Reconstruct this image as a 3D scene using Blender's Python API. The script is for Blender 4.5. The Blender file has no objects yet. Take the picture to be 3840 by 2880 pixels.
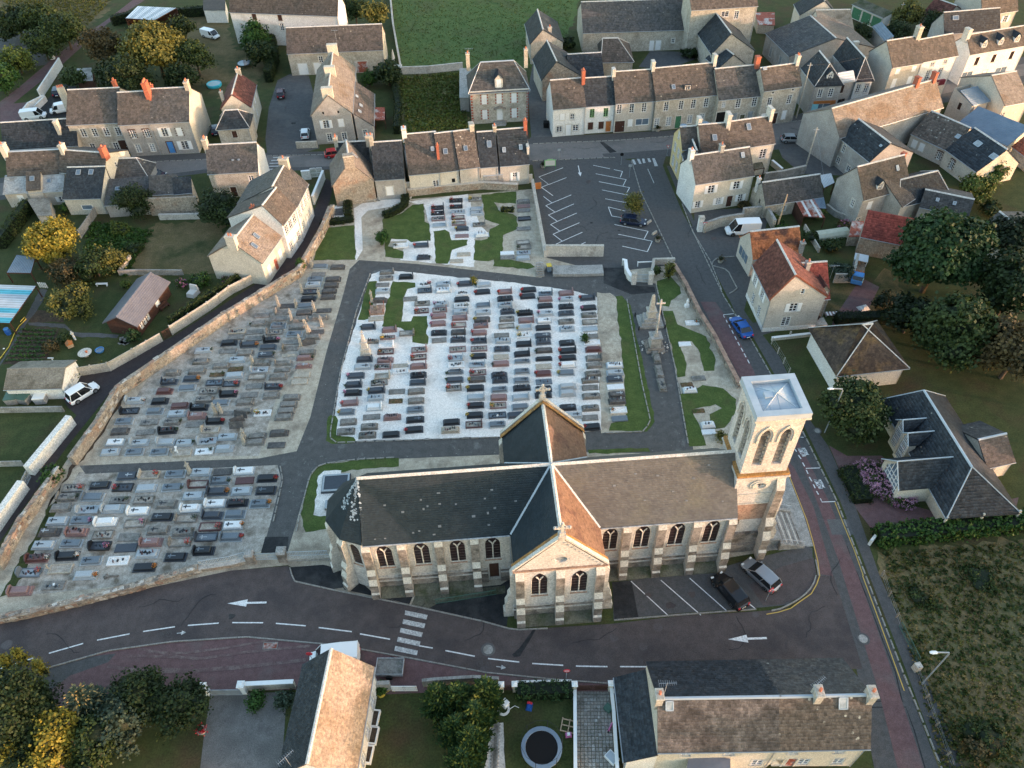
import bpy,bmesh,math,random
import numpy as np
from mathutils import Matrix,Vector
rnd=random.Random(7)
R=math.radians
SC=bpy.context.scene
COL=SC.collection
# ---------------------------------------------------------------- camera, sky, sun, exposure
cam=bpy.data.cameras.new('camera');camo=bpy.data.objects.new('camera',cam);COL.objects.link(camo)
cam.sensor_fit='HORIZONTAL';cam.sensor_width=36;cam.lens=36*2890/3840
cam.clip_start=0.5;cam.clip_end=3000
camo.matrix_world=Matrix.Translation((0,0,75))@Matrix.Rotation(R(90-46.4),4,'X')@Matrix.Rotation(R(-1.5),4,'Z')
SC.camera=camo
SUN_AZ,SUN_EL=-20.0,4.8 # degrees: azimuth from +X towards +Y, elevation
W=bpy.data.worlds.new('World');SC.world=W;W.use_nodes=True
nt=W.node_tree;bg=nt.nodes['Background']
sky=nt.nodes.new('ShaderNodeTexSky');sky.sky_type='NISHITA';sky.sun_disc=False
sky.sun_elevation=R(SUN_EL);sky.sun_rotation=R(90-SUN_AZ)
sky.air_density=1.0;sky.dust_density=1.5;sky.ozone_density=1.0
nt.links.new(sky.outputs[0],bg.inputs[0]);bg.inputs[1].default_value=0.15
sl=bpy.data.lights.new('sun','SUN');sl.energy=0.78;sl.angle=R(0.6);sl.color=(1.0,0.60,0.44)
so=bpy.data.objects.new('sun',sl);COL.objects.link(so)
sd=Vector((math.cos(R(SUN_AZ))*math.cos(R(SUN_EL)),math.sin(R(SUN_AZ))*math.cos(R(SUN_EL)),math.sin(R(SUN_EL))))
so.rotation_euler=sd.to_track_quat('Z','Y').to_euler()
vs=SC.view_settings;vs.view_transform='Standard';vs.look='None';vs.gamma=1;vs.exposure=2.7
vs.use_white_balance=True;vs.white_balance_temperature=6300
SC.cycles.max_bounces=6;SC.cycles.diffuse_bounces=3;SC.cycles.use_denoising=True
# ---------------------------------------------------------------- materials
MT={}
def mat(name,c,c2=None,s=1.0,rough=.85,c3=None,s3=.15,fine=0,bump=0,spec=.3,metal=0,stretch=None,uv=False,t3=(.5,.65),rvar=0,spots=None):
 if name in MT:return MT[name]
 m=bpy.data.materials.new(name);MT[name]=m;m.use_nodes=True
 n=m.node_tree.nodes;l=m.node_tree.links;b=n['Principled BSDF']
 b.inputs['Roughness'].default_value=rough;b.inputs['Metallic'].default_value=metal
 b.inputs['Specular IOR Level'].default_value=spec
 m.diffuse_color=(*c,1)
 if uv:co=n.new('ShaderNodeUVMap').outputs[0]
 else:co=n.new('ShaderNodeNewGeometry').outputs['Position']
 if stretch:
  mp=n.new('ShaderNodeMapping');mp.inputs['Scale'].default_value=stretch;l.new(co,mp.inputs[0]);co=mp.outputs[0]
 def noise(sc,det=4,ro=.6):
  t=n.new('ShaderNodeTexNoise');t.inputs['Scale'].default_value=sc;t.inputs['Detail'].default_value=det
  t.inputs['Roughness'].default_value=ro;l.new(co,t.inputs['Vector']);return t.outputs['Fac']
 def ramp(f,a,bb,lo=.35,hi=.65):
  r=n.new('ShaderNodeValToRGB');r.color_ramp.elements[0].position=lo;r.color_ramp.elements[1].position=hi
  r.color_ramp.elements[0].color=(*a,1);r.color_ramp.elements[1].color=(*bb,1);l.new(f,r.inputs[0]);return r.outputs[0]
 def mix(f,a,bb,mode='MIX'):
  x=n.new('ShaderNodeMix');x.data_type='RGBA';x.blend_type=mode
  for v,i in((f,0),(a,6),(bb,7)):
   if isinstance(v,(int,float)):x.inputs[i].default_value=v
   elif isinstance(v,tuple):x.inputs[i].default_value=(*v,1)
   else:l.new(v,x.inputs[i])
  return x.outputs[2]
 col=ramp(noise(s),c,c2 or c)
 if c3:col=mix(ramp(noise(s3,3),(0,0,0),(1,1,1),*t3),col,c3)
 if spots:
  v=n.new('ShaderNodeTexVoronoi');v.inputs['Scale'].default_value=spots[1];l.new(co,v.inputs['Vector'])
  mk=ramp(v.outputs['Distance'],(1,1,1),(0,0,0),spots[2],spots[2]+.04)
  sel=ramp(noise(spots[1]*.35,2),(0,0,0),(1,1,1),.52,.6)
  col=mix(mix(1.0,mk,sel,'MULTIPLY'),col,spots[0])
 if fine:col=mix(.9,col,ramp(noise(fine,2,.8),(.62,.62,.62),(1.35,1.35,1.35),.3,.7),'MULTIPLY')
 a=n.new('ShaderNodeAttribute');a.attribute_name='tint'
 if rvar: # piece-to-piece variation carried by a face attribute
  col=mix(1.0,col,ramp(a.outputs['Fac'],(1-rvar,)*3,(1+rvar,)*3,0,1),'MULTIPLY')
 l.new(col,b.inputs['Base Color'])
 if bump:
  bp=n.new('ShaderNodeBump');bp.inputs['Strength'].default_value=bump;bp.inputs['Distance'].default_value=.05
  l.new(noise(max(fine,s*4),3,.7),bp.inputs['Height']);l.new(bp.outputs[0],b.inputs['Normal'])
 return m
def leafmat(name,a,b,rough=.6,trans=.12):
 m=bpy.data.materials.new(name);MT[name]=m;m.use_nodes=True
 n=m.node_tree.nodes;l=m.node_tree.links;p=n['Principled BSDF']
 at=n.new('ShaderNodeAttribute');at.attribute_name='tint'
 r=n.new('ShaderNodeValToRGB');r.color_ramp.elements[0].color=(*a,1);r.color_ramp.elements[1].color=(*b,1)
 l.new(at.outputs['Fac'],r.inputs[0]);l.new(r.outputs[0],p.inputs['Base Color'])
 p.inputs['Roughness'].default_value=rough;p.inputs['Specular IOR Level'].default_value=.25
 tr=n.new('ShaderNodeBsdfTranslucent');l.new(r.outputs[0],tr.inputs[0])
 ms=n.new('ShaderNodeMixShader');ms.inputs[0].default_value=trans
 l.new(p.outputs[0],ms.inputs[1]);l.new(tr.outputs[0],ms.inputs[2]);l.new(ms.outputs[0],n['Material Output'].inputs[0])
 m.diffuse_color=(*a,1);return m
mat('asphalt',(.070,.069,.069),(.092,.09,.09),2,.9,(.085,.083,.08),.12,fine=14,t3=(.55,.8))
mat('asphalt_brown',(.074,.060,.058),(.097,.079,.076),.9,.9,(.052,.045,.047),.16,fine=14,t3=(.5,.7),spots=((.1,.09,.09),.35,.16))
mat('asphalt_red',(.115,.066,.068),(.15,.09,.09),1.5,.9,(.13,.105,.10),.25,fine=14,t3=(.52,.75))
mat('tyre_dust',(.15,.105,.10),(.19,.14,.13),1.5,.9,(.125,.078,.078),1.2,fine=12,t3=(.4,.6))
mat('asphalt_dark',(.018,.019,.021),(.032,.033,.035),1.2,.88,(.05,.05,.05),.3,fine=10)
mat('asphalt_old',(.075,.075,.078),(.1,.1,.1),1.5,.9,(.13,.125,.12),.2,fine=12,t3=(.5,.75))
mat('alley_asphalt',(.040,.032,.034),(.052,.042,.043),1.5,.9,fine=12)
mat('path_asphalt',(.075,.074,.072),(.10,.097,.094),1.2,.9,(.16,.16,.155),.5,fine=9,t3=(.6,.75),spots=((.3,.3,.28),2.2,.1))
mat('street',(.15,.14,.135),(.18,.165,.155),1.2,.9,(.12,.115,.11),.12,fine=12)
mat('kerb_stone',(.22,.21,.19),(.30,.285,.26),2,.85,fine=8)
mat('paint',(.62,.62,.62),(.75,.75,.74),3,.7,fine=9)
mat('paint_worn',(.30,.30,.30),(.55,.55,.54),5,.8,fine=9)
mat('paint_yellow',(.50,.33,.08),(.56,.38,.1),3,.8)
mat('white_gravel',(.70,.655,.605),(.83,.785,.735),3,.95,(.46,.425,.385),.28,fine=12,t3=(.52,.75))
mat('sand_gravel',(.36,.31,.24),(.49,.43,.34),1.6,.95,(.24,.2,.155),.35,fine=9,t3=(.5,.7))
mat('grey_gravel',(.29,.26,.22),(.45,.41,.36),1.6,.95,(.15,.125,.095),.5,fine=9,t3=(.5,.7))
mat('drive_gravel',(.13,.12,.115),(.19,.18,.17),1.2,.95,(.1,.095,.09),.3,fine=10)
mat('lawn',(.050,.080,.018),(.080,.112,.028),.8,.95,(.085,.082,.03),.22,fine=6,t3=(.55,.78),bump=.4)
mat('field',(.05,.092,.022),(.085,.125,.035),.5,.95,(.075,.085,.03),.12,fine=3,t3=(.5,.75),bump=.8)
mat('rough_meadow',(.10,.10,.042),(.17,.135,.068),.6,.95,(.16,.115,.055),.1,fine=3,t3=(.42,.62),bump=.8)
mat('dry_grass',(.11,.088,.036),(.15,.11,.055),.7,.95,(.035,.045,.013),.14,fine=4,t3=(.48,.68),bump=.6)
mat('garden_grass',(.036,.050,.014),(.058,.068,.021),.7,.95,(.065,.045,.022),.14,fine=5,t3=(.5,.72),bump=.5)
mat('wild_grass',(.06,.085,.022),(.10,.11,.032),.5,.95,(.17,.12,.055),.14,fine=3,t3=(.48,.66),bump=.8)
mat('soil',(.05,.036,.025),(.085,.06,.042),1.5,.95,fine=6,bump=.6)
mat('limestone',(.43,.40,.36),(.53,.49,.44),.9,.9,(.24,.21,.175),.35,fine=5,t3=(.55,.75),bump=.3)
mat('pale_stone',(.49,.455,.42),(.58,.54,.50),.9,.9,(.33,.31,.28),.4,fine=5,t3=(.6,.8),bump=.2)
mat('dressed_stone',(.50,.47,.415),(.60,.56,.49),1.2,.88,(.36,.33,.29),.5,fine=6,t3=(.58,.8),bump=.15)
mat('weathered_stone',(.20,.175,.15),(.31,.27,.235),2.2,.92,(.11,.095,.08),.9,fine=7,t3=(.45,.65),bump=.4)
mat('red_stone',(.30,.19,.14),(.40,.27,.2),2.2,.92,(.2,.13,.1),.9,fine=7,bump=.4)
mat('mossy_concrete',(.085,.082,.06),(.14,.135,.10),.8,.92,(.06,.07,.035),.5,fine=6)
mat('rubble_wall',(.24,.20,.16),(.40,.345,.28),2.6,.92,(.30,.2,.14),.5,fine=5,t3=(.5,.7),bump=.8,spots=((.5,.45,.38),2.6,.2))
mat('render_cream',(.53,.485,.40),(.60,.55,.46),.6,.9,(.44,.39,.31),.4,fine=8,t3=(.55,.8))
mat('render_grey',(.33,.31,.285),(.40,.38,.35),.6,.9,(.27,.25,.23),.35,fine=8,t3=(.5,.75))
mat('render_white',(.66,.645,.61),(.73,.715,.68),.5,.9,(.52,.50,.46),.35,fine=8,t3=(.58,.8))
mat('render_beige',(.44,.40,.345),(.51,.465,.405),.6,.9,(.36,.32,.27),.35,fine=8,t3=(.55,.8))
mat('render_yellow',(.52,.42,.22),(.57,.47,.26),.6,.9,fine=8)
mat('stone_house',(.38,.345,.285),(.50,.455,.385),1.6,.9,(.28,.25,.2),.35,fine=5,t3=(.5,.75),bump=.5)
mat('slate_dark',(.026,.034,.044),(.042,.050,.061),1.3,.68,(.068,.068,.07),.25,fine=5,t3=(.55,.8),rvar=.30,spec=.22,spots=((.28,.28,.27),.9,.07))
mat('slate_grey',(.062,.063,.067),(.09,.089,.09),1.3,.72,(.105,.095,.086),.3,fine=5,t3=(.5,.75),rvar=.28,spots=((.32,.31,.28),.9,.08))
mat('slate_brown',(.076,.067,.062),(.108,.094,.086),1.2,.78,(.07,.068,.068),.25,fine=5,t3=(.5,.75),rvar=.26,spots=((.34,.3,.24),.9,.09))
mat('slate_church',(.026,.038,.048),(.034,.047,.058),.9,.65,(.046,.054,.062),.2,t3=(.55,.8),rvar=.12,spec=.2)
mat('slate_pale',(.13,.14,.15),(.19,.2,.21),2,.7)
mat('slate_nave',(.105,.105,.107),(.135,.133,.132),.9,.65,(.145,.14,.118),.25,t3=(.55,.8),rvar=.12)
mat('slate_sunlit',(.17,.105,.075),(.22,.14,.1),1.2,.75,(.13,.075,.06),.4,fine=4,rvar=.14)  # sun-facing transept slopes: warm sunlight put into the slate colour
mat('slate_lichen',(.10,.09,.088),(.17,.15,.142),2.4,.85,(.07,.062,.06),.6,fine=6,t3=(.45,.65),rvar=.3)
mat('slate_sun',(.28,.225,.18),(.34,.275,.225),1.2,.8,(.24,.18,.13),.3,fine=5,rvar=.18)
mat('slate_tan',(.185,.162,.142),(.23,.20,.178),1.2,.8,(.17,.13,.10),.3,fine=5,rvar=.18)
mat('slate_spotted',(.10,.085,.075),(.14,.115,.1),2,.85,fine=5,rvar=.3,spots=((.45,.43,.38),1.6,.2))
mat('zinc',(.36,.41,.46),(.43,.48,.53),.8,.45,metal=.2,spec=.4)
mat('zinc_old',(.30,.32,.34),(.42,.43,.45),1.2,.6,(.22,.22,.22),.6,fine=3,metal=.1)
mat('lead',(.36,.41,.45),(.44,.49,.53),.8,.55)
mat('ridge_mortar',(.50,.48,.45),(.60,.58,.55),2,.85,fine=6)
mat('orange_lichen',(.30,.15,.045),(.4,.22,.08),3,.9,(.2,.12,.06),1,fine=6)
mat('red_tile',(.27,.085,.05),(.34,.12,.07),1.6,.8,(.16,.06,.045),.5,fine=5,t3=(.5,.7),rvar=.3)
mat('orange_tile',(.42,.14,.06),(.50,.19,.085),1.4,.8,(.13,.06,.045),.45,fine=5,t3=(.5,.62),rvar=.25)
mat('maroon_tile',(.10,.040,.034),(.15,.058,.046),1.6,.8,(.2,.09,.07),.5,fine=5,t3=(.55,.75),rvar=.35)
mat('crimson_tile',(.24,.055,.045),(.3,.075,.06),1.6,.8,(.18,.045,.04),.5,fine=5,rvar=.3)
mat('brown_tile',(.058,.043,.035),(.085,.062,.05),1.6,.85,(.15,.1,.045),.4,fine=5,t3=(.5,.7),rvar=.3)
mat('fibre_cement',(.19,.175,.15),(.26,.24,.205),1.2,.9,(.14,.125,.1),.4,fine=5)
mat('metal_roof',(.12,.125,.15),(.15,.155,.185),.6,.5,metal=.2)
mat('blue_metal',(.16,.21,.27),(.21,.26,.32),.6,.5,metal=.2)
mat('clear_plastic',(.46,.50,.53),(.55,.59,.62),.6,.4)
mat('cyan_plastic',(.06,.36,.48),(.10,.45,.56),1,.4)
mat('rust_metal',(.28,.075,.05),(.36,.11,.07),1.5,.8,(.5,.45,.42),.5,fine=4,t3=(.5,.6))
mat('brick',(.36,.10,.06),(.44,.15,.09),4,.85,fine=9)
mat('terracotta',(.55,.16,.08),(.62,.22,.12),3,.8)
mat('dark_brick',(.085,.055,.045),(.13,.08,.065),4,.9,fine=9)
mat('red_brick',(.28,.07,.05),(.36,.1,.07),4,.9,fine=9)
mat('white_paint',(.76,.76,.75),(.80,.80,.79),2,.5)
mat('glass',(.012,.013,.016),(.02,.022,.026),.8,.08,spec=.6)
mat('curtain_glass',(.22,.24,.25),(.36,.38,.39),2,.15,spec=.6)
mat('sky_glass',(.10,.14,.19),(.16,.21,.26),.8,.06,spec=.7)
mat('church_glass',(.014,.008,.009),(.03,.014,.014),1.2,.3,spec=.5)
mat('dark_void',(.008,.008,.008),None,1,.9)
mat('wood_dark',(.05,.022,.015),(.075,.035,.024),3,.7)
mat('wood_orange',(.36,.12,.03),(.42,.16,.05),3,.6)
mat('wood_pale',(.42,.30,.19),(.52,.38,.25),4,.8,fine=9)
mat('wood_grey',(.20,.17,.14),(.28,.245,.2),4,.85,fine=9)
mat('blue_paint',(.06,.22,.52),(.09,.27,.58),2,.5)
mat('cyan_paint',(.22,.52,.62),(.28,.58,.66),2,.5)
mat('green_paint',(.05,.16,.09),(.07,.2,.11),2,.6)
mat('pale_green',(.22,.42,.18),(.26,.48,.22),2,.6)
mat('green_metal',(.05,.11,.09),(.07,.14,.11),2,.5)
mat('grey_metal',(.30,.33,.36),(.38,.41,.44),2,.45,metal=.3)
mat('rail_metal',(.33,.37,.40),(.42,.45,.48),2,.5)
mat('dark_metal',(.02,.02,.022),(.03,.03,.03),2,.5)
mat('concrete',(.38,.35,.30),(.47,.435,.38),1.2,.92,(.3,.27,.23),.5,fine=6,t3=(.5,.75))
mat('concrete_grey',(.27,.265,.25),(.35,.34,.32),1.2,.92,(.2,.195,.18),.5,fine=6)
mat('white_stucco',(.66,.63,.58),(.76,.73,.68),3,.95,fine=6,bump=.8)
mat('paver',(.26,.24,.215),(.35,.33,.30),1.4,.9,(.2,.185,.165),.6,fine=6,rvar=.15)
mat('bark',(.075,.055,.04),(.12,.09,.065),4,.95)
mat('rubber',(.014,.014,.014),None,1,.8)
mat('rim',(.45,.45,.46),None,1,.3,metal=.7)
mat('car_white',(.78,.79,.80),None,1,.25,spec=.5)
mat('car_black',(.010,.011,.014),None,1,.15,spec=.6)
mat('car_blue',(.02,.10,.36),None,1,.2,spec=.6,metal=.3)
mat('car_navy',(.014,.022,.05),None,1,.18,spec=.6,metal=.2)
mat('car_silver',(.30,.31,.33),None,1,.3,spec=.6,metal=.5)
mat('car_maroon',(.07,.022,.035),None,1,.25,spec=.6)
mat('car_red',(.42,.02,.025),None,1,.25,spec=.6)
mat('lamp_red',(.5,.03,.03),None,1,.3)
mat('lamp_clear',(.7,.7,.68),None,1,.1,spec=.6)
mat('sign_red',(.5,.035,.05),None,1,.5)
mat('sign_white',(.8,.8,.8),None,1,.5)
mat('plastic_blue',(.02,.09,.34),None,1,.4)
mat('plastic_black',(.012,.012,.013),None,1,.8,spec=.1)
mat('plastic_white',(.78,.78,.77),None,1,.4)
mat('plastic_pink',(.6,.18,.4),None,1,.4)
mat('plastic_yellow',(.55,.42,.06),None,1,.4)
mat('pool_blue',(.05,.42,.55),None,1,.3)
mat('water',(.45,.62,.66),None,1,.05,spec=.6)
mat('net_cover',(.42,.43,.33),(.52,.52,.42),2,.8)
mat('shop_red',(.20,.02,.035),None,1,.4)
mat('shop_cream',(.8,.72,.55),None,1,.5)
for kk,c,c2 in(('k',(.010,.011,.014),(.020,.022,.026)),('d',(.035,.042,.055),(.055,.063,.078)),('b',(.105,.13,.155),(.145,.172,.2)),
('l',(.30,.335,.36),(.38,.415,.44)),('w',(.66,.67,.67),(.76,.765,.76)),('p',(.19,.115,.11),(.26,.165,.155)),
('r',(.075,.032,.03),(.115,.05,.046)),('g',(.10,.125,.11),(.14,.17,.15))):
 mat('granite_'+kk,c,c2,9,.3,fine=26,spec=.5)
mat('granite_o',(.155,.15,.14),(.24,.23,.215),2.4,.9,(.10,.1,.085),1.1,fine=8,t3=(.5,.7))
mat('granite_t',(.07,.068,.068),(.115,.11,.108),2.4,.9,(.16,.15,.135),1.1,fine=8,t3=(.55,.75))
mat('granite_s',(.34,.30,.24),(.42,.375,.31),2.4,.9,fine=8)
mat('granite_e',(.09,.06,.035),(.15,.1,.055),3,.95,(.06,.07,.02),1,fine=6)
for kk,a,b in(('leaf_dark',(.010,.020,.006),(.036,.056,.014)),('leaf_mid',(.018,.034,.009),(.058,.082,.020)),('leaf_lime',(.045,.07,.012),(.13,.16,.03)),
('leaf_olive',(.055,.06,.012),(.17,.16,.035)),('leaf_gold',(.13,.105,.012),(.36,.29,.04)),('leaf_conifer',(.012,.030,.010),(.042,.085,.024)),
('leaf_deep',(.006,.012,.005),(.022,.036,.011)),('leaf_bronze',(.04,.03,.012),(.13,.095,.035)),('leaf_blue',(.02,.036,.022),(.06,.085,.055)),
('leaf_tan',(.15,.105,.035),(.34,.25,.10)),('leaf_fresh',(.02,.05,.009),(.055,.115,.02)),('hedge_leaf',(.013,.024,.006),(.04,.058,.014)),
('petal_pink',(.35,.10,.22),(.62,.26,.42)),('petal_hydrangea',(.35,.16,.26),(.60,.36,.48)),('petal_red',(.32,.012,.02),(.55,.05,.06)),
('petal_yellow',(.40,.28,.03),(.62,.48,.08)),('petal_orange',(.45,.14,.02),(.6,.25,.05)),('petal_white',(.6,.58,.55),(.8,.78,.76)),
('petal_mixed',(.10,.09,.02),(.45,.10,.06))):
 leafmat(kk,a,b)
def m_(x):return MT[x]if isinstance(x,str)else x
# ---------------------------------------------------------------- mesh building helpers
class MB:
 def __init__(s):s.v=[];s.f=[];s.mi=[];s.t=[];s.cur=0;s.tint=.5
 def face(s,pts,mi=None):
  i=len(s.v);s.v+=[tuple(p)for p in pts];s.f.append(tuple(range(i,i+len(pts))));s.mi.append(s.cur if mi is None else mi);s.t.append(s.tint)
 def box(s,x0,y0,z0,x1,y1,z1,mi=None,rz=0,top=0):
  """axis box; rz turns it about its centre; top insets the upper face (a chamfered slab)"""
  cx,cy=(x0+x1)/2,(y0+y1)/2;c,sn=math.cos(rz),math.sin(rz);i=len(s.v)
  for z,t in((z0,0),(z1,top)):
   for x,y in((x0+t,y0+t),(x1-t,y0+t),(x1-t,y1-t),(x0+t,y1-t)):
    dx,dy=x-cx,y-cy;s.v.append((cx+dx*c-dy*sn,cy+dx*sn+dy*c,z))
  for q in((3,2,1,0),(4,5,6,7),(0,1,5,4),(1,2,6,5),(2,3,7,6),(3,0,4,7)):
   s.f.append(tuple(i+k for k in q));s.mi.append(s.cur if mi is None else mi);s.t.append(s.tint)
 def prism(s,poly,z0,z1,mi=None,bottom=True):
  n=len(poly);i=len(s.v);s.v+=[(p[0],p[1],z0)for p in poly]+[(p[0],p[1],z1)for p in poly]
  fs=[tuple(i+n+k for k in range(n))]+[(i+k,i+(k+1)%n,i+n+(k+1)%n,i+n+k)for k in range(n)]
  if bottom:fs.append(tuple(i+k for k in reversed(range(n))))
  for q in fs:s.f.append(q);s.mi.append(s.cur if mi is None else mi);s.t.append(s.tint)
 def vprism(s,prof,y0,y1,mi=None):
  """profile in x,z extruded along y"""
  n=len(prof);i=len(s.v);s.v+=[(p[0],y0,p[1])for p in prof]+[(p[0],y1,p[1])for p in prof]
  fs=[tuple(i+k for k in range(n)),tuple(i+n+k for k in reversed(range(n)))]+[(i+(k+1)%n,i+k,i+n+k,i+n+(k+1)%n)for k in range(n)]
  for q in fs:s.f.append(q);s.mi.append(s.cur if mi is None else mi);s.t.append(s.tint)
 def tube(s,pts,r,n=6,mi=None,r2=None):
  pts=[Vector(p)for p in pts];i0=len(s.v);N=len(pts)
  for k,p in enumerate(pts):
   d=(pts[min(k+1,N-1)]-pts[max(k-1,0)]).normalized()
   a=d.orthogonal().normalized();b=d.cross(a);rr=r if r2 is None else r+(r2-r)*k/(N-1)
   for j in range(n):
    t=2*math.pi*j/n;s.v.append(tuple(p+a*(rr*math.cos(t))+b*(rr*math.sin(t))))
  for k in range(N-1):
   for j in range(n):
    s.f.append((i0+k*n+j,i0+k*n+(j+1)%n,i0+(k+1)*n+(j+1)%n,i0+(k+1)*n+j));s.mi.append(s.cur if mi is None else mi);s.t.append(s.tint)
  for b,rv in((i0,1),(i0+(N-1)*n,0)):
   q=[b+j for j in range(n)];s.f.append(tuple(q[::-1]if rv else q));s.mi.append(s.cur if mi is None else mi);s.t.append(s.tint)
 def lathe(s,prof,cx=0,cy=0,n=12,mi=None):
  i0=len(s.v)
  for r,z in prof:
   for j in range(n):t=2*math.pi*j/n;s.v.append((cx+r*math.cos(t),cy+r*math.sin(t),z))
  for k in range(len(prof)-1):
   for j in range(n):
    s.f.append((i0+k*n+j,i0+k*n+(j+1)%n,i0+(k+1)*n+(j+1)%n,i0+(k+1)*n+j));s.mi.append(s.cur if mi is None else mi);s.t.append(s.tint)
  k=len(prof)-1;s.f.append(tuple(i0+k*n+j for j in range(n)));s.mi.append(s.cur if mi is None else mi);s.t.append(s.tint)
 def mesh(s,mats,tint=False):
  me=bpy.data.meshes.new('m');me.from_pydata(s.v,[],s.f)
  for m in(mats if isinstance(mats,(list,tuple))else[mats]):me.materials.append(m_(m))
  if any(s.mi):me.polygons.foreach_set('material_index',s.mi)
  if tint:me.attributes.new('tint','FLOAT','FACE').data.foreach_set('value',s.t)
  return me
 def build(s,name,mats,parent=None,tint=False):return link(name,s.mesh(mats,tint),parent)
def link(name,me,parent=None,loc=None,rz=0):
 me.name=name;o=bpy.data.objects.new(name,me);COL.objects.link(o)
 if parent:o.parent=parent
 if loc:o.location=loc
 if rz:o.rotation_euler=(0,0,rz)
 return o
def tag(o,label,cat,group=None):
 o['label']=label;o['category']=cat
 if group:o['group']=group
 return o
def thing(name,label,cat,loc=(0,0,0),rz=0,group=None):
 o=bpy.data.objects.new(name,None);COL.objects.link(o);o.empty_display_size=.3
 o.location=(loc[0],loc[1],loc[2]if len(loc)>2 else 0);o.rotation_euler=(0,0,rz)
 return tag(o,label,cat,group)
def copy_tree(o,parent=None):
 c=o.copy();COL.objects.link(c);c.parent=parent
 for ch in o.children:copy_tree(ch,c)
 return c
def nmesh(V,F,mats,tint=None):
 """numpy quads -> mesh"""
 me=bpy.data.meshes.new('m');n=len(F);me.vertices.add(len(V));me.vertices.foreach_set('co',np.asarray(V,np.float32).ravel())
 me.loops.add(n*4);me.loops.foreach_set('vertex_index',np.asarray(F,np.int32).ravel())
 me.polygons.add(n);me.polygons.foreach_set('loop_start',np.arange(0,n*4,4,dtype=np.int32));me.polygons.foreach_set('loop_total',np.full(n,4,np.int32))
 me.update(calc_edges=True)
 for m in(mats if isinstance(mats,(list,tuple))else[mats]):me.materials.append(m_(m))
 if tint is not None:me.attributes.new('tint','FLOAT','FACE').data.foreach_set('value',np.asarray(tint,np.float32))
 return me
NPR=np.random.default_rng(5)
def slates(planes,e=.26,w=.26,lift=.018,gap=.012):
 """real overlapping slates on roof planes; a plane is (eave_left, eave_right, ridge_right, ridge_left)"""
 V=[];T=[]
 for pl in planes:
  a,b,c,d=[np.array(p,float)for p in pl]
  nrm=np.cross(b-a,d-a)if np.linalg.norm(d-a)>.01 else np.cross(b-a,c-a);nrm/=np.linalg.norm(nrm)
  n=max(2,int(np.linalg.norm((c+d)/2-(a+b)/2)/e))
  for r in range(n):
   t0,t1=r/n,(r+1.12)/n
   l0,r0=a+(d-a)*t0,b+(c-b)*t0;l1,r1=a+(d-a)*min(t1,1),b+(c-b)*min(t1,1)
   L=np.linalg.norm(r0-l0);m=int(L/w)
   if m<1:continue
   o=(r%2)*.5
   s0=np.clip((np.arange(m+1)-o+NPR.uniform(-.04,.04,m+1))/m,0,1);s1=np.clip(s0+(1-gap/w)/m,0,1)
   k=s1-s0>.02/m;s0=s0[k][:,None];s1=s1[k][:,None]
   z=NPR.uniform(.5,1.5,len(s0))[:,None]*lift*nrm
   P=[l0+(r0-l0)*s0+z,l0+(r0-l0)*s1+z,l1+(r1-l1)*s1+nrm*.004,l1+(r1-l1)*s0+nrm*.004,l0+(r0-l0)*s0,l0+(r0-l0)*s1]
   V.append(np.stack(P,1));T.append(NPR.random(len(s0)))
 V=np.concatenate(V);T=np.concatenate(T);N=len(V);i=np.arange(N)[:,None]*6
 F=np.concatenate([i+[0,1,2,3],i+[4,5,1,0]],1).reshape(-1,4)
 return V.reshape(-1,3),F,np.repeat(T,2)
_sn=[0]
def ragged(pts,j):
 r=random.Random(len(pts));out=[]
 for i,p in enumerate(pts):
  a,b=Vector(p),Vector(pts[(i+1)%len(pts)]);n=max(1,int((b-a).length/.7));d=(b-a).normalized();w=Vector((-d.y,d.x))
  for k in range(n):out.append(tuple(a.lerp(b,k/n)+w*(r.gauss(0,j)if k else 0)))
 return out
RAG={'lawn':.07,'gravel_plot':.06,'field':.35,'soil_strip':.2,'garden_path':.07,'vegetable_bed':.2}
def sheet(name,pts,z,m,kind='structure'):
 if name in RAG:pts=ragged(pts,RAG[name]if m!='dry_grass' else .5)
 _sn[0]+=1;z+=.00012*_sn[0]
 a=sum(pts[i][0]*pts[(i+1)%len(pts)][1]-pts[(i+1)%len(pts)][0]*pts[i][1]for i in range(len(pts)))
 if a<0:pts=pts[::-1]
 b=MB();b.face([(p[0],p[1],z)for p in pts]);o=b.build(name,m)
 if kind:o['kind']=kind
 return o
def offset(pts,d):
 """left-hand offset of an open polyline"""
 out=[]
 for i,p in enumerate(pts):
  a=Vector(pts[max(i-1,0)]);b=Vector(pts[min(i+1,len(pts)-1)]);t=(b-a).normalized();out.append((p[0]-t.y*d,p[1]+t.x*d))
 return out
def strip(b,pts,w,z0,z1,mi=None):
 """a band of width w following a polyline, as solid segments"""
 L=offset(pts,w/2);Rr=offset(pts,-w/2)
 b.prism(Rr+L[::-1],z0,z1,mi)
def resample(pts,step):
 out=[Vector(pts[0])];d=0
 for i in range(len(pts)-1):
  a,b=Vector(pts[i]),Vector(pts[i+1]);L=(b-a).length;t=step-d
  while t<=L:out.append(a+(b-a)*(t/L));t+=step
  d=L-(t-step)
 return[tuple(p)for p in out]
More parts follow.
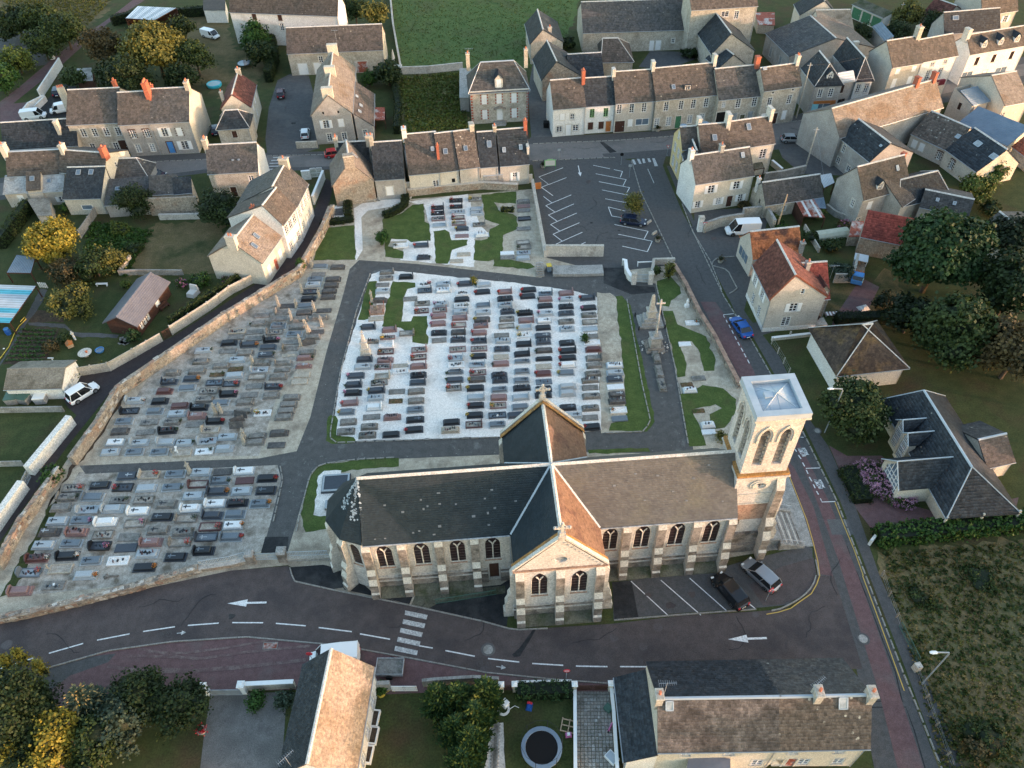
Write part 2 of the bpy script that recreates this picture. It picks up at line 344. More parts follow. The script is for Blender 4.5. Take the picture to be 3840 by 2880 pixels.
 # ---------------------------------------------------------------- ground, roads, lawns, gravel
def L(i):return .004*i
sheet('ground',[(-420,-60),(420,-60),(420,620),(-420,620)],0,'garden_grass')
sheet('field',[(-30.2,229.3),(21.1,225.5),(18.4,196.8),(15.7,188),(13.1,170.4),(4.2,166.7),(-9,167),(-22.3,166),(-26.1,191.3)],L(1),'field')
sheet('field',[(-23,164.7),(-9,166.1),(-7.2,140.7),(-19.1,139.5),(-21.7,150.6)],L(1),'wild_grass')
sheet('field',[(-144.8,227.1),(-105.8,227.7),(-100.7,207.8),(-102.1,193.4),(-111.3,202.5),(-120.7,205.5),(-131.4,198.1)],L(1),'dry_grass')
sheet('field',[(39.8,44.5),(59,45.7),(52.1,20.2),(37.5,20.6),(38.6,28.8)],L(1),'rough_meadow')
sheet('lawn',[(-82.4,203.6),(-70.9,204.3),(-64.8,188.3),(-59.7,175.3),(-61.6,161.6),(-71.7,165.5),(-75.4,186.3)],L(1),'dry_grass')
sheet('lawn',[(-65.9,164),(-66.4,179.8),(-59.4,180.2),(-53.5,174.1),(-52.7,168.5),(-54.1,161.9),(-60.7,156.6)],L(1),'dry_grass')
sheet('lawn',[(-60.2,103.2),(-60,111.4),(-48.5,111.2),(-45.9,97.2),(-59.6,96.8)],L(1),'dry_grass')
sheet('lawn',[(48.8,92.1),(58.1,96.3),(59.1,87.3),(52.9,81.4),(46.6,82.6)],L(1),'dry_grass')
sheet('lawn',[(59.81,110.32),(64.15,100.92),(52.27,87.57),(53.07,96.54)],L(1),'garden_grass')
sheet('parking_lot',[(-131.7,203.9),(-115.1,194.8),(-108.5,192.4),(-103.7,182.9),(-104,175.5),(-111.6,173.6),(-119.2,176.4)],L(1),'asphalt')
sheet('road',[(-96.6,213.8),(-93.3,213.5),(-97.9,198.7),(-100.4,175.3),(-103,160.4),(-104.3,152.2),(-106.8,157.8),(-105.5,164.8),(-103.3,182.9),(-99,200.7)],L(1),'asphalt_red')
sheet('pavement',[(-106.15,156.37),(-97.03,157.93),(-98.68,148.67),(-102.58,148.24)],L(2),'asphalt_red')
sheet('yard',[(-97.6,149.9),(-97,157.9),(-96.8,165.8),(-92.8,164.1),(-88.5,150.1)],L(2),'asphalt_dark')
sheet('yard',[(-46.8,139.1),(-48.7,151.9),(-49.3,164.6),(-47.1,167.4),(-42.8,166.4),(-39.7,155.4),(-38.8,147.4),(-35.6,135),(-39.4,133),(-45.3,133.3)],L(1),'asphalt_old')
sheet('yard',[(33.3,174.5),(41,173.5),(43.6,170.2),(35.5,164.9),(29.6,166.4)],L(1),'asphalt_old')
sheet('yard',[(11.5,168.6),(8.7,145.5),(9.1,134.5),(5,133),(4.9,155.7),(6.4,168.9)],L(1),'asphalt_old')
sheet('yard',[(-8.3,140.7),(-0.2,139.9),(4.4,141.9),(4.7,136.5),(-7.3,137.1)],L(2),'soil')
sheet('yard',[(51.1,131.5),(58.7,133.7),(59,128.5),(61.5,120.4),(52.8,121.6),(50.9,127.3)],L(1),'asphalt_old')
sheet('yard',[(31.7,110.9),(42.8,111.4),(43.6,108.3),(33.1,82.1),(31.2,108.2)],L(1),'asphalt')
sheet('pavement',[(31.2,108.2),(33.4,105.5),(31.8,97.4),(31.8,88.4),(33.1,82.1),(39.3,82.9),(38,80.5),(33.6,79),(31.8,88.4),(29.9,105)],L(2),'asphalt')
# the main street with pavements
sheet('pavement',[(-97.8,125.8),(-72.5,133.8),(-57.3,134.3),(-44.9,133.8),(-31.9,133.8),(-8.2,137.1),(7.9,137),(21.4,137.7),(34.9,138.5),(55.7,142),(72.3,150.9),(82.2,154.5),(95.7,159.1),(120.4,169.1),(113.8,155.8),(91.9,147.7),(80,143.5),(70.6,134.8),(58.2,131.6),(51.7,130.2),(29.8,128.7),(4.8,127),(-16.5,127.1),(-31.9,127.2),(-55.5,127.1),(-94.6,118.9)],L(1),'asphalt')
sheet('street',[(-97.1,124.2),(-70.5,131.4),(-56.7,131.9),(-44.6,132.6),(-32.6,132.5),(-8.2,134.3),(5.1,134.5),(21.9,135),(34,136.2),(53,139.7),(61.6,141.5),(73.5,148.8),(92.2,155.4),(118.6,165.4),(115.7,159.7),(92.4,151.2),(75.6,145.3),(71.4,139.8),(58.3,133.3),(51.4,132),(30,130),(21,129.1),(4.8,128.6),(-16.6,128.4),(-32,128.3),(-55.8,128.4),(-95.3,120.4)],L(2),'street')
sheet('road_patch',[(18,130.3),(22,130.4),(33.3,131.5),(33,130.1),(21.8,128.8),(18.2,129.2)],L(3),'asphalt')
sheet('road_patch',[(17.96,134.49),(18.7,134.57),(20.78,130.75),(19.44,130.43)],L(3),'asphalt_dark')
# car park, side road
sheet('parking_lot',[(4.8,128),(20.9,128.6),(23.1,127.5),(23.4,117),(26.1,96.3),(14.7,94.7),(6,99)],L(3),'asphalt')
sheet('road',[(23,127.6),(26.5,129.5),(30,129.8),(28.6,125.5),(29.6,110.6),(30.3,105.6),(32,88.2),(33.7,79.7),(34.9,72),(36.4,61.8),(37.4,51.2),(37.5,41.5),(37.6,31.3),(37.6,19.8),(31.5,20),(32.4,26.3),(33.4,32.6),(32.4,41.7),(33,45.5),(33,50.9),(32.8,55.6),(30.3,70.2),(28,84.3),(26.1,96.4),(23.4,117)],L(4),'asphalt')
sheet('road_patch',[(28.3,87.3),(30.5,87.1),(31.8,82.1),(32.8,72.5),(33,68.6),(31,69.5),(29.4,79.2)],L(5),'asphalt_red')
sheet('road_patch',[(32.9,58.1),(33.8,56.3),(34.5,50.5),(34,41.6),(32.6,41.9),(33,45.5),(33,50.9),(32.7,55.5)],L(5),'asphalt_red')
sheet('road_patch',[(35.4,60.2),(36.5,51.2),(36.7,41.5),(36.6,31.4),(36.2,19.9),(33.7,19.9),(34.6,28.9),(34.9,36),(35.2,43.8),(35.1,51.3),(34.9,56.2),(34.9,59.8)],L(5),'asphalt_red')
sheet('road_patch',[(35.51,48.79),(37.81,48.72),(37.95,46.68),(35.47,46.76)],L(6),'asphalt_old')
sheet('pavement',[(29.3,125.5),(30,113.1),(30.7,105.6),(32.5,88.4),(34.2,79.7),(35.4,72),(36.9,61.8),(37.8,51.2),(37.9,41.5),(38,31.3),(37.9,19.8),(40,19.8),(39.6,31.3),(39,41.4),(39.3,50.1),(38.9,59.3),(37.7,64.3),(37,75.3),(34.7,83.1),(32.7,92.8),(31.1,107.6),(30.5,125.1)],L(3),'asphalt')
sheet('drive',[(39,59.5),(40.7,57.8),(44.9,57.7),(45.8,56.2),(45.4,50.5),(49.1,49.1),(58.5,51.1),(56.6,48.3),(40.3,46.8),(39.3,50.1)],L(4),'asphalt_red')
sheet('drive',[(46.6,82.6),(53.7,91.9),(55.7,89.6),(50.3,81.5),(44.2,76.9)],L(2),'asphalt_red')
# lower road and lay-by
sheet('road',[(-57.1,38.1),(-54.4,38.6),(-47.7,40.1),(-40.9,42.1),(-34.2,43.6),(-31.4,44.2),(-25.2,44.6),(-24.3,42.7),(-19.8,41.5),(-11.5,39.5),(-3.5,37.4),(-0.5,36.4),(9.6,36.8),(17.1,37.5),(25.7,37.8),(28.4,38),(30.5,39.4),(32.4,41.7),(34.1,41.6),(33.9,33.5),(33.8,31.4),(11.8,31.8),(8.7,30.6),(3.7,31.1),(-3.3,32),(-10.1,33.5),(-15.8,34.7),(-18.1,35.2),(-28,36.4),(-35.6,36.1),(-41.9,35.3),(-47.6,33.6),(-53.7,30.7)],L(4.5),'asphalt_brown')
sheet('lay_by',[(-53.7,30.7),(-47.6,33.6),(-41.9,35.3),(-35.6,36.1),(-28,36.4),(-18.1,35.2),(-15.8,34.7),(-10.1,33.5),(-3.3,32),(3.7,31.1),(9.4,30.6),(9.3,29.5),(-2.4,30.3),(-14.1,30.1),(-21.9,30.8),(-31,30.8),(-41.4,28.2),(-51.8,26.8)],L(4),'asphalt_red')
sheet('road_patch',[(-53.6,30.5),(-47.5,33.5),(-43.8,34.7),(-41,35),(-41.5,34.1),(-44.9,32.8),(-47.8,29.7),(-52.4,28.1)],L(5),'asphalt')
sheet('drive',[(-30.3,30.6),(-22.8,30.6),(-22.1,24.4),(-21.9,21.3),(-29.2,21.4),(-29.9,26.6)],L(1),'drive_gravel')
sheet('lawn',[(-13.91,30.14),(-3.31,29.87),(-2.86,20.8),(-14.86,21.08)],L(1),'garden_grass')
# cemetery ground and its surfaces
sheet('cemetery_ground',[(-55.9,38.6),(-57.5,44.5),(-55.7,59.9),(-54.5,67.1),(-53.9,73.3),(-42.9,88),(-33.1,99),(-31.5,107.7),(-31.4,115.2),(4.5,118.9),(6,99),(14.7,94.7),(16.9,98.1),(26.4,96.7),(27.5,87.5),(30.4,69.8),(33,56.3),(33.1,50.9),(27.9,44.9),(-10.7,38.8),(-19.8,41.5),(-25.3,44.7),(-31.4,44.2),(-34.2,43.6),(-47.7,40.1)],L(1),'sand_gravel')
sheet('cemetery_ground',[(-54.8,41.7),(-54.2,51.7),(-53.4,58.4),(-29.1,58.7),(-27.9,56.2),(-28.3,50.3),(-28.4,46.6),(-35.1,44.9),(-41.1,42.8)],L(2),'grey_gravel')
sheet('cemetery_ground',[(-51.8,60.9),(-49.6,75.8),(-45.7,85.2),(-33.2,95.5),(-27.2,84.5),(-27.3,80.6),(-31.4,70.8),(-31.7,60.2)],L(2),'grey_gravel')
sheet('cemetery_path',[(-23.9,99.6),(-14.6,98.2),(-9.4,97.1),(5,93.9),(5.9,96.8),(10.8,94.8),(14.7,94.4),(17.4,92.7),(22.3,91.8),(22.3,74.4),(22.2,58.8),(9,59.4),(-2.3,59.4),(-13.2,59.2),(-21.3,59.1),(-23.9,58.6),(-24.9,56.8),(-25.3,50.2),(-25.6,46.4),(-28.5,46.3),(-28.3,50.3),(-28.2,56.5),(-29.1,58.7),(-40.4,58.4),(-52.5,58.1),(-53.7,59.4),(-40.7,59.7),(-31.6,59.8),(-27.1,60.8),(-26.3,66.5),(-26,78.6),(-25.3,90.7),(-25.1,97.3)],L(3),'path_asphalt')
sheet('gravel_plot',[(13,88.9),(17.3,88.1),(17.4,70.7),(17.5,64.4),(16.5,62.5),(11.1,62.4)],L(4),'sand_gravel')
sheet('cemetery_path',[(14.8,96),(17.9,95.9),(18,93.2),(18.7,91.5),(22,91),(22,89.7),(18.3,89.3),(14.4,92.2)],L(4),'asphalt_dark')
sheet('cemetery_path',[(-28.51,48.43),(-25.86,48.35),(-25.63,46.14),(-28.6,46.33)],L(4),'asphalt_dark')
sheet('gravel_plot',[(-21.5,95.9),(-19.6,96.9),(-14.4,95.9),(-8.6,94.7),(1.4,92.7),(9.6,90.6),(13.1,88.9),(12.1,77.2),(11.2,62.9),(8.6,62.7),(-1.7,62.3),(-21.6,62.2),(-23,62.5),(-23.2,66.4),(-23.4,74.9),(-22.4,86.4)],L(4),'white_gravel')
sheet('gravel_plot',[(-17.1,116),(-6.9,117.8),(-6.6,115.9),(-4.4,107.8),(-2.8,105.3),(-5.6,104.5),(-5.3,98.9),(-5.5,97),(-11.5,98.2),(-17.3,99.3),(-16.6,104.6),(-19.6,104.4),(-19.2,105.1),(-16.4,104.9),(-12.7,104.4),(-13.2,109.3),(-14.4,114.4)],L(3),'white_gravel')
sheet('gravel_path',[(-26.5,114.3),(-24,117.1),(-16.7,118.2),(-16.9,115.3),(-24,113.5),(-24.9,111.5),(-23.6,102.3),(-24.3,99.6),(-25.2,99.9),(-25.1,104.8)],L(3),'white_gravel')
sheet('gravel_plot',[(-30.09,115.05),(-28.06,115.2),(-27.61,110.7),(-31.29,110.4)],L(3),'white_gravel')
LAWNS=[
[(-21.2,110.9),(-18,112.5),(-16.4,114.9),(-14.5,115.2),(-14,109.7),(-13.2,109.1),(-12.7,104.3),(-15.9,104),(-16.6,104.8),(-19.2,105.1),(-19.6,103.1),(-16.9,101.5),(-16.9,99.6),(-19.8,100.3)],
[(-12.4,106.9),(-10.5,107.3),(-9.7,106.5),(-9.3,104.3),(-6.6,104.3),(-6.7,102.8),(-9.1,101.6),(-9.4,98.9),(-9.7,98),(-11.5,98.2)],
[(-4.5,117.5),(1.6,118.2),(1.5,114.4),(-1.3,114.7),(-2.3,115),(-1.1,112),(0.9,111.3),(1.6,110.4),(1.5,106.9),(-0.8,105.3),(-1,100),(-0.3,98.7),(3.4,97.6),(4.1,96.6),(2.9,96.1),(-2.5,97.1),(-2.4,98.8),(-3.2,98.4),(-5.6,98.8),(-5.4,104.1),(-3.4,104.4),(-3,107.1),(-1.4,108.4),(-3.8,109.9)],
[(-31.28,108.59),(-25.84,109.25),(-24.42,99.71),(-31.2,99.8)],
[(-21.7,94.1),(-20.5,94.2),(-20.3,92.2),(-20.5,89.2),(-20.6,85.5),(-21.4,85.1),(-22.4,85.2),(-22.1,89.3)],
[(-18,94),(-14.5,93.5),(-14.4,92.4),(-15.6,92),(-15.9,90.4),(-15.9,87.9),(-15.9,84.6),(-14.5,84.6),(-14.3,85.7),(-12.2,85.7),(-11.8,79.6),(-14,80.1),(-14.1,81.4),(-15.9,83.2),(-18.7,83.6),(-18.6,85.9),(-18.4,89.7)],
[(15.9,89),(16.9,89.1),(17.9,86.8),(17.9,78.7),(18.1,68),(18.1,64.1),(16.9,62.5),(12.1,62.8),(12.5,64),(14.5,64.6),(15.2,73.1),(15.6,82.8)],
[(22.6,92.4),(24.9,93.3),(25.9,90.8),(25.8,89.3),(24,87.7),(23.5,86.3),(22,86.9)],
[(22.4,85.4),(23.9,85.4),(24.1,82.4),(25.6,81.3),(27.7,79.7),(28.1,75),(27.5,72.9),(26.1,72.9),(26.2,76.3),(25.5,78.8),(23.6,78.9),(24,74.4),(23.4,72),(22.3,71.8),(22.4,76.9)],
[(22,68.6),(25.4,70.3),(28,69.6),(29.3,67.6),(28.6,65.1),(26.8,62.8),(25,62.6),(25.3,65.1),(27.1,66.1),(26.4,66.8),(23.2,66),(23.7,62.9),(23.9,60),(21.8,59.9)],
[(-24,66.3),(-23.7,66.7),(-23,66.5),(-22.6,65.8),(-22.6,64.5),(-22.5,63.3),(-20.2,62.8),(-19.9,62.3),(-20.1,61.9),(-22.8,61.8),(-23.7,62.4)],
[(-25,51.4),(-24.8,56.8),(-23.9,58.5),(-20,59.1),(-14.2,59.3),(-14.1,58),(-19.8,57.7),(-22.8,56.7),(-22.7,52.7),(-20.5,51.9),(-20.7,49.4),(-24,48.9)],
[(9.2,59.79),(16.67,59.84),(16.87,59.24),(9.26,59.21)],
]
for q in LAWNS:sheet('lawn',q,L(5),'lawn')
sheet('gravel_plot',[(-23.5,51.2),(-23.8,56.8),(-23.2,57.6),(-21.1,57.6),(-20.2,50.9)],L(6),'white_gravel')
sheet('soil_strip',[(-55.2,52.8),(-54.9,56.9),(-53.6,70.5),(-52.2,73.3),(-52.1,68.5),(-53,62.1),(-54.1,59.6)],L(4),'soil')
sheet('soil_strip',[(-55.77,41.7),(-54.67,55.67),(-53.92,52.33),(-54.49,42.21)],L(4),'garden_grass')
sheet('alley',[(-32.7,124.2),(-33.4,112.4),(-36,101.1),(-37.2,95.7),(-38.8,94.8),(-48.8,82.6),(-59.7,74.9),(-60.9,71.9),(-58.9,69.3),(-57.2,67.8),(-59.7,57.9),(-60.5,50),(-59.1,46.9),(-58.4,51.6),(-56.4,62.7),(-53.9,72.7),(-52.7,74.9),(-44.6,84.4),(-35,94.7),(-33.7,98.4),(-31.7,109.1),(-31,116.7),(-31.2,122.6)],L(2),'alley_asphalt')
# church forecourt
sheet('church_yard',[(-15.3,40.9),(-11.5,39.5),(-9.5,39.1),(-8.2,39.9),(-8.3,41),(-1.8,41.6),(-0.6,42.4),(-1.2,36.8),(-3.5,37.3),(-9.5,39),(-11.5,39.4),(-15.5,40.7),(-18.6,41.5),(-19,42.1),(-17.4,42.8)],L(5),'asphalt_dark')
sheet('church_yard',[(-10.9,40.7),(-1.3,41.5),(-1.3,40.6),(-8.5,39.6),(-9.5,39),(-11.3,39.4)],L(6),'mossy_concrete')
sheet('parking_bay',[(10.3,41.5),(22.4,43),(24.5,43.6),(32.1,45.4),(32.8,45.1),(32.2,42.8),(30.3,39.8),(28.2,38.4),(25.7,38.2),(17.1,37.8),(9.9,37.3)],L(5),'asphalt')
sheet('parking_bay',[(24.8,40.8),(28.8,42.9),(32.6,43.9),(32.3,41.7),(30.5,39.5),(27.8,38.5),(25.7,38.4)],L(6),'asphalt_brown')
sheet('parking_bay',[(10.22,41.58),(12.31,41.7),(12.5,37.42),(9.99,37.23)],L(6),'asphalt_dark')
sheet('church_yard',[(27.63,44.91),(32.77,55.59),(33.05,49.62),(32.98,45.34)],L(4),'concrete_grey')
# gardens on the left
sheet('lawn',[(-63.2,84.1),(-60.4,93.6),(-56.9,93.9),(-59.2,86.1),(-56.8,82.9),(-55.3,79.4),(-61.1,77.3),(-62.4,79.4)],L(2),'garden_grass')
sheet('garden_path',[(-72.6,94.5),(-71.4,94.1),(-71.1,89.2),(-71.4,86.6),(-71.4,82.2),(-71.5,77.4),(-71.8,78.3),(-71.8,82.5),(-72.3,89.3)],L(3),'asphalt_old')
sheet('garden_path',[(-71.3,86.5),(-65.7,86),(-63.7,84.2),(-56.8,83.3),(-56.8,82.6),(-63.4,83.3),(-65.3,85.1),(-70.9,85.9)],L(4),'asphalt_old')
sheet('vegetable_bed',[(-72.3,85.7),(-66.2,85.1),(-65.9,83.2),(-66,81.4),(-65.4,77.8),(-71.2,77.7)],L(2),'soil')
sheet('vegetable_bed',[(-72.03,89.28),(-67.32,89.1),(-65.85,86.4),(-70.93,86.6)],L(2),'soil')
sheet('lawn',[(-67.12,67.53),(-59.92,69.31),(-59.8,60.04),(-63.41,59.08)],L(2),'garden_grass')
# garden of the house with the trampoline and paved drive
sheet('lawn',[(-0.71,30.81),(5.33,30.65),(4.7,22.24),(-1.85,22.4)],L(2),'garden_grass')
sheet('drive',[(5.52,30.12),(8.74,30.03),(8.6,22.14),(4.84,22.24)],L(2),'mossy_concrete')
sheet('garden_path',[(-2.98,27.05),(-1.66,27.15),(-1.57,22.39),(-3.39,22.44)],L(3),'pale_stone')
# ---------------------------------------------------------------- road markings: thin painted sheets
def mark_group(name):o=bpy.data.objects.new(name,None);COL.objects.link(o);o['kind']='structure';return o
def stroke(par,name,pts,w,z,m='paint'):
 _sn[0]+=1;z+=.00012*_sn[0]-.03;b=MB();strip(b,pts,w,z-.002,z+.002);o=b.build(name,m,par)
 if par is None:o['kind']='structure'
 return o
ZM=L(7)+.03
g=mark_group('zebra_crossing')
for a in([(-11.85,38.88),(-9.46,38.31),(-9.56,37.79),(-11.86,38.38)],[(-11.98,37.91),(-9.64,37.33),(-9.74,36.82),(-12.04,37.4)],[(-12.16,36.94),(-9.84,36.37),(-9.94,35.87),(-12.23,36.44)],[(-12.37,35.97),(-10.03,35.4),(-10.13,34.9),(-12.44,35.46)],[(-12.56,35.02),(-10.24,34.45),(-10.3,33.95),(-12.62,34.5)]):
 o=sheet('stripe',a,ZM,'paint_worn');o.parent=g
g=mark_group('lane_line')
for a in([(-52.19,33.74),(-49.24,34.75)],[(-47.92,35.2),(-44.77,36.16)],[(-43.45,36.48),(-40.3,37.08)],[(-38.96,37.3),(-35.78,37.74)],[(-34.46,37.85),(-31.28,38.02)],[(-29.88,38.03),(-26.63,37.93)],[(-25.27,37.82),(-22.09,37.46)],[(-20.71,37.23),(-17.21,36.68)],[(-16.33,36.42),(-13.17,35.75)],[(-10.13,34.97),(-8.75,34.69)],[(-7.44,34.39),(-4.46,33.71)],[(-3.12,33.44),(0,32.99)],[(1.29,32.81),(4.37,32.54)],[(5.62,32.43),(8.74,32.29)],[(9.99,32.26),(12.72,32.17)]):
 stroke(g,'dash',a,.13,ZM)
def arrow(a,b,w=.5,sw=.13,head=.45,m='paint'):
 a,b=Vector(a),Vector(b);d=(b-a);Ln=d.length;d/=Ln;n=Vector((-d.y,d.x));h=b-d*Ln*head
 q=[a+n*sw,a-n*sw,h-n*sw,h-n*w,b,h+n*w,h+n*sw]
 sheet('road_arrow',[tuple(p)for p in q],ZM,m)
arrow((25.2,34.81),(21.25,34.78),.42,.11,.5);arrow((-26.72,40.22),(-30.88,40.22),.42,.11,.5)
arrow((-35.35,36.99),(-34.41,37.07),.25,.05,.5,'paint_worn');arrow((-2.29,32.59),(-1.32,32.42),.25,.05,.5,'paint_worn');arrow((13.18,126.21),(13.31,122.52),.35,.08,.35)
def bike(c,ang):
 b=MB();ca,sa=math.cos(ang),math.sin(ang);f=lambda x,y:(c[0]+x*ca-y*sa,c[1]+x*sa+y*ca,ZM)
 for x in(-.45,.45):
  b.tube([f(x+.27*math.cos(t*.5236),.27*math.sin(t*.5236))for t in range(13)],.02,4)
 for p in(((-.45,0),(-.1,0),(.2,.35),(-.25,.35),(-.45,0)),((-.1,0),(-.25,.45)),((.45,0),(.2,.35),(.15,.55),(.3,.55))):
  b.tube([f(*q)for q in p],.018,4)
 for i,v in enumerate(b.v):b.v[i]=(v[0],v[1],ZM+(v[2]-ZM)*.08)
 b.build('cycle_lane_symbol','asphalt_old')['kind']='structure'
bike((-36.64,36.88),.1);bike((-3.52,32.86),-.15)
# car park bays (white T-lines), angled bays by the church, bays on the side road
g=mark_group('bay_line')
for a in([(10.37,125.65),(5.82,122.73),(7.49,120.15),(10.74,122.28)],[(7.41,120.2),(6.13,119.31)],[(6.13,119.31),(8.03,116.52)],):
 stroke(g,'line',a,.12,ZM)
zz=[(6.35,116.39),(7.72,114.31),(6.61,113.51),(8.09,111.49),(6.92,110.72),(8.32,108.76),(7.14,107.92),(8.57,105.97),(7.4,105.16),(8.79,103.18),(7.69,102.39),(9.07,100.47)]
for a,b in zip(zz,zz[1:]):stroke(g,'line',[a,b],.12,ZM)
for a in([(7.72,114.31),(11.22,116.65)],[(8.09,111.49),(11.47,113.85)],[(8.32,108.76),(11.74,111.05)],[(8.57,105.97),(11.99,108.23)],[(8.79,103.18),(12.25,105.5)],[(7.89,99.42),(12.53,102.72)],[(11.94,99.25),(12.74,100.02)],[(15.93,126.23),(21.03,123.86)],[(21.03,123.86),(20.42,121.92)],[(16.11,123.32),(21.37,121.1)],[(21.37,121.1),(20.56,119.12)],[(16.42,120.68),(21.65,118.47)],[(21.65,118.47),(20.97,116.88)],[(16.75,117.96),(21.65,115.87)],[(17.01,115.17),(20.71,113.71)],[(17.28,112.64),(20.02,111.26)],[(17.28,112.64),(17.57,109.91)],[(17.57,109.91),(19.27,109.34)],[(17.76,107.44),(23.06,105.28)],[(23.06,105.28),(22.12,103.22)],[(18.09,104.68),(23.33,102.54)],[(23.33,102.54),(22.17,99.78)],[(22.17,99.78),(18.34,101.42)]):
 stroke(g,'line',a,.12,ZM)
g=mark_group('parking_line')
for a in([(12.25,41.61),(15.68,37.46)],[(15.47,41.64),(19.01,37.49)],[(18.6,41.79),(21.84,37.81)],[(24.16,38.79),(24.86,37.98)],[(35.16,56.06),(36.85,56.07)],[(35.62,51.67),(35.65,51.15),(37.2,51.17)],[(35.84,60.91),(36.27,60.87)],[(32.6,84.38),(31.06,84.2),(31.09,83.59)]):
 stroke(g,'line',a,.1,ZM)
for a in([(34.67,59.02),(34.75,58.63)],[(34.83,58.1),(34.97,57.5)],[(35.01,56.95),(35.1,56.36)],[(35.14,55.83),(35.2,55.25)],[(35.21,54.77),(35.32,54.13)],[(35.37,53.67),(35.43,53.13)],[(35.46,52.71),(35.56,52.2)],[(31.25,83.08),(31.26,82.48)],[(31.42,82.01),(31.46,81.35)],[(31.57,80.82),(31.63,80.1)],[(31.72,79.58),(31.8,78.88)],[(31.88,78.37),(31.97,77.67)],[(32.07,77.17),(32.17,76.45)],[(32.25,76.05),(32.34,75.31)],[(32.44,74.83),(32.52,74.1)]):
 stroke(g,'dash',a,.13,ZM)
g=mark_group('yellow_line')
stroke(g,'line',[(32.9,54.9),(33,52.8),(33.2,48.8),(33.1,46),(32.9,43.4),(32.6,41.7)],.1,ZM,'paint_yellow')
stroke(g,'line',[(32.6,41.7),(32,40.7),(31.1,39.6),(29.6,38.7),(28.5,38),(27.1,37.6),(25.8,37.4)],.1,ZM,'paint_yellow')
stroke(g,'line',[(37.13,51.13),(37.18,48.17),(37.3,44.75),(37.25,41.53)],.1,ZM,'paint_yellow')
stroke(g,'line',[(37.17,41.53),(37.16,37.41),(37.12,33.24),(37.07,29.14)],.1,ZM,'paint_yellow')
g=mark_group('zebra_crossing')
for a in([(23.21,127.81),(23.64,127.79),(23.84,126.05),(23.39,126.07)],[(24.2,127.98),(24.63,127.96),(24.82,126.22),(24.37,126.24)],[(25.13,128.04),(25.55,128.02),(25.6,126.5),(25.1,126.42)],[(26.11,128.1),(26.53,128.08),(26.66,126.77),(26.19,126.69)],[(27.01,128.06),(27.47,128.04),(27.69,125.33),(27.06,125.25)]):
 o=sheet('stripe',a,ZM,'paint_worn');o.parent=g
g=mark_group('zebra_crossing')
for i in range(6):
 a=sheet('stripe',[(p[0],p[1])for p in([(-43.93,132.06),(-40.74,132.12),(-40.68,131.79),(-43.85,131.67)])],ZM,'paint_worn');a.parent=g;a.location=(-.12*i,-1.05*i,0)
stroke(None,'road_marking',[(25.69,124.52),(26.14,119.71)],.12,ZM,'paint_worn')
stroke(None,'tar_joint',[(36.69,45.26),(36.64,44.28),(36.59,42.56),(36.76,41.55)],.10,L(7),'asphalt_dark')
stroke(None,'tar_joint',[(36.7,41.5),(36.8,38.6),(36.8,34.1),(36.9,31),(36.5,28.1)],.12,L(7),'asphalt_dark')
stroke(None,'tar_joint',[(33,27.67),(36.65,27.62),(36.65,25.48),(36.38,22.19)],.12,L(7),'asphalt_dark')
stroke(None,'tar_joint',[(33.18,28.22),(36.58,28.22)],.12,L(7),'asphalt_dark')
sheet('damp_stain',[(1.6,36.5),(1.8,36.4),(1,35),(0.4,34.1),(0.1,33.6),(-0.5,33.5),(-0.7,33.8),(0,34.4),(0.6,35.2)],L(6),'asphalt_dark')
# lettering painted in the two doctor's bays: RESERVE / MEDECIN, as thin letters on the road
GLY={'R':'0010 1020 2122 2111 1101 1102','E':'0020 0002 0111 0222','S':'2000 0001 0121 2122 2202','V':'0012 2012','M':'0200 0012 1220 2022','D':'0010 1021 2112 0200 0212','C':'2000 0002 0222','I':'1012','N':'0200 0022 2220'}
GLY['R']='0002 0010 1021 2111 1101 1122';GLY['D']='0002 0010 1021 2112 1202'
def letters(word,p0,p1,h):
 p0,p1=Vector(p0),Vector(p1);d=(p1-p0)/len(word);n=Vector((-d.y,d.x)).normalized()*h;b=MB()
 for i,ch in enumerate(word):
  for st in GLY[ch].split():
   q=[p0+d*(i+.38*int(st[j])*.85)+n*(1-int(st[j+1])/2)for j in(0,2)]
   strip(b,[tuple(x)for x in q],.09,ZM-.002,ZM+.002)
 b.build('bay_lettering','paint')['kind']='structure'
letters('RESERVE',(35.45,59.1),(35.67,57.93),.45);letters('MEDECIN',(35,59.11),(35.24,57.8),.5)
letters('RESERVE',(35.99,54.24),(36.15,53.02),.45);letters('MEDECIN',(35.59,54.3),(35.85,52.94),.5)
# ---------------------------------------------------------------- kerbs: single stones along the road edges
_ks=MB();_ks.box(-.49,-.08,0,.49,.08,.12,top=.015);KS=_ks.mesh('kerb_stone')
def kerb(pts,step=1.0):
 g=bpy.data.objects.new('kerb',None);COL.objects.link(g);g['kind']='structure'
 p=resample(pts,step)
 for a,b in zip(p,p[1:]):
  link('kerb_stone',KS,g,((a[0]+b[0])/2,(a[1]+b[1])/2,rnd.uniform(0,.012)),math.atan2(b[1]-a[1],b[0]-a[0]))
kerb([(-47.6,33.6),(-41.9,35.3),(-35.6,36.1),(-28,36.4),(-18.1,35.2),(-15.8,34.7),(-10.1,33.5),(-3.3,32),(3.7,31.1),(8.7,30.6)])
kerb([(-25,44.4),(-24.3,42.7),(-19.8,41.5),(-11.5,39.5),(-3.5,37.4),(-0.5,36.4),(3.8,36.5)]);kerb([(9.92,37.19),(17.1,37.61),(25.75,38.04)])
kerb([(32.2,41.7),(31.7,40.8),(30.9,39.9),(29.6,39),(28.4,38.4),(27.2,37.9),(25.8,37.7)],.9);kerb([(32.47,41.67),(32.74,43.43),(32.56,44.6)])
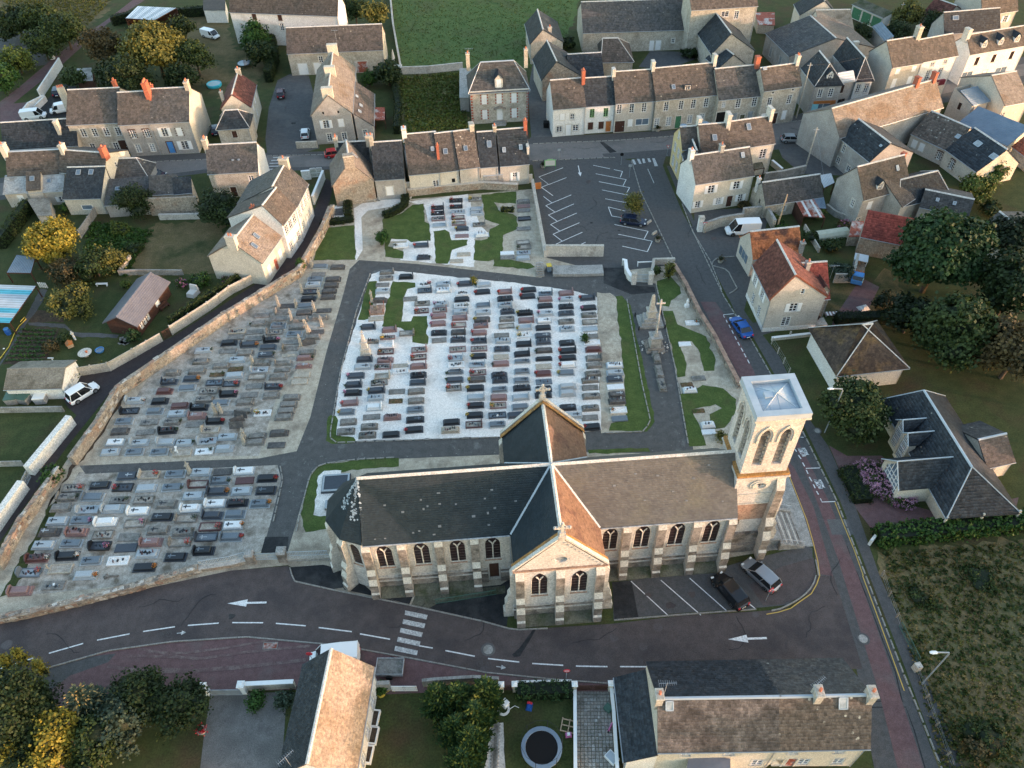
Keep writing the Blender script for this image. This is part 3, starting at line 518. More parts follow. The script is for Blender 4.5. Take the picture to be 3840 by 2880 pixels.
kerb([(30,113.1),(30.3,105.6),(32,88.2),(33.7,79.7),(34.9,72),(36.4,61.8),(37.4,51.2),(37.5,41.5),(37.6,31.3),(37.9,19.8)],1.2)
kerb([(23.12,127.55),(23.42,117.01),(26.05,96.98)],1.2);kerb([(5.1,134.5),(21.9,135),(34,136.2),(53,139.7),(61.6,141.5)],1.2);kerb([(-70.53,131.39),(-56.72,131.87),(-44.65,132.6),(-32.63,132.5)],1.2)
kerb([(30.27,105.22),(31.68,96.89),(32.02,88.59)],1.2);kerb([(31.73,95.9),(32.24,97.26),(33.33,97.81),(35.67,97.91)]);kerb([(31.71,95.79),(33.88,94.65),(34.4,89.94),(32.63,88.75)])
kerb([(4.77,128.3),(20.96,128.8)],1.2);kerb([(-21.7,96.2),(-22.8,87.4),(-23.5,74.4),(-23.3,62.9),(-22.4,62),(-12.2,62.1),(-1.7,62.2)],1.2);kerb([(17.5,88.4),(17.4,70.7),(17.6,64.2),(16.5,62.5),(11.2,62.4)],1.2);kerb([(22.34,91.44),(22.3,74.45),(21.71,59.9)],1.2)
kerb([(-25.1,48.9),(-25,53.4),(-24.8,57.1),(-23.9,58.6),(-20,59.2),(-14.2,59.4)],1.2);kerb([(-28.76,58.59),(-28.03,56.53),(-27.99,50.25)],1.2)
# tyre tracks worn into the red lay-by surface
g=mark_group('tyre_track')
for a,w in(([(-41.4,33.7),(-38.1,33.1),(-33.4,32.9),(-28.8,33.1),(-21.5,33.8)],.35),([(-39.7,34.7),(-35.4,34.5),(-32.2,34.2),(-27.6,34.8),(-20.7,35.3)],.3),([(-37.91,35.04),(-33.93,34.85),(-30.1,35.24),(-25.53,36.02)],.25),([(-35.83,33.3),(-32.67,33.06),(-27.33,33.39),(-22.72,33.58)],.2),([(-38.83,35.47),(-36.3,34.92),(-33.8,34.36)],.25)):
 stroke(g,'track',a,w,L(6)+.025,'tyre_dust')
sheet('church_yard',[(-24.9,44.4),(-24.3,42.7),(-19.8,41.6),(-18.5,41.8),(-19.4,44),(-21.3,44.6)],L(6),'asphalt_dark')
sheet('church_yard',[(-15.3,40.89),(-11.41,40.78),(-11.15,40.55),(-11.49,39.52)],L(7),'asphalt_dark')
# cracks, oil stains and small repairs in the tarmac
def walk(p,a,n,st):
 out=[p]
 for _ in range(n):a+=rnd.gauss(0,.35);p=(p[0]+st*math.cos(a),p[1]+st*math.sin(a));out.append(p)
 return out
for p,a in zip([(9.4,106.1),(13.8,111.8),(14.1,101.7),(16.1,103.7),(29.4,103.1),(29.9,91.2),(-49,37.3),(-40.3,40.1),(-32.4,41.3),(-13.6,37.1),(-5.5,35.4),(5.5,34.9),(21.1,33.7),(29.2,34.8),(33.8,39.4),(12.7,132.6),(27.5,134.1),(55.3,138)],[.3,1.2,2,.1,1.9,1.7,.2,.1,3,.2,.1,.3,.1,1.2,1.8,.1,.2,.1]):
 stroke(None,'tar_crack',walk(p,a,9,.55),.05,L(7)+.03,'asphalt_dark')
for p in[(9.5,109.2),(10.2,103.1),(12.9,114.6),(14,108.1),(19.4,102.3),(18.3,105.7),(14.5,120.7),(19.1,124.6),(13.9,40),(16,38.7),(18.5,39.9),(21,40.9),(33.4,102.9),(33.9,99.6),(-45.2,151.7),(-42.4,145),(-30.1,38.8),(-0.8,34.3),(27.4,34)]:
 s=rnd.uniform(.25,.7);sheet('oil_stain',[(p[0]+s*rnd.uniform(.5,1.1)*math.cos(k*.7),p[1]+s*rnd.uniform(.4,1)*math.sin(k*.7))for k in range(9)],L(7),rnd.choice(['asphalt_dark','asphalt_brown','asphalt_old']))
 # ---------------------------------------------------------------- the church
from mathutils.geometry import tessellate_polygon
def arch(w,z0,z1,n=6,cx=0.):
 """pointed arch outline (x, z), counter-clockwise from lower left"""
 h=min(.92*w,z1-z0-.1);zs=z1-h;pts=[(cx-w/2,z0),(cx+w/2,z0)]
 Rr=(h*h+(w/2)**2)/w
 for i in range(n+1):
  a=math.asin(h/Rr)*i/n;pts.append((cx+w/2-Rr+Rr*math.cos(a),zs+Rr*math.sin(a)))
 return pts+[(2*cx-x,z)for x,z in reversed(pts[2:-1])]
def rect(cx,z0,w,h):return[(cx-w/2,z0),(cx+w/2,z0),(cx+w/2,z0+h),(cx-w/2,z0+h)]
def holed(b,T,outer,holes,depth,mi=0,mr=0,back=None):
 """a wall face in x,z of frame T (outward -y) with real openings: reveals go depth inwards"""
 loops=[outer]+holes;fl=[p for q in loops for p in q]
 for t in tessellate_polygon([[Vector((p[0],p[1],0))for p in q]for q in loops]):
  a,c,d=(fl[i]for i in t)
  if(c[0]-a[0])*(d[1]-a[1])-(c[1]-a[1])*(d[0]-a[0])<0:c,d=d,c
  b.face([T@Vector((p[0],0,p[1]))for p in(a,c,d)],mi)
 for q in holes:
  for i in range(len(q)):
   p,r=q[i],q[(i+1)%len(q)]
   b.face([T@Vector(v)for v in((p[0],0,p[1]),(p[0],depth,p[1]),(r[0],depth,r[1]),(r[0],0,r[1]))],mr)
  if back is not None:b.face([T@Vector((p[0],depth,p[1]))for p in q],back)
def frame(x,y,rz):return Matrix.Translation((x,y,0))@Matrix.Rotation(rz,4,'Z')
CH=thing('church','cruciform stone church with slate roofs and square bell tower at the end','church',(4.193,38.126,0),R(3.3))
ZE,ZR,YC=9.2,14.3,8.7
def lancet_window(parent,T,w=1.75,z0=4.2,z1=8.5,double=True):
 """tracery, two leaded lights and a sill, set in the reveal of the opening"""
 b=MB();P=lambda x,y,z:tuple(T@Vector((x,y,z)))
 o=arch(w,z0,z1);i2=arch(w-.22,z0+.1,z1-.13)
 for k in range(len(o)):
  a,c,d,e=o[k],o[(k+1)%len(o)],i2[(k+1)%len(o)],i2[k]
  b.face([P(a[0],-.02,a[1]),P(c[0],-.02,c[1]),P(d[0],.1,d[1]),P(e[0],.1,e[1])])
 if double:
  zs=z1-.92*w
  for pts in(((0,z0),(0,zs+.15)),((0,zs+.1),(-.12,zs+.45),(-.36,zs+.8)),((0,zs+.1),(.12,zs+.45),(.36,zs+.8))):
   b.tube([P(x,.1,z)for x,z in pts],.075,5)
 win=b.build('window','dressed_stone',parent)
 g=MB();g.face([P(x,.17,z)for x,z in i2],0)
 n=7
 for k in range(1,n):
  z=z0+(z1-z0-.7)*k/n;g.tube([P(-w/2+.1,.15,z),P(w/2-.1,.15,z)],.016,4,1)
 g.build('pane',['church_glass','weathered_stone'],win)
 s=MB();s.box(-w/2,-.06,z0-.12,w/2,.12,z0+.04);s.v=[P(*v)for v in s.v];s.build('sill','red_stone',win)
 return win
 # walls with real window openings
XL=[-17.35,-13.6,-9.95,-6.35];XR=[5.75,9.1,12.72,16.35]
b=MB()
W0=lambda x,z0=4.2,z1=8.5,w=1.75:arch(w,z0,z1,6,x)
holed(b,frame(0,4.5,0),[(-19.3,0),(-4.38,0),(-4.38,ZE),(-19.3,ZE)],[W0(x)for x in XL]+[rect(-6.35,.5,1.0,2.9)],.3)
holed(b,frame(0,4.5,0),[(4.38,0),(18.5,0),(18.5,ZE),(4.38,ZE)],[W0(x)for x in XR],.3)
b.face([(18.5,12.9,0),(-19.3,12.9,0),(-19.3,12.9,ZE),(18.5,12.9,ZE)])
b.build('nave_wall','limestone',CH)
for x in XL+XR:lancet_window(CH,frame(x,4.5,0))
d=MB();d.box(-6.85,4.62,.5,-5.85,4.74,3.4);d.build('door','wood_dark',CH)
b=MB()
gab=[(-4.38,0),(4.38,0),(4.38,ZE),(0,14.35),(-4.38,ZE)]
rose=[(.62*math.cos(k*math.pi/8),10.75+.5*math.sin(k*math.pi/8))for k in range(16)]
holed(b,frame(0,0,0),gab,[W0(-2.0),W0(1.95),rose],.3,back=None)
b.face([(-4.38,4.6,0),(-4.38,0,0),(-4.38,0,ZE),(-4.38,4.6,ZE)]);b.face([(4.38,0,0),(4.38,4.6,0),(4.38,4.6,ZE),(4.38,0,ZE)])
b.build('transept_wall','pale_stone',CH);b=MB();b.face([(-x,17.3,z)for x,z in gab]);b.face([(-4.38,17.3,0),(-4.38,12.8,0),(-4.38,12.8,ZE),(-4.38,17.3,ZE)]);b.face([(4.38,12.8,0),(4.38,17.3,0),(4.38,17.3,ZE),(4.38,12.8,ZE)])
tw=b.build('transept_wall','pale_stone',CH)
for x in(-2.0,1.95):lancet_window(CH,frame(x,0,0))
b=MB()
for k in range(16):
 a,c=k*math.pi/8,(k+1)*math.pi/8
 f=lambda r,t,y:(r*math.cos(t),y,10.75+r*.82*math.sin(t))
 b.face([f(.86,a,-.03),f(.86,c,-.03),f(.62,c,.12),f(.62,a,.12)])
oc=b.build('oculus','dressed_stone',CH);b=MB();b.face([(.64*math.cos(k*math.pi/8),.2,10.75+.53*math.sin(k*math.pi/8))for k in range(16)]);b.build('pane','zinc_old',oc)
AP=[(-19.28,4.35),(-21.55,5.25),(-23.1,7.5),(-23.1,10.05),(-21.6,12.2),(-19.4,13.1)]
b=MB();AW=[(-19.3,4.5),(-21.4,5.5),(-22.8,7.6),(-22.8,9.9),(-21.4,12.0),(-19.3,12.9)]
for i in range(5):
 (x1,y1),(x0,y0)=AW[i],AW[i+1];Ln=math.hypot(x1-x0,y1-y0);T=frame(x0,y0,math.atan2(y1-y0,x1-x0))
 hs=[W0(Ln/2,4.4,8.3,1.15)]if i in(0,1,2)else[]
 holed(b,T,[(0,0),(Ln,0),(Ln,ZE),(0,ZE)],hs,.3)
b.build('apse_wall','pale_stone',CH)
for i in(0,1,2):
 (x1,y1),(x0,y0)=AW[i],AW[i+1];lancet_window(CH,frame((x0+x1)/2,(y0+y1)/2,math.atan2(y1-y0,x1-x0)),1.15,4.4,8.3,False)
 # plinths, string courses
b=MB()
b.box(-19.4,4.28,0,-7.0,4.6,2.35);b.box(-5.7,4.28,0,-4.4,4.6,2.35);b.box(4.5,4.28,0,18.4,4.6,2.35);b.box(-4.6,-.22,0,4.6,.1,2.35)
for z,p in((2.36,.16),(1.9,.32)):
 b.box(-19.4,4.5-p,z,-7.05,4.62,z+.16,1);b.box(-5.65,4.5-p,z,-4.42,4.62,z+.16,1);b.box(4.45,4.5-p,z,18.4,4.62,z+.16,1);b.box(-4.7,-p,z,4.7,.12,z+.16,1)
b.build('plinth',['weathered_stone','limestone'],CH)
b=MB();b.box(-4.62,-.16,ZE-.1,4.62,.1,ZE+.12)
b.build('string_course','red_stone',CH)
b=MB()
for i in range(11):
 for s in(1,):
  x=s*(.35+i*.36);b.box(x-.09,-.1,13.55-i*.42,x+.09,.05,13.75-i*.42)
b.build('corbel_table','dressed_stone',CH)
# buttresses: three stages with sloped weatherings
def buttress(name,x,y,rz,w=.85,h=9.0,sc=1.,parent=CH):
 t=h/9.
 prof=[(0,9.0,0),(-.5*sc,8.1,0),(-.5*sc,4.7,1),(-.82*sc,4.0,0),(-.82*sc,3.3,1),(-1.12*sc,2.5,0),(-1.12*sc,1.15,1),(-1.3*sc,1.0,0),(-1.3*sc,0,1)]
 b=MB()
 for(y0,z0,_),(y1,z1,m)in zip(prof,prof[1:]):
  b.face([(-w/2,y1,z1*t),(w/2,y1,z1*t),(w/2,y0,z0*t),(-w/2,y0,z0*t)],m)
 for s in(-1,1):
  q=[(s*w/2,.1,0),(s*w/2,.1,9.0*t)]+[(s*w/2,y,z*t)for y,z,_ in prof]
  b.face(q if s<0 else q[::-1],2)
 o=b.build(name,['dressed_stone','weathered_stone','limestone'],parent);o.location=(x,y,0);o.rotation_euler=(0,0,rz);return o
for x in(-3.95,0,3.9):buttress('buttress',x,0,0)
for x in(-19.0,-15.47,-11.75,-8.15):buttress('buttress',x,4.5,0)
for x in(7.35,10.92,14.55,18.15):buttress('buttress',x,4.5,0)
for x,y,r in((-4.38,.5,-90),(4.38,.5,90),(-4.38,16.8,-90),(4.38,16.8,90),(-21.4,5.5,-47),(-22.8,7.6,-72),(-22.8,9.9,-108)):buttress('buttress',x,y,R(r),.8)
# mossy aprons between the buttress feet
def apron(x0,x1,y):
 b=MB();b.face([(x0,y-.25,.75),(x0,y-1.25,.16),(x1,y-1.25,.16),(x1,y-.25,.75)]);b.face([(x0,y-1.25,.16),(x0,y-1.3,0),(x1,y-1.3,0),(x1,y-1.25,.16)]);b.build('apron','mossy_concrete',CH)
for x0,x1 in((-3.5,-.45),(.45,3.45)):apron(x0,x1,0)
for x0,x1 in((-18.5,-15.9),(-15.0,-12.2),(-11.3,-8.6),(5.2,6.9),(7.8,10.5),(11.4,14.1),(15.0,17.7)):apron(x0,x1,4.5)
# roofs: base skin, slates, ridge and valley leads
ze,zr,o=9.05,ZR,4.5
mir=lambda pl:[(p[0],2*YC-p[1],p[2])for p in(pl[1],pl[0],pl[3],pl[2])]
NL=[(-19.2,4.2,ze),(-o,4.2,ze),(0,YC,zr),(-19.1,YC,zr)];NR=[(o,4.2,ze),(18.5,4.2,ze),(18.5,YC,zr),(0,YC,zr)]
TL=[(-o,4.2,ze),(-o,.32,ze),(0,.32,zr),(0,YC,zr)];TR=[(o,.32,ze),(o,4.2,ze),(0,YC,zr),(0,.32,zr)]
APX=(-19.1,YC,zr);AF=[[(*AP[i+1],ze),(*AP[i],ze),APX,APX]for i in range(5)]
def roof_part(name,planes,m,e=.24,w=.27):
 b=MB()
 for p in planes:
  q=[tuple(Vector(v)-Vector((0,0,.03)))for v in p];b.face(q if q[2]!=q[3]else q[:3])
  b.face([q[0],tuple(Vector(q[0])-Vector((0,0,.14))),tuple(Vector(q[1])-Vector((0,0,.14))),q[1]])
 r=b.build(name,m,CH,True)
 V,F,T=slates(planes,e,w);s=link('slates',nmesh(V,F,m,T),r);s['kind']='stuff';return r
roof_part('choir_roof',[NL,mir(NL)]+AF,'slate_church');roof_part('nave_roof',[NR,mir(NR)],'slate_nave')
roof_part('transept_roof',[TL,mir(TR)[0:0]or mir([(-o,4.2,ze),(-o,.32,ze),(0,.32,zr),(0,YC,zr)])],'slate_church');roof_part('transept_roof',[TR,mir(TR)],'slate_sunlit')
# pale replacement slates and the lime run below the apse finial
NM=Vector((0,-(zr-ze),o)).normalized()
for k,(u,v,w,h)in enumerate(((-11.5,.68,.5,.2),(-13.2,.6,.3,.2),(-12.6,.5,.3,.22),(-11.4,.52,.35,.22),(-16.8,.56,.35,.2),(-15.1,.44,.4,.25),(-13.0,.46,.3,.28),(-6.9,.55,.3,.2),(-6.2,.67,.4,.2),(-6.0,.4,.35,.25),(-6.7,.33,.3,.3),(-3.9,.48,.35,.2),(-11.6,.19,.45,.3),(-13.6,.15,.3,.18),(-14.2,.13,.3,.18),(-6.7,.16,.35,.2),(-8.2,.3,.5,.3),(-18.0,.08,.3,.15),(-17.0,.08,.3,.15),(-12.2,.08,.4,.2),(-9.8,.5,.3,.2),(6.0,.6,.4,.2),(8.2,.75,.35,.2),(10.4,.7,.4,.2),(11.9,.45,.35,.2),(14.0,.62,.4,.22),(15.6,.8,.35,.2),(13.2,.3,.35,.2),(9.0,.35,.35,.2),(16.9,.25,.3,.2))):
 w*=.7;h*=.8;q=Vector((u,4.2+4.5*v,ze+(zr-ze)*v));up=Vector((0,4.5,zr-ze)).normalized();b=MB()
 b.face([tuple(q+NM*.04),tuple(q+Vector((w,0,0))+NM*.04),tuple(q+Vector((w,0,0))+up*h+NM*.03),tuple(q+up*h+NM*.03)]);b.build('slate','slate_pale',CH)
b=MB()
for k in range(170):
 fi=rnd.choice((0,0,1,1,5));t=rnd.random()**1.4*.62+.04
 if fi==5:p0=Vector((-19.1+rnd.gauss(.25,.18)*(.3+t),4.3,ze))
 else:p0=Vector((*AP[fi],ze)).lerp(Vector((*AP[fi+1],ze)),.5+rnd.gauss(0,.16))
 c=Vector(APX).lerp(p0,t);nn=NM if fi==5 else(Vector((*AP[fi],ze))-Vector((*AP[fi+1],ze))).cross(Vector(APX)-Vector((*AP[fi+1],ze))).normalized()
 if nn.z<0:nn=-nn
 a=nn.orthogonal().normalized()*rnd.uniform(.04,.11);d2=nn.cross(a);c=c+nn*.045
 b.face([tuple(c+a+d2),tuple(c-a+d2),tuple(c-a-d2),tuple(c+a-d2)])
b.build('lime_run','lead',CH)['kind']='stuff'
b=MB()
def cap(p,q,w=.2,h=.09):
 p,q=Vector(p),Vector(q);d=(q-p).normalized();s=d.cross(Vector((0,0,1))).normalized()*w;up=Vector((0,0,h));dn=Vector((0,0,-.14))
 for a,c in((p+s+dn,p+up),(p+up,p-s+dn)):
  b.face([tuple(a),tuple(a+(q-p)),tuple(c+(q-p)),tuple(c)])
cap((-19.2,YC,zr),(18.5,YC,zr));cap((0,.5,zr),(0,16.9,zr))
b.build('ridge_lead','ridge_mortar',CH)
b=MB()
for s,t in((-1,-1),(1,-1),(-1,1),(1,1)):
 a,c=Vector((s*o,YC+t*o,ze)),Vector((0,YC,zr));sd=Vector((s,-t,0)).normalized()*.13;u=Vector((0,0,.10))
 b.face([tuple(a+sd+u),tuple(c+sd+u),tuple(c-sd+u),tuple(a-sd+u)])
b.build('valley_lead','lead',CH)
# gable copings with rust-coloured lichen, crosses, gutters, downpipes
for y in(.16,17.22):
 b=MB()
 for s in(-1,1):
  a,c=Vector((s*4.7,0,ZE-.1)),Vector((0,0,14.5));n=Vector((s*(14.5-ZE),0,4.7)).normalized()
  for y0,y1,m,h in((y-.2,y+.2,0,.32),(y+.2 if y<9 else y-.62,y+.62 if y<9 else y-.2,1,.13)):
   q=[a,c,c+n*h*.0+Vector((0,0,h)),a+Vector((0,0,h))]
   i=len(b.v);b.v+=[(p.x,y0,p.z)for p in q]+[(p.x,y1,p.z)for p in q]
   for f in((0,1,2,3),(7,6,5,4),(3,2,6,7),(0,4,5,1),(0,3,7,4),(1,5,6,2)):b.f.append(tuple(i+k for k in f));b.mi.append(m);b.t.append(.5)
 cp=b.build('gable_coping',['dressed_stone','orange_lichen'],CH)
 c=MB();c.box(-.42,y-.36,14.3,.42,y+.36,15.05);c.box(-.28,y-.26,15.05,.28,y+.26,15.5);c.box(-.13,y-.13,15.5,.13,y+.13,17.0)
 c.box(-.8,y-.12,16.1,.8,y+.12,16.36);c.tube([(.46*math.cos(t*math.pi/6),y,16.23+.46*math.sin(t*math.pi/6))for t in range(13)],.1,6)
 for sx,sz in((-.8,16.23),(.8,16.23),(0,17.0)):c.lathe([(.02,sz-.19),(.19,sz-.08),(.19,sz+.08),(.02,sz+.19)],sx,y,8)
 c.v=[(x*.85,y+(b2-y)*.85,14.3+(z-14.3)*.85)for x,b2,z in c.v];c.build('cross','limestone',CH)
for x0,x1 in((-19.2,-4.6),(4.6,18.4)):b=MB();b.tube([(x0,4.12,9.0),(x1,4.12,9.0)],.08,6);b.build('gutter','zinc_old',CH)
for x,y in((-18.5,4.4),(-4.55,4.3),(4.55,4.3),(17.6,4.35)):
 b=MB();b.tube([(x,y,8.9),(x,y,.2)],.06,6);b.build('downpipe','zinc_old',CH)
 # ---- the tower
TX,TY=20.75,8.65
TW=thing('bell_tower','square stone bell tower with paired louvred lancets and zinc cap','church tower',(0,0,0));TW.parent=CH
del TW['label'],TW['category']
b=MB();H1,H2=2.5,2.3
def side(k,h):return frame(TX+h*math.sin(k*math.pi/2),TY-h*math.cos(k*math.pi/2),k*math.pi/2)
for k in range(4):
 lo=[(-H1,0),(H1,0),(H1,13.3),(-H1,13.3)]
 quat=[((.3+.14*math.cos(4*t))*math.cos(t),11.75+(.3+.14*math.cos(4*t))*math.sin(t))for t in[i*math.pi/12 for i in range(24)]]
 if k==0:holed(b,side(k,H1),lo,[quat,arch(.75,4.6,6.5,5,-1.2)],.35,0,1,2)
 elif k==1:holed(b,side(k,H1),lo,[arch(1.7,.9,5.0,6,0)],.4,0,1,2)
 else:b.face([tuple(side(k,H1)@Vector((x,0,z)))for x,z in lo])
b.build('tower_wall',['pale_stone','limestone','dark_void'],TW)
b=MB()
for k in range(4):holed(b,side(k,H2),[(-H2,13.3),(H2,13.3),(H2,21.7),(-H2,21.7)],[arch(.98,14.7,20.0,6,s*.98)for s in(-1,1)],.75,0,0,1)
b.face([(TX-H1,TY-H1,13.3),(TX+H1,TY-H1,13.3),(TX+H1,TY+H1,13.3),(TX-H1,TY+H1,13.3)])
b.build('belfry_wall',['pale_stone','dark_void'],TW)
for k in range(4):
 for s in(-1,1):
  T=side(k,H2);b=MB();ou=arch(1.62,18.2,20.6,6,s*.98);inn=arch(1.28,18.2,20.35,6,s*.98)
  for i in range(1,len(ou)-0):
   j=(i+1)%len(ou)
   if i==0 or j==1:continue
   q=[ou[i],ou[j],inn[j],inn[i]]
   if j==0:q=[ou[i],ou[0],inn[0],inn[i]]
   b.face([tuple(T@Vector((x,-.13,z)))for x,z in q]);b.face([tuple(T@Vector((x,y,z)))for(x,z),y in((q[0],-.13),(q[1],-.13),(q[1],0),(q[0],0))][::-1])
   b.face([tuple(T@Vector((x,y,z)))for(x,z),y in((q[3],-.13),(q[2],-.13),(q[2],0),(q[3],0))])
  for x in(.98*s-.56,.98*s+.56):
   b.tube([tuple(T@Vector((x,.12,z)))for z in(14.6,18.9)],.09,6);b.tube([tuple(T@Vector((x+(.13 if x>.98*s else-.13)*-1,.34,z)))for z in(14.6,19.1)],.08,6)
  op=b.build('belfry_opening','dressed_stone',TW)
  lm=MB();lm.box(-.5,-.28,-.02,.5,.3,.02);me=lm.mesh('weathered_stone')
  for i in range(8):
   z=15.1+i*.58;l=link('louvre',me,op);l.matrix_world=Matrix.Identity(4)
   l.matrix_local=T@Matrix.Translation((s*.98,.42,z))@Matrix.Rotation(R(38),4,'X')
b=MB()
b.box(TX-2.62,TY-2.62,13.15,TX+2.62,TY+2.62,13.5,1);b.box(TX-2.72,TY-2.72,13.0,TX+2.72,TY+2.72,13.16,0)
for z in(10.15,8.5):b.box(TX-2.6,TY-2.62,z,TX+2.6,TY-2.4,z+.14,0)
b.build('string_course',['dressed_stone','orange_lichen'],TW)
b=MB()
for x0,y0,x1,y1 in((-2.55,-2.55,2.55,-1.85),(-2.55,1.85,2.55,2.55),(-2.55,-1.85,-1.85,1.85),(1.85,-1.85,2.55,1.85)):b.box(TX+x0,TY+y0,21.7,TX+x1,TY+y1,22.3)
b.build('parapet','lead',TW)
b=MB();b.box(TX-2.6,TY-2.6,21.45,TX+2.6,TY+2.6,21.7,top=-.0);b.build('cornice','dressed_stone',TW)
b=MB();ap=(TX,TY,22.5)
cs=[(TX-1.84,TY-1.84,21.85),(TX+1.84,TY-1.84,21.85),(TX+1.84,TY+1.84,21.85),(TX-1.84,TY+1.84,21.85)]
for i in range(4):b.face([cs[i],cs[(i+1)%4],ap])
for i in range(4):
 b.tube([cs[i],ap],.05,5,1);p,q=Vector(cs[i]),Vector(cs[(i+1)%4])
 for t in(.25,.5,.75):
  u=p.lerp(q,t);tt=1-abs(t-.5)*2;e=u.lerp(Vector(ap),tt)if t==.5 else u.lerp(((p if t<.5 else q)).lerp(Vector(ap),.5),1);b.tube([tuple(u),tuple(e)],.03,4,1)
b.box(TX-1.15,TY-.35,22.12,TX-.35,TY+.4,22.42,0)
b.build('cap_roof',['zinc','lead'],TW)
b=MB()
for x in(-.95,-.2):pass
for r,y in((1.05,-.12),(.8,-.2)):
 for k in range(20):
  a,c=k*math.pi/10,(k+1)*math.pi/10;f=lambda rr,t,yy:(TX+rr*math.cos(t),TY-H1+yy,11.75+rr*.8*math.sin(t))
  b.face([f(r,a,y),f(r,c,y),f(r-.24,c,y),f(r-.24,a,y)]);b.face([f(r,a,0),f(r,c,0),f(r,c,y),f(r,a,y)]);b.face([f(r-.24,a,y),f(r-.24,c,y),f(r-.24,c,0),f(r-.24,a,0)])
b.build('quatrefoil_frame','dressed_stone',TW)
b=MB();b.box(TX-2.0,TY-H1-.03,5.6,TX+2.1,TY-H1+.1,8.4,1);b.build('stained_masonry',['weathered_stone','red_stone'],TW)
b=MB();b.box(TX-2.0,TY-H1-.35,0,TX+2.1,TY-H1+.1,3.2,top=.0);b.box(TX-2.1,TY-H1-.6,0,TX+2.2,TY-H1+.1,1.5);b.build('plinth','weathered_stone',TW)
for x,r in((TX-2.1,0),(TX+2.0,0)):buttress('buttress',x,TY-H1,0,.85,12.6 if x>TX else 8.6,1.35,TW)
for y in(TY-2.0,TY+2.0):buttress('buttress',TX+H1,y,R(90),.85,9.5,1.2,TW)
buttress('buttress',TX-2.1,TY+H1,R(180),.85,12,1.2,TW)
st=MB();st.box(TX+2.4,6.0,0,TX+4.6,11.4,1.15);st.build('landing','concrete_grey',TW)
for i in range(7):
 b=MB();x=TX+4.6+i*.36;b.box(x,5.6,0,x+.36,10.0,1.0-.14*i);b.box(x+.25,5.62,.99-.14*i,x+.37,9.98,1.02-.14*i,1);b.build('step',['concrete_grey','dressed_stone' if i%2 else 'weathered_stone'],TW)
for y in(5.35,10.1):
 b=MB();b.vprism([(TX+4.4,0),(TX+7.3,0),(TX+7.3,.3),(TX+4.4,1.3)],y,y+.3);b.build('stair_wall','concrete_grey',TW)
 b=MB();b.tube([(TX+4.5,y+.15,2.1),(TX+7.2,y+.15,1.15)],.03,5)
 for t in(0,.33,.66,1):x=TX+4.5+2.7*t;b.tube([(x,y+.15,.3),(x,y+.15,2.1-.95*t)],.025,5)
 b.build('handrail','rail_metal',TW)
 # lean-to strip behind the choir and the ramp with railing in front of the side door
b=MB();b.box(-13.9,14.2,0,-4.9,14.9,1.3);b.box(-13.95,14.1,1.3,-4.85,15.0,1.4,1)
b.box(-13.9,12.9,0,-13.2,14.2,1.3);b.box(-13.95,12.9,1.3,-13.1,14.1,1.4,1)
b.build('stair_enclosure',['concrete_grey','lead'],CH)
def railing(name,pts,h,m,label,cat,step=.15,r=.012,posts=2.0,parent=None,z=0):
 t=thing(name,label,cat,(*pts[0],z));o=Vector((*pts[0],0))
 b=MB()
 P=[Vector((*p,0))-o for p in pts]
 for zz in(.12,h):b.tube([tuple(p+Vector((0,0,zz)))for p in P],.04,5)
 b.build('rail',m,t)
 bars=MB();bars.box(-r,-r,.12,r,r,h);me=bars.mesh(m)
 q=resample(pts,step)[:300]
 for x,y in q:link('bar',me,t,(x-o.x,y-o.y,0))
 return t
railing('ramp_railing',[(-8.68,39.55),(-6.27,39.87),(-3.98,40.2),(-2.25,40.48)],1.0,'green_metal','dark green ramp railing in front of the church side door','railing')
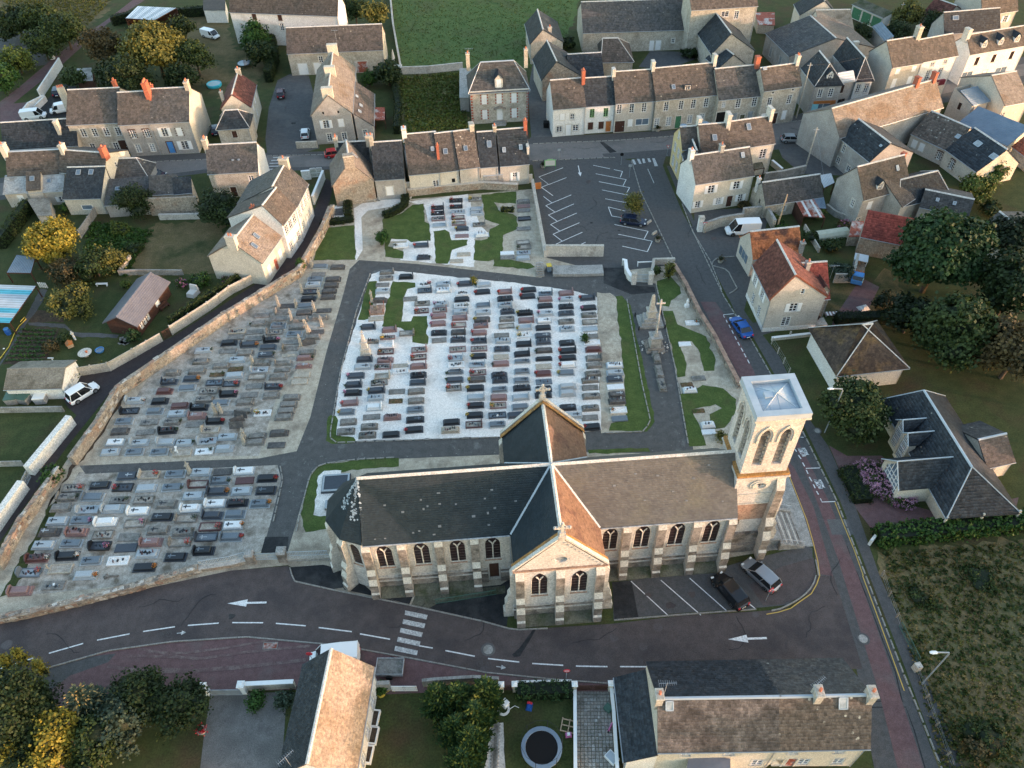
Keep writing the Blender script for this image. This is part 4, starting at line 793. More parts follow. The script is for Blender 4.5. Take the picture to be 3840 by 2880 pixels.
# ---------------------------------------------------------------- houses
WC={}
def win_parts(kind,w,h):
 key=(kind,round(w,2),round(h,2))
 if key in WC:return WC[key]
 out=[];b=MB();k=kind[0]
 if k in 'wWgnsSVR':
  fm={'g':'pale_green','n':'wood_dark'}.get(k,'white_paint');y0,y1=.03,.11;t=.075
  if k in 'VR':fm='white_paint'
  for q in((-w/2,0,-w/2+t,h),(w/2-t,0,w/2,h),(-w/2+t,0,w/2-t,t),(-w/2+t,h-t,w/2-t,h)):b.box(q[0],y0,q[1],q[2],y1,q[3])
  if w>.6:b.box(-.045,y0-.01,t,.045,y1,h-t)
  n=max(1,int(round(h/.45)))
  for i in range(1,n):z=h*i/n;b.box(-w/2+t,y0+.02,z-.022,w/2-t,y1,z+.022)
  b.box(-w/2-.1,-.1,-.1,w/2+.1,.03,-.0,1)
  if k in 'wWsS':
   for sx in(-1,1):b.box(sx*(w/2+.08)-.08,-.02,0,sx*(w/2+.08)+.08,.02,h,1)
   b.box(-w/2-.16,-.02,h,w/2+.16,.02,h+.18,1)
  out.append(('window',b.mesh([fm,'dressed_stone']),0))
  g=MB();g.face([(-w/2+t,.1,t),(w/2-t,.1,t),(w/2-t,.1,h-t),(-w/2+t,.1,h-t)]);out.append(('pane',g.mesh('curtain_glass' if k in 'WS' else 'glass'),1))
  if k in 'sS':
   s=MB();s.box(-w/4,-.05,0,w/4,-.0,h)
   for i in range(2):s.box(-w/4+.05,-.062,.08+i*h/2,w/4-.05,-.05,h/2-.06+i*h/2,1)
   me=s.mesh(['white_paint','plastic_white'])
   for sx in(-1,1):out.append(('shutter',me,1,(sx*(w*.75+.03),0,0)))
  if k in 'VR':
   bm='dark_brick' if k=='V' else 'red_brick';s=MB();s.box(-.11,-.05,0,.11,.02,.24);me=s.mesh(bm)
   for sx in(-1,1):
    for i in range(int(h/.5)+1):out.append(('quoin',me,1,(sx*(w/2+.13+.05*(i%2)),0,min(i*.5,h-.1))))
   if k=='V':
    s=MB();s.box(-w/2-.15,-.05,0,w/2+.15,.02,.22);out.append(('lintel',s.mesh(bm),1,(0,0,h)))
 elif k in 'ckGb':
  m={'c':'white_paint','k':'wood_dark','G':'pale_green','b':'curtain_glass'}[k]
  for sx in(-1,1):b.box(min(0,sx*w/2)+.01,.02,0,max(0,sx*w/2)-.01,.07,h)
  for i in range(int(h/.3)):b.box(-w/2+.06,.008,.1+i*.3,w/2-.06,.02,.26+i*.3)
  out.append(('shutter',b.mesh(m),0));s=MB();s.box(-w/2-.08,-.08,-.1,w/2+.08,.03,0)
  for sx in(-1,1):s.box(sx*(w/2+.07)-.06,-.02,0,sx*(w/2+.07)+.06,.02,h)
  out.append(('sill',s.mesh('dressed_stone'),1))
  if kind[1:]=='R':
   s=MB();s.box(-.13,-.05,0,.13,.02,.26);me=s.mesh('red_brick')
   for sx in(-1,1):
    for i in range(int(h/.6)+1):out.append(('quoin',me,1,(sx*(w/2+.15),0,min(i*.6,h-.2))))
  if kind[1:]=='V':
   s=MB();s.box(-.11,-.05,0,.11,.02,.22);me=s.mesh('dark_brick')
   for sx in(-1,1):
    for i in range(int(h/.45)+1):out.append(('quoin',me,1,(sx*(w/2+.16),0,min(i*.45,h-.1))))
 elif k=='d':
  m={'w':'white_paint','b':'blue_paint','k':'wood_dark','o':'wood_orange','g':'green_paint','m':'mossy_concrete','x':'dark_void','r':'rust_metal'}[kind[1]]
  b.box(-w/2,.05,0,w/2,.1,h)
  for i in range(2):
   for sx in(-1,1):b.box(sx*w/4-w*.17,.03,.15+i*h*.48,sx*w/4+w*.17,.05,h*.42+i*h*.48)
  out.append(('door',b.mesh(m),0));s=MB();s.box(w*.3,-.02,h*.46,w*.36,.04,h*.52);out.append(('handle',s.mesh('grey_metal'),1))
  s=MB()
  for sx in(-1,1):s.box(sx*(w/2+.08)-.08,-.03,0,sx*(w/2+.08)+.08,.02,h)
  s.box(-w/2-.16,-.03,h,w/2+.16,.02,h+.16);out.append(('door_frame',s.mesh('dressed_stone' if kind[1]!='b' else 'dark_brick'),1))
 elif k=='p':
  for q in((-w/2,0,-w/2+.06,h),(w/2-.06,0,w/2,h),(-w/2,h-.08,w/2,h),(-w/2,0,w/2,.1)):b.box(q[0],.0,q[1],q[2],.1,q[3])
  n=max(1,int(w/1.3))
  for i in range(1,n):x=-w/2+w*i/n;b.box(x-.03,.02,0,x+.03,.1,h)
  out.append(('shop_window',b.mesh('white_paint'),0));g=MB();g.face([(-w/2,.09,0),(w/2,.09,0),(w/2,.09,h),(-w/2,.09,h)]);out.append(('pane',g.mesh('sky_glass'),1))
 else:
  b.face([(-w/2,.14,0),(w/2,.14,0),(w/2,.14,h),(-w/2,.14,h)]);out.append(('opening',b.mesh('dark_void'),0))
 WC[key]=out;return out
def put_window(parent,T,kind,x,z,w,h):
 pr=win_parts(kind,w,h);root=None
 for p in pr:
  n,me,lv=p[:3]
  if lv==0:root=link(n,me,parent);root.matrix_local=T@Matrix.Translation((x,0,z))
  else:
   o=link(n,me,root)
   if len(p)>3:o.location=p[3]
 return root
CHM={}
def chimney(parent,x,y,z,h,w=.55,d=1.0,m='brick',pots=2,pm='terracotta',rz=0):
 key=(round(h,1),w,d,m)
 if key not in CHM:
  b=MB();b.box(-w/2,-d/2,-1.2,w/2,d/2,h);b.box(-w/2-.06,-d/2-.06,h-.22,w/2+.06,d/2+.06,h-.06,1);CHM[key]=b.mesh([m,'dressed_stone' if m!='brick' else 'brick'])
 c=link('chimney',CHM[key],parent,(x,y,z),rz)
 if('pot',pm)not in CHM:
  b=MB();b.lathe([(.13,0),(.11,.4),(.14,.46),(.1,.47)],n=8);CHM[('pot',pm)]=b.mesh(pm)
 for i in range(pots):link('pot',CHM[('pot',pm)],c,(0,(i-(pots-1)/2)*min(.4,d/max(pots,1)),h-.07))
 return c
VX={}
def skylight(parent,T,w,h,light):
 key=(w,h,light)
 if key not in VX:
  b=MB()
  for q in((-w/2,0,-w/2+.09,h),(w/2-.09,0,w/2,h),(-w/2,0,w/2,.09),(-w/2,h-.09,w/2,h)):b.box(q[0],q[1],.02,q[2],q[3],.12)
  g=MB();g.face([(-w/2,0,.09),(w/2,0,.09),(w/2,h,.09),(-w/2,h,.09)]);VX[key]=(b.mesh('zinc' if light else 'grey_metal'),g.mesh('curtain_glass' if light else 'sky_glass'))
 o=link('skylight',VX[key][0],parent);o.matrix_local=T;link('pane',VX[key][1],o);return o
def slope_frame(x,hd,he,hr,t,back=False,D=None):
 ang=math.atan2(hr-he,hd);y=hd*t
 return Matrix.Translation((x,y,he+(hr-he)*t+.16))@Matrix.Rotation(ang,4,'X')
HN={}
def house(name,label,A,B,hd,he,hr,wall='render_cream',roof='slate_grey',wins='',chim=(),vel=(),hip=(0,0),D=None,heb=None,mono=False,group=None,zb=0,
cat='house',e=None,ridge='ridge_mortar',ov=.25,og=.08,plinth=None,wallB=None,gut=True,roofK=None):
 A,B=Vector(A),Vector(B);Ln=(B-A).length;ang=math.atan2(B.y-A.y,B.x-A.x)
 t=thing(name,label,cat,(A.x,A.y,zb),ang,group)
 D=D or(hd if mono else 2*hd);heb=(hr if mono else(he if heb is None else heb))
 far=A.y>120;e=e or(.42 if far else .3)
 FR={'F':frame(0,0,0),'B':frame(Ln,0,R(90)),'K':frame(Ln,D,R(180)),'A':frame(0,D,R(-90))}
 FL={'F':Ln,'K':Ln,'A':D,'B':D};holes={k:[]for k in 'FBKA'};todo=[]
 for w in wins.split(';'):
  w=w.split()
  if not w:continue
  f,kind,z,sz=w[0],w[1],float(w[2]),w[3].split('x');ww,hh=float(sz[0]),float(sz[1])
  for s in w[4:]:
   s=float(s);s=1-s if f in 'AK' else s;x=s*FL[f];x=min(max(x,ww/2+.1),FL[f]-ww/2-.1)
   holes[f].append(rect(x,max(z,.02),ww,hh));todo.append((f,kind,x,max(z,.02),ww,hh))
 gA=he if hip[0]else hr;gB=he if hip[1]else hr
 if mono:oA=[(0,0),(D,0),(D,he),(0,hr)];oB=[(0,0),(D,0),(D,hr),(0,he)]
 else:
  oA=[(0,0),(D,0),(D,he)]+([]if hip[0]else[(D-hd,hr)])+[(0,heb)];oB=[(0,0),(D,0),(D,heb)]+([]if hip[1]else[(hd,hr)])+[(0,he)]
 b=MB()
 holed(b,FR['F'],[(0,0),(Ln,0),(Ln,he),(0,he)],holes['F'],.14)
 holed(b,FR['B'],oB,holes['B'],.14,1);holed(b,FR['A'],oA,holes['A'],.14,1);holed(b,FR['K'],[(0,0),(Ln,0),(Ln,heb),(0,heb)],holes['K'],.14)
 b.build('wall',[wall,wallB or wall],t)
 if plinth:b=MB();b.box(-.04,-.05,0,Ln+.04,.05,.7);b.box(Ln-.05,.05,0,Ln+.05,D,.7);b.build('plinth',plinth,t)
 for f,kind,x,z,ww,hh in todo:put_window(t,FR[f],kind,x,z,ww,hh)
 sl=(hr-he)/hd;sb=(hr-heb)/(D-hd)if D-hd>.05 else 0;u=.1
 h0,h1=hip;a0=-og if not h0 else-ov;a1=Ln+og if not h1 else Ln+ov
 fe,be=he-ov*sl+u,heb-ov*sb+u
 r0,r1=(h0 if h0 else-og,hd,hr+u),(Ln-h1 if h1 else Ln+og,hd,hr+u)
 pl=[[(a0,-ov,fe),(a1,-ov,fe),r1,r0]]
 if not mono:pl.append([(a1,D+ov,be),(a0,D+ov,be),r0,r1])
 if h0:pl.append([(a0,D+ov,be),(a0,-ov,fe),r0,r0])
 if h1:pl.append([(a1,-ov,fe),(a1,D+ov,be),r1,r1])
 b=MB()
 for p in pl:
  q=[Vector(v)-Vector((0,0,.03))for v in p];lo=[v-Vector((0,0,.13))for v in q];k=4 if(q[2]-q[3]).length>.01 else 3
  b.face(q[:k]);b.face(lo[:k][::-1])
  for i in range(k):b.face([lo[i],lo[(i+1)%k],q[(i+1)%k],q[i]])
 r=b.build('roof',roof,t,True)
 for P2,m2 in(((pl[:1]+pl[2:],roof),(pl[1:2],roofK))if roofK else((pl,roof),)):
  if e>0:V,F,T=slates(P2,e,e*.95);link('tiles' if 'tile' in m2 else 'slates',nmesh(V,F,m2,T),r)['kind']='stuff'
 if ridge and not mono:
  b=MB();b.vprism([(-.16,-.05),(.16,-.05),(.07,.1),(-.07,.1)],0,1);b.v=[(r0[0]+(r1[0]-r0[0])*y,hd+x,hr+u+z)for x,y,z in b.v];b.build('ridge_cap',ridge,r)
  for hh,c,rr in((h0,a0,r0),(h1,a1,r1)):
   if hh:
    b=MB();b.tube([(c,-ov,fe+.03),(rr[0],hd,hr+u+.03)],.07,5);b.tube([(c,D+ov,be+.03),(rr[0],hd,hr+u+.03)],.07,5);b.build('hip_cap',ridge,r)
 if gut:b=MB();b.tube([(a0,-ov-.06,fe-.08),(a1,-ov-.06,fe-.08)],.06,5);b.tube([(Ln-.15,-.08,he-.1),(Ln-.15,-.08,.1)],.04,5);b.build('gutter','grey_metal',t)
 for c in chim:
  s,dy,h=c[:3];w,d,m,n=(list(c[3:])+[.55,1.0,'brick',2][len(c)-3:])
  chimney(t,s*Ln,hd+dy,hr-abs(dy)*sl,h,w,d,m,n)
 for v in vel:
  s,tt=v[:2];w,h,lt=(list(v[2:])+[.8,1.1,0][len(v)-2:]);skylight(t,slope_frame(s*Ln,hd,he,hr,tt),w,h,lt)
 t['_g']=0;del t['_g']
 HN[label]=(t,Ln,hd,D,he,hr);return t
def dormer(t,x,y,z,w,h,d,kind='w',wall='render_cream',roof='slate_dark',rz=0,flat=False):
 """gabled dormer: front at y, going d back into the roof"""
 T=frame(0,0,0);b=MB();g=.0 if flat else w*.55
 out=[(-w/2,0),(w/2,0),(w/2,h)]+([]if flat else[(0,h+g)])+[(-w/2,h)]
 holed(b,T,out,[rect(0,.15,w*.62,h*.8)],.1)
 for s in(-1,1):q=[(s*w/2,0,0),(s*w/2,d,0),(s*w/2,d,h),(s*w/2,0,h)];b.face(q if s>0 else q[::-1])
 o=b.build('dormer',wall,t);o.location=(x,y,z);o.rotation_euler=(0,0,rz)
 b=MB();v=.15
 if flat:b.box(-w/2-v,-v,h,w/2+v,d,h+.1)
 else:
  for s in(-1,1):
   q=[(s*(w/2+v),-v,h-.12),(s*(w/2+v),d,h-.12),(0,d+.3,h+g+.06),(0,-v,h+g+.06)];q=q if s>0 else q[::-1]
   b.face(q);b.face([(p[0],p[1],p[2]-.08)for p in q][::-1]);b.face([q[0],q[3],(q[3][0],q[3][1],q[3][2]-.08),(q[0][0],q[0][1],q[0][2]-.08)]if s>0 else[q[3],q[0],(q[0][0],q[0][1],q[0][2]-.08),(q[3][0],q[3][1],q[3][2]-.08)])
 b.build('roof',roof,o)
 for p in win_parts(kind,round(w*.62,2),round(h*.8,2)):
  q=link(p[0],p[1],o);c=p[3]if len(p)>3 else(0,0,0);q.location=(c[0],c[1],.15+c[2])
 return o
def box_shed(name,label,pts,z0,z1,wall,roof,cat='shed',top=None,th=.1):
 """flat or sloping roofed shed on four ground points; top gives roof heights per corner"""
 o=Vector((*pts[0],0));t=thing(name,label,cat,(*pts[0],0));P=[(p[0]-o.x,p[1]-o.y)for p in pts];hs=top or[z1]*len(P)
 b=MB()
 for i in range(len(P)):
  j=(i+1)%len(P);b.face([(*P[i],z0),(*P[j],z0),(*P[j],hs[j]),(*P[i],hs[i])])
 b.build('wall',wall,t);b=MB();cx=sum(p[0]for p in P)/len(P);cy=sum(p[1]for p in P)/len(P)
 E=[(cx+(p[0]-cx)*1.05,cy+(p[1]-cy)*1.05)for p in P];n=len(E)
 b.face([(*E[i],hs[i]+th)for i in range(n)]);b.face([(*E[i],hs[i])for i in reversed(range(n))])
 for i in range(n):j=(i+1)%n;b.face([(*E[i],hs[i]),(*E[j],hs[j]),(*E[j],hs[j]+th),(*E[i],hs[i]+th)])
 b.build('roof',roof,t);return t
 # --- left: row along the street
G1='houses along the main street'
house('row_house','rubble stone house with four upper windows at the left end of the street terrace',(-81.07,134.64),(-71.66,135.07),5.68,6.40,10.20,'stone_house','slate_brown','F w 3.7 1.0x1.6 .24 .46 .69 .92; F w .8 .95x1.5 .3 .76; F dk .1 1.5x2.6 .955',chim=[(.92,.5,1.6,.6,.8,'brick',2)],group=G1,hip=(0,0))
house('row_house','grey rendered house with dark brick window surrounds and brick double chimney',(-71.13,133.73),(-65.48,134.07),4.78,6.60,10.30,'render_grey','slate_brown','F V 3.7 .9x1.6 .33 .78; F W .8 .95x1.6 .32 .78',chim=[(1.0,-.6,2.6,.8,1.6,'brick',4),(1.05,1.2,1.6,.5,.6,'brick',1)],group=G1)
house('row_house','grey rendered house with a bright blue front door and pale blind gable',(-65.42,134.07),(-58.34,134.38),5.36,6.60,10.40,'render_grey','slate_grey','F s 3.7 1.1x1.7 .28; F cV 3.7 1.0x1.6 .66; F db .3 1.1x2.3 .3; F s .9 1.3x1.7 .68',chim=[(.97,0,1.3,.7,1.3,'stone_house',2)],wallB='render_cream',group=G1)
house('side_house','small house with red-brown roof beside the grey courtyard',(-49.15,142.13),(-50.11,151.65),2.70,5.20,7.80,'render_cream','maroon_tile','F w 1.0 .9x1.5 .2 .5; F c 3.0 .8x1.2 .3 .6 .85',chim=[(.96,-.2,1.2,.6,.9,'stone_house',1),(.3,2.6,2.0,.5,.6,'render_cream',1)])
house('annexe','hipped slate annexe in front of the red-brown roofed house',(-53.85,134.85),(-48.11,135.36),2.47,4.60,6.80,'stone_house','slate_dark','F k 2.6 .9x1.3 .5',hip=(1.7,1.7))
house('low_house','low building with broad dark slate roof left of the rubble stone house',(-93.22,132.05),(-79.85,133.05),3.33,3.20,6.60,'render_grey','slate_dark',chim=[(.78,-1.5,2.2,.6,1.2,'render_cream',0)])
house('street_house','house with long brown roof and zinc box dormer left of the walled gardens',(-86.7,120.35),(-77.72,120.79),2.74,4.60,7.40,'render_beige','slate_brown',chim=[(0,0,1.6,.8,1.4,'render_cream',1)],ridge='zinc')
house('street_house','brown roofed house with pale gable and orange brick chimney',(-77.64,120.81),(-69.29,119.36),2.26,4.90,7.60,'render_cream','slate_brown','B w 4.2 .5x.9 .45',chim=[(.97,0,1.2,.7,1.3,'brick',1),(.07,0,1.2,.6,1.2,'render_cream',1)],D=8)
house('rear_wing','rear wing with two roof windows above a cream garden wall',(-75.44,114.58),(-69.04,114.58),5.30,3.30,6.00,'render_cream','slate_dark','F p .9 1.9x1.0 .52',vel=[(.32,.72,.8,1.0),(.66,.72,.8,1.0)],D=5.0,heb=3.4)
house('zinc_annexe','lean-to annexe with ribbed zinc roof below the brown roof',(-86.95,117.37),(-83.08,117.68),3.13,2.90,4.40,'render_beige','zinc_old','F c .5 1.0x1.8 .6',mono=True,e=0,cat='annexe')
house('zinc_annexe','zinc roofed annexe with small skylight right of the box dormer',(-83.01,117.53),(-76.89,117.89),3.06,2.90,4.40,'render_beige','zinc_old','F s .6 1.0x1.0 .85',mono=True,e=0,cat='annexe',vel=[(.6,.4,.7,.8)])
house('box_dormer_house','tall box dormer wing with zinc top and brown tiled front',(-82.55,117.2),(-80.32,117.44),2.69,3.60,5.40,'render_beige','slate_brown',mono=True,cat='dormer wing',vel=[(.45,.4,.8,.9)],gut=False)
house('low_outbuilding','slate outbuilding with triangular roof beside the street',(-69.75,121.22),(-63.35,121.43),2.86,3.00,5.00,'render_grey','slate_grey',hip=(.5,2.0),D=4.5)
house('low_outbuilding','lower lean-to slate roof with one skylight behind the round bush',(-68.26,113.45),(-61.42,114.09),5.78,2.50,3.90,'render_grey','slate_grey',mono=True,vel=[(.25,.5,.8,.8)])
house('low_outbuilding','slate outbuilding with white edged roof next to the parked car',(-61.17,115.65),(-56.64,116.03),2.87,3.00,4.80,'stone_house','slate_grey',mono=True)
house('low_outbuilding','narrow slate lean-to adjoining the white edged outbuilding',(-56.99,115.79),(-54.08,116.15),2.19,3.00,4.60,'stone_house','slate_dark',mono=True)
house('corner_house','house with white gable and brown-grey slate roof beside the street crossing',(-51.35,118.67),(-42.83,119.16),3.55,5.00,8.20,'stone_house','slate_grey','F w 2.6 .8x1.4 .82; F w .8 .6x.8 .68; F dk .1 1.0x1.9 .4',chim=[(0,0,1.4,.7,1.3,'stone_house',2)],wallB='render_white',vel=[(.52,.35,.4,.3),(.64,.35,.4,.3)])
# --- long row along the alley
G2='houses in the alley row'
house('alley_house','nearest alley house with smooth grey-beige roof and two roof windows',(-37.27,93.82),(-35.51,101.18),3.73,4.40,7.60,'render_cream','slate_tan','F c .9 1.1x1.7 .22; F dr .1 1.0x2.2 .5; F c .9 1.0x1.7 .75',chim=[(.0,0,1.2,.8,1.5,'render_cream',2)],vel=[(.25,.3,.7,1.1),(.5,.42,.7,1.1)],group=G2,D=8.6)
house('alley_house','tall middle alley house with brown roof and white front',(-34.87,100.51),(-33.7,105.34),2.40,6.60,9.60,'render_white','slate_brown','F w 4.2 1.0x1.5 .2 .5 .8; F w .8 1.0x1.7 .2 .8; F dw .1 1.0x2.2 .5',chim=[(.1,2,1.8,.7,.9,'brick',2),(.9,3,2,.7,.7,'render_cream',1)],group=G2,D=9)
house('alley_house','far alley house with grey front slope and red tiled back slope',(-33.71,105.66),(-32.99,112.37),2.91,6.40,9.80,'render_white','slate_grey','F w 3.9 1.0x1.5 .15 .4 .65 .9; F w .8 1.0x1.7 .2 .75; F dw .1 1.0x2.2 .5',chim=[(.97,0,1.2,.8,1.5,'stone_house',1)],group=G2,D=9.4)
# --- top left, barns and the gabled house in the courtyard
house('farmhouse','long pale stone farmhouse with tall shuttered openings at the top edge',(-62.33,184.49),(-37.1,180.49),2.92,7.40,11.20,'render_white','slate_brown','F k 5.6 1.0x1.5 .22 .46; F w 3.4 .9x1.6 .24 .46; F w .6 .9x1.5 .12 .3 .5; F w 3.4 .5x1.2 .08 .31; F k 3.4 .6x1.4 .75',e=.42)
house('barn','brown roofed stone barn with white double doors behind the courtyard',(-46.44,166.64),(-25.96,167.33),4.05,5.00,8.60,'stone_house','slate_brown','F w 2.6 .9x1.4 .335; F dw .1 2.0x2.5 .13; F dw .1 1.7x2.5 .29; F dr .1 2.6x2.4 .75',cat='barn')
house('gabled_house','long grey gabled house with pale chimneys standing beside the courtyard',(-28.82,137.07),(-30.59,156.65),3.69,6.00,9.60,'render_grey','slate_tan','A s 3.2 1.1x1.6 .68; A c 3.3 1.0x1.6 .3; A w .5 .9x1.6 .28 .66; A x 6.0 .35x.5 .32 .7',chim=[(.03,0,1.3,.9,2.0,'render_cream',0),(.48,0,1.3,.9,2.0,'render_cream',0),(.97,0,1.5,.9,2.0,'render_cream',0)])
house('lean_to','brown lean-to roof with three skylights beside the long gabled house',(-25.34,137.72),(-26.58,150.89),3.19,3.00,5.60,'render_grey','slate_brown','A w .8 .8x1.4 .5',mono=True,chim=[],vel=[(.35,.55,.9,.7,1),(.55,.8,.9,.6,1),(.15,.6,.9,.7,1)],cat='annexe')
# --- villa with brick quoins
VI=house('villa','square stone villa with red brick quoins and hipped grey roof',(-6.56,142.8),(4.56,143.54),3.63,6.80,10.60,'stone_house','slate_grey','F cR 4.0 1.0x1.9 .235 .495 .755; F cR .9 1.0x1.9 .235 .755; F dw .6 1.1x2.3 .5',hip=(2.4,2.4),chim=[(.0,.3,2.2,.7,.7,'stone_house',1),(1.0,.3,2.4,.7,.7,'stone_house',1)],ridge='zinc',og=.3,ov=.4,cat='villa')
# --- slate houses beside the lane
house('lane_house','far narrow slate house at the end of the lane by the green field',(5.29,180.23),(6.03,169.14),2.64,4.60,7.40,'stone_house','slate_dark',D=7,chim=[(.9,1.6,1.8,.5,.8,'stone_house',1)])
house('lane_house','nearer slate house in the lane with mossy stone gable',(6.35,161.68),(7.79,151.73),2.83,4.60,8.00,'stone_house','slate_dark',D=8,wallB='rubble_wall')
house('barn','long barn with plain brown-grey slate roof at the top of the scene',(17.85,174.29),(54.19,174.82),6.53,4.60,8.60,'stone_house','slate_grey','F dw .1 1.2x2.2 .47; F c .1 1.0x2.2 .43; F w 1.6 .7x1.0 .56; F dg .1 1.3x2.3 .8; F k 1.3 .7x.9 .25',cat='barn')
house('hip_roof_house','low hip roofed building behind the street terrace',(20.94,162.36),(27.5,162.27),4.42,3.20,6.20,'stone_house','slate_brown',hip=(.3,3.0))
house('slate_outhouse','plain slate roofed outhouse directly behind the white terrace house',(13.54,153.55),(20.42,154.06),4.39,4.00,6.80,'stone_house','slate_dark')
# --- main terrace north of the street
house('terrace_house','white rendered terrace house at the lane corner with red-brown roof',(9.1,136.97),(15.19,137.66),3.87,5.80,9.40,'render_white','slate_brown','F c 3.3 .9x1.3 .29; F w 3.3 .8x1.1 .6; F w .9 1.1x1.2 .2; F dw .1 1.0x2.2 .49; F w .9 1.1x1.2 .72',chim=[(1.0,-.6,2.4,.6,1.0,'brick',1)],group='terrace houses north of the main street')
house('terrace_house','white terrace house with pale green windows and an orange door',(15.28,137.85),(20.88,138.32),3.48,5.80,9.40,'render_white','slate_dark','F g 3.3 .9x1.7 .23 .7; F k .8 1.0x1.5 .2 .57; F do .1 1.0x2.2 .82',chim=[(1.0,0,1.6,.6,1.2,'dressed_stone',0)],group='terrace houses north of the main street')
house('terrace_house','beige terrace house with dark garage door and white roller shutter',(20.91,137.89),(28.37,138.54),4.05,6.20,10.20,'render_beige','slate_brown','F w 3.9 .9x1.8 .1 .42 .74; F dk .1 1.9x2.3 .15; F c 1.1 .9x1.5 .42; F p 1.2 2.6x1.4 .73',chim=[(1.0,0,1.7,.6,1.2,'dressed_stone',0)],group='terrace houses north of the main street')
T3=house('terrace_house','long stone terrace house with green door and small roof dormer',(28.48,138.2),(40.52,140),4.29,6.40,10.40,'stone_house','slate_brown','F w 3.9 .9x1.8 .18 .42 .62 .83; F W .8 .95x1.8 .06 .25 .6 .8; F dg .1 1.1x2.5 .41',chim=[(1.0,0,1.7,.6,1.2,'dressed_stone',0)],vel=[(.3,.25,.7,.9)],group='terrace houses north of the main street')
house('terrace_house','stone terrace house with wide dark carriage entrance',(40.49,138.57),(49.2,139.95),4.18,6.00,9.90,'stone_house','slate_grey','F W 4.2 .7x1.2 .13; F w 3.8 .95x1.8 .46 .83; F dx .1 2.6x3.2 .16; F b 1.0 1.0x1.8 .43 .8; F dm .1 .9x2.2 .62',chim=[(.93,-.2,2.0,.9,.9,'brick',0)],group='terrace houses north of the main street')
house('terrace_house','end terrace house with three floors and white ground shutters',(48.82,138.84),(56.24,140.54),2.94,7.40,10.30,'stone_house','slate_brown','F w 3.9 .9x1.8 .22 .76; F c .8 .9x1.8 .14 .72; F dk .1 .9x2.2 .48; F w 6.4 .6x.5 .26 .8',chim=[(.97,0,1.6,.7,.9,'dressed_stone',2)],group='terrace houses north of the main street',vel=[(.1,.85,.8,.6,1)])
# --- row south of the street, backs to the cemetery
G3='row houses backing on to the cemetery wall'
house('row_house','brown roofed row house with tall red chimney low on its slope',(-16.82,117.97),(-11.46,118.61),5.30,4.20,8.70,'render_cream','slate_brown','F w .9 1.0x1.6 .83',chim=[(0,0,1.3,.8,1.2,'render_white',1),(.995,-3.6,2.6,.45,.6,'brick',1)],group=G3,vel=[(.84,.5,.6,.8,1)])
house('row_house','row house with grey-brown roof and one skylight right of the red chimney',(-11.45,118.71),(-8.3,119.27),4.59,4.20,8.70,'render_cream','slate_brown','F x 1.6 .6x.8 .68',group=G3,vel=[(.44,.4,.8,1.0)])
house('row_house','row house with a wavy grey slate band and lead flashing',(-8.07,119.08),(-4.66,119.78),4.60,4.40,8.80,'render_beige','slate_spotted',chim=[(.93,.2,1.3,.8,1.2,'stone_house',0)],group=G3,vel=[(.46,.42,.7,.9)])
house('row_house','dark slate row house with a tall grey skylight',(-4.54,119.87),(-1.47,120.17),4.03,4.20,8.40,'render_beige','slate_dark',group=G3,vel=[(.62,.5,.8,1.2)],chim=[(1.0,.2,1.2,.6,.8,'stone_house',1)])
house('row_house','last dark slate row house beside the car park wall',(-1.06,120.15),(4,120.68),4.20,4.20,8.50,'render_beige','slate_dark','F s .8 .8x1.7 .5',group=G3,vel=[(.18,.32,.6,.9,1),(.76,.36,.6,.9,1)],chim=[(.98,0,1.5,.6,.9,'brick',1),(.99,-2.2,.4,.4,2.2,'dressed_stone',0)])
house('slate_house','dark slate house between the stone gable and the brown row house',(-22.56,116.59),(-17.51,116.98),4.72,4.20,8.40,'render_grey','slate_dark','F dw .8 1.2x1.8 .45',chim=[(0,0,1.5,.6,1.0,'stone_house',1)])
house('stone_gable_house','rubble stone house whose sunlit gable faces the cemetery',(-22.72,116.25),(-24.15,123.34),3.43,4.20,8.20,'rubble_wall','slate_tan',chim=[(.02,0,1.3,1.0,1.7,'rubble_wall',0)],vel=[(.5,.6,.6,.8,1)])
house('slate_house','slate roof behind the stone gable with red pots at its left end',(-29.32,121.4),(-23.86,121.65),1.65,4.40,7.60,'render_grey','slate_dark',chim=[(0,0,1.2,.6,.8,'stone_house',2),(1,0,1.2,.6,1.,'stone_house',1)])
# --- corner block across from the car park
G4='houses at the car park corner'
house('corner_house','yellow painted house with narrow brown roof at the car park corner',(30.46,120.55),(33.64,120.86),2.76,6.20,8.70,'render_yellow','slate_brown','A w 3.6 .9x1.5 .3 .7; A w .8 1.0x1.8 .3 .7; A w 6.6 .7x1.2 .5',chim=[(1.,0,1.6,.6,1.3,'dressed_stone',0)],wallB='render_yellow',group=G4)
house('corner_house','brown roofed house between two sunlit chimneys near the parked silver car',(33.48,119.12),(38.5,119.63),3.45,6.20,9.40,'render_cream','slate_brown',chim=[(1.,0,1.8,.7,1.6,'dressed_stone',0)],vel=[(.5,.35,.8,1.1)],group=G4)
house('corner_house','cream house with pale end wall beside the street and a skylight',(38.62,120.13),(46.77,121.93),3.33,6.20,9.30,'render_cream','slate_brown','F w 3.3 1.2x1.8 .78',chim=[(.98,0,1.7,.6,1.6,'dressed_stone',0)],vel=[(.48,.55,.8,1.2)],group=G4)
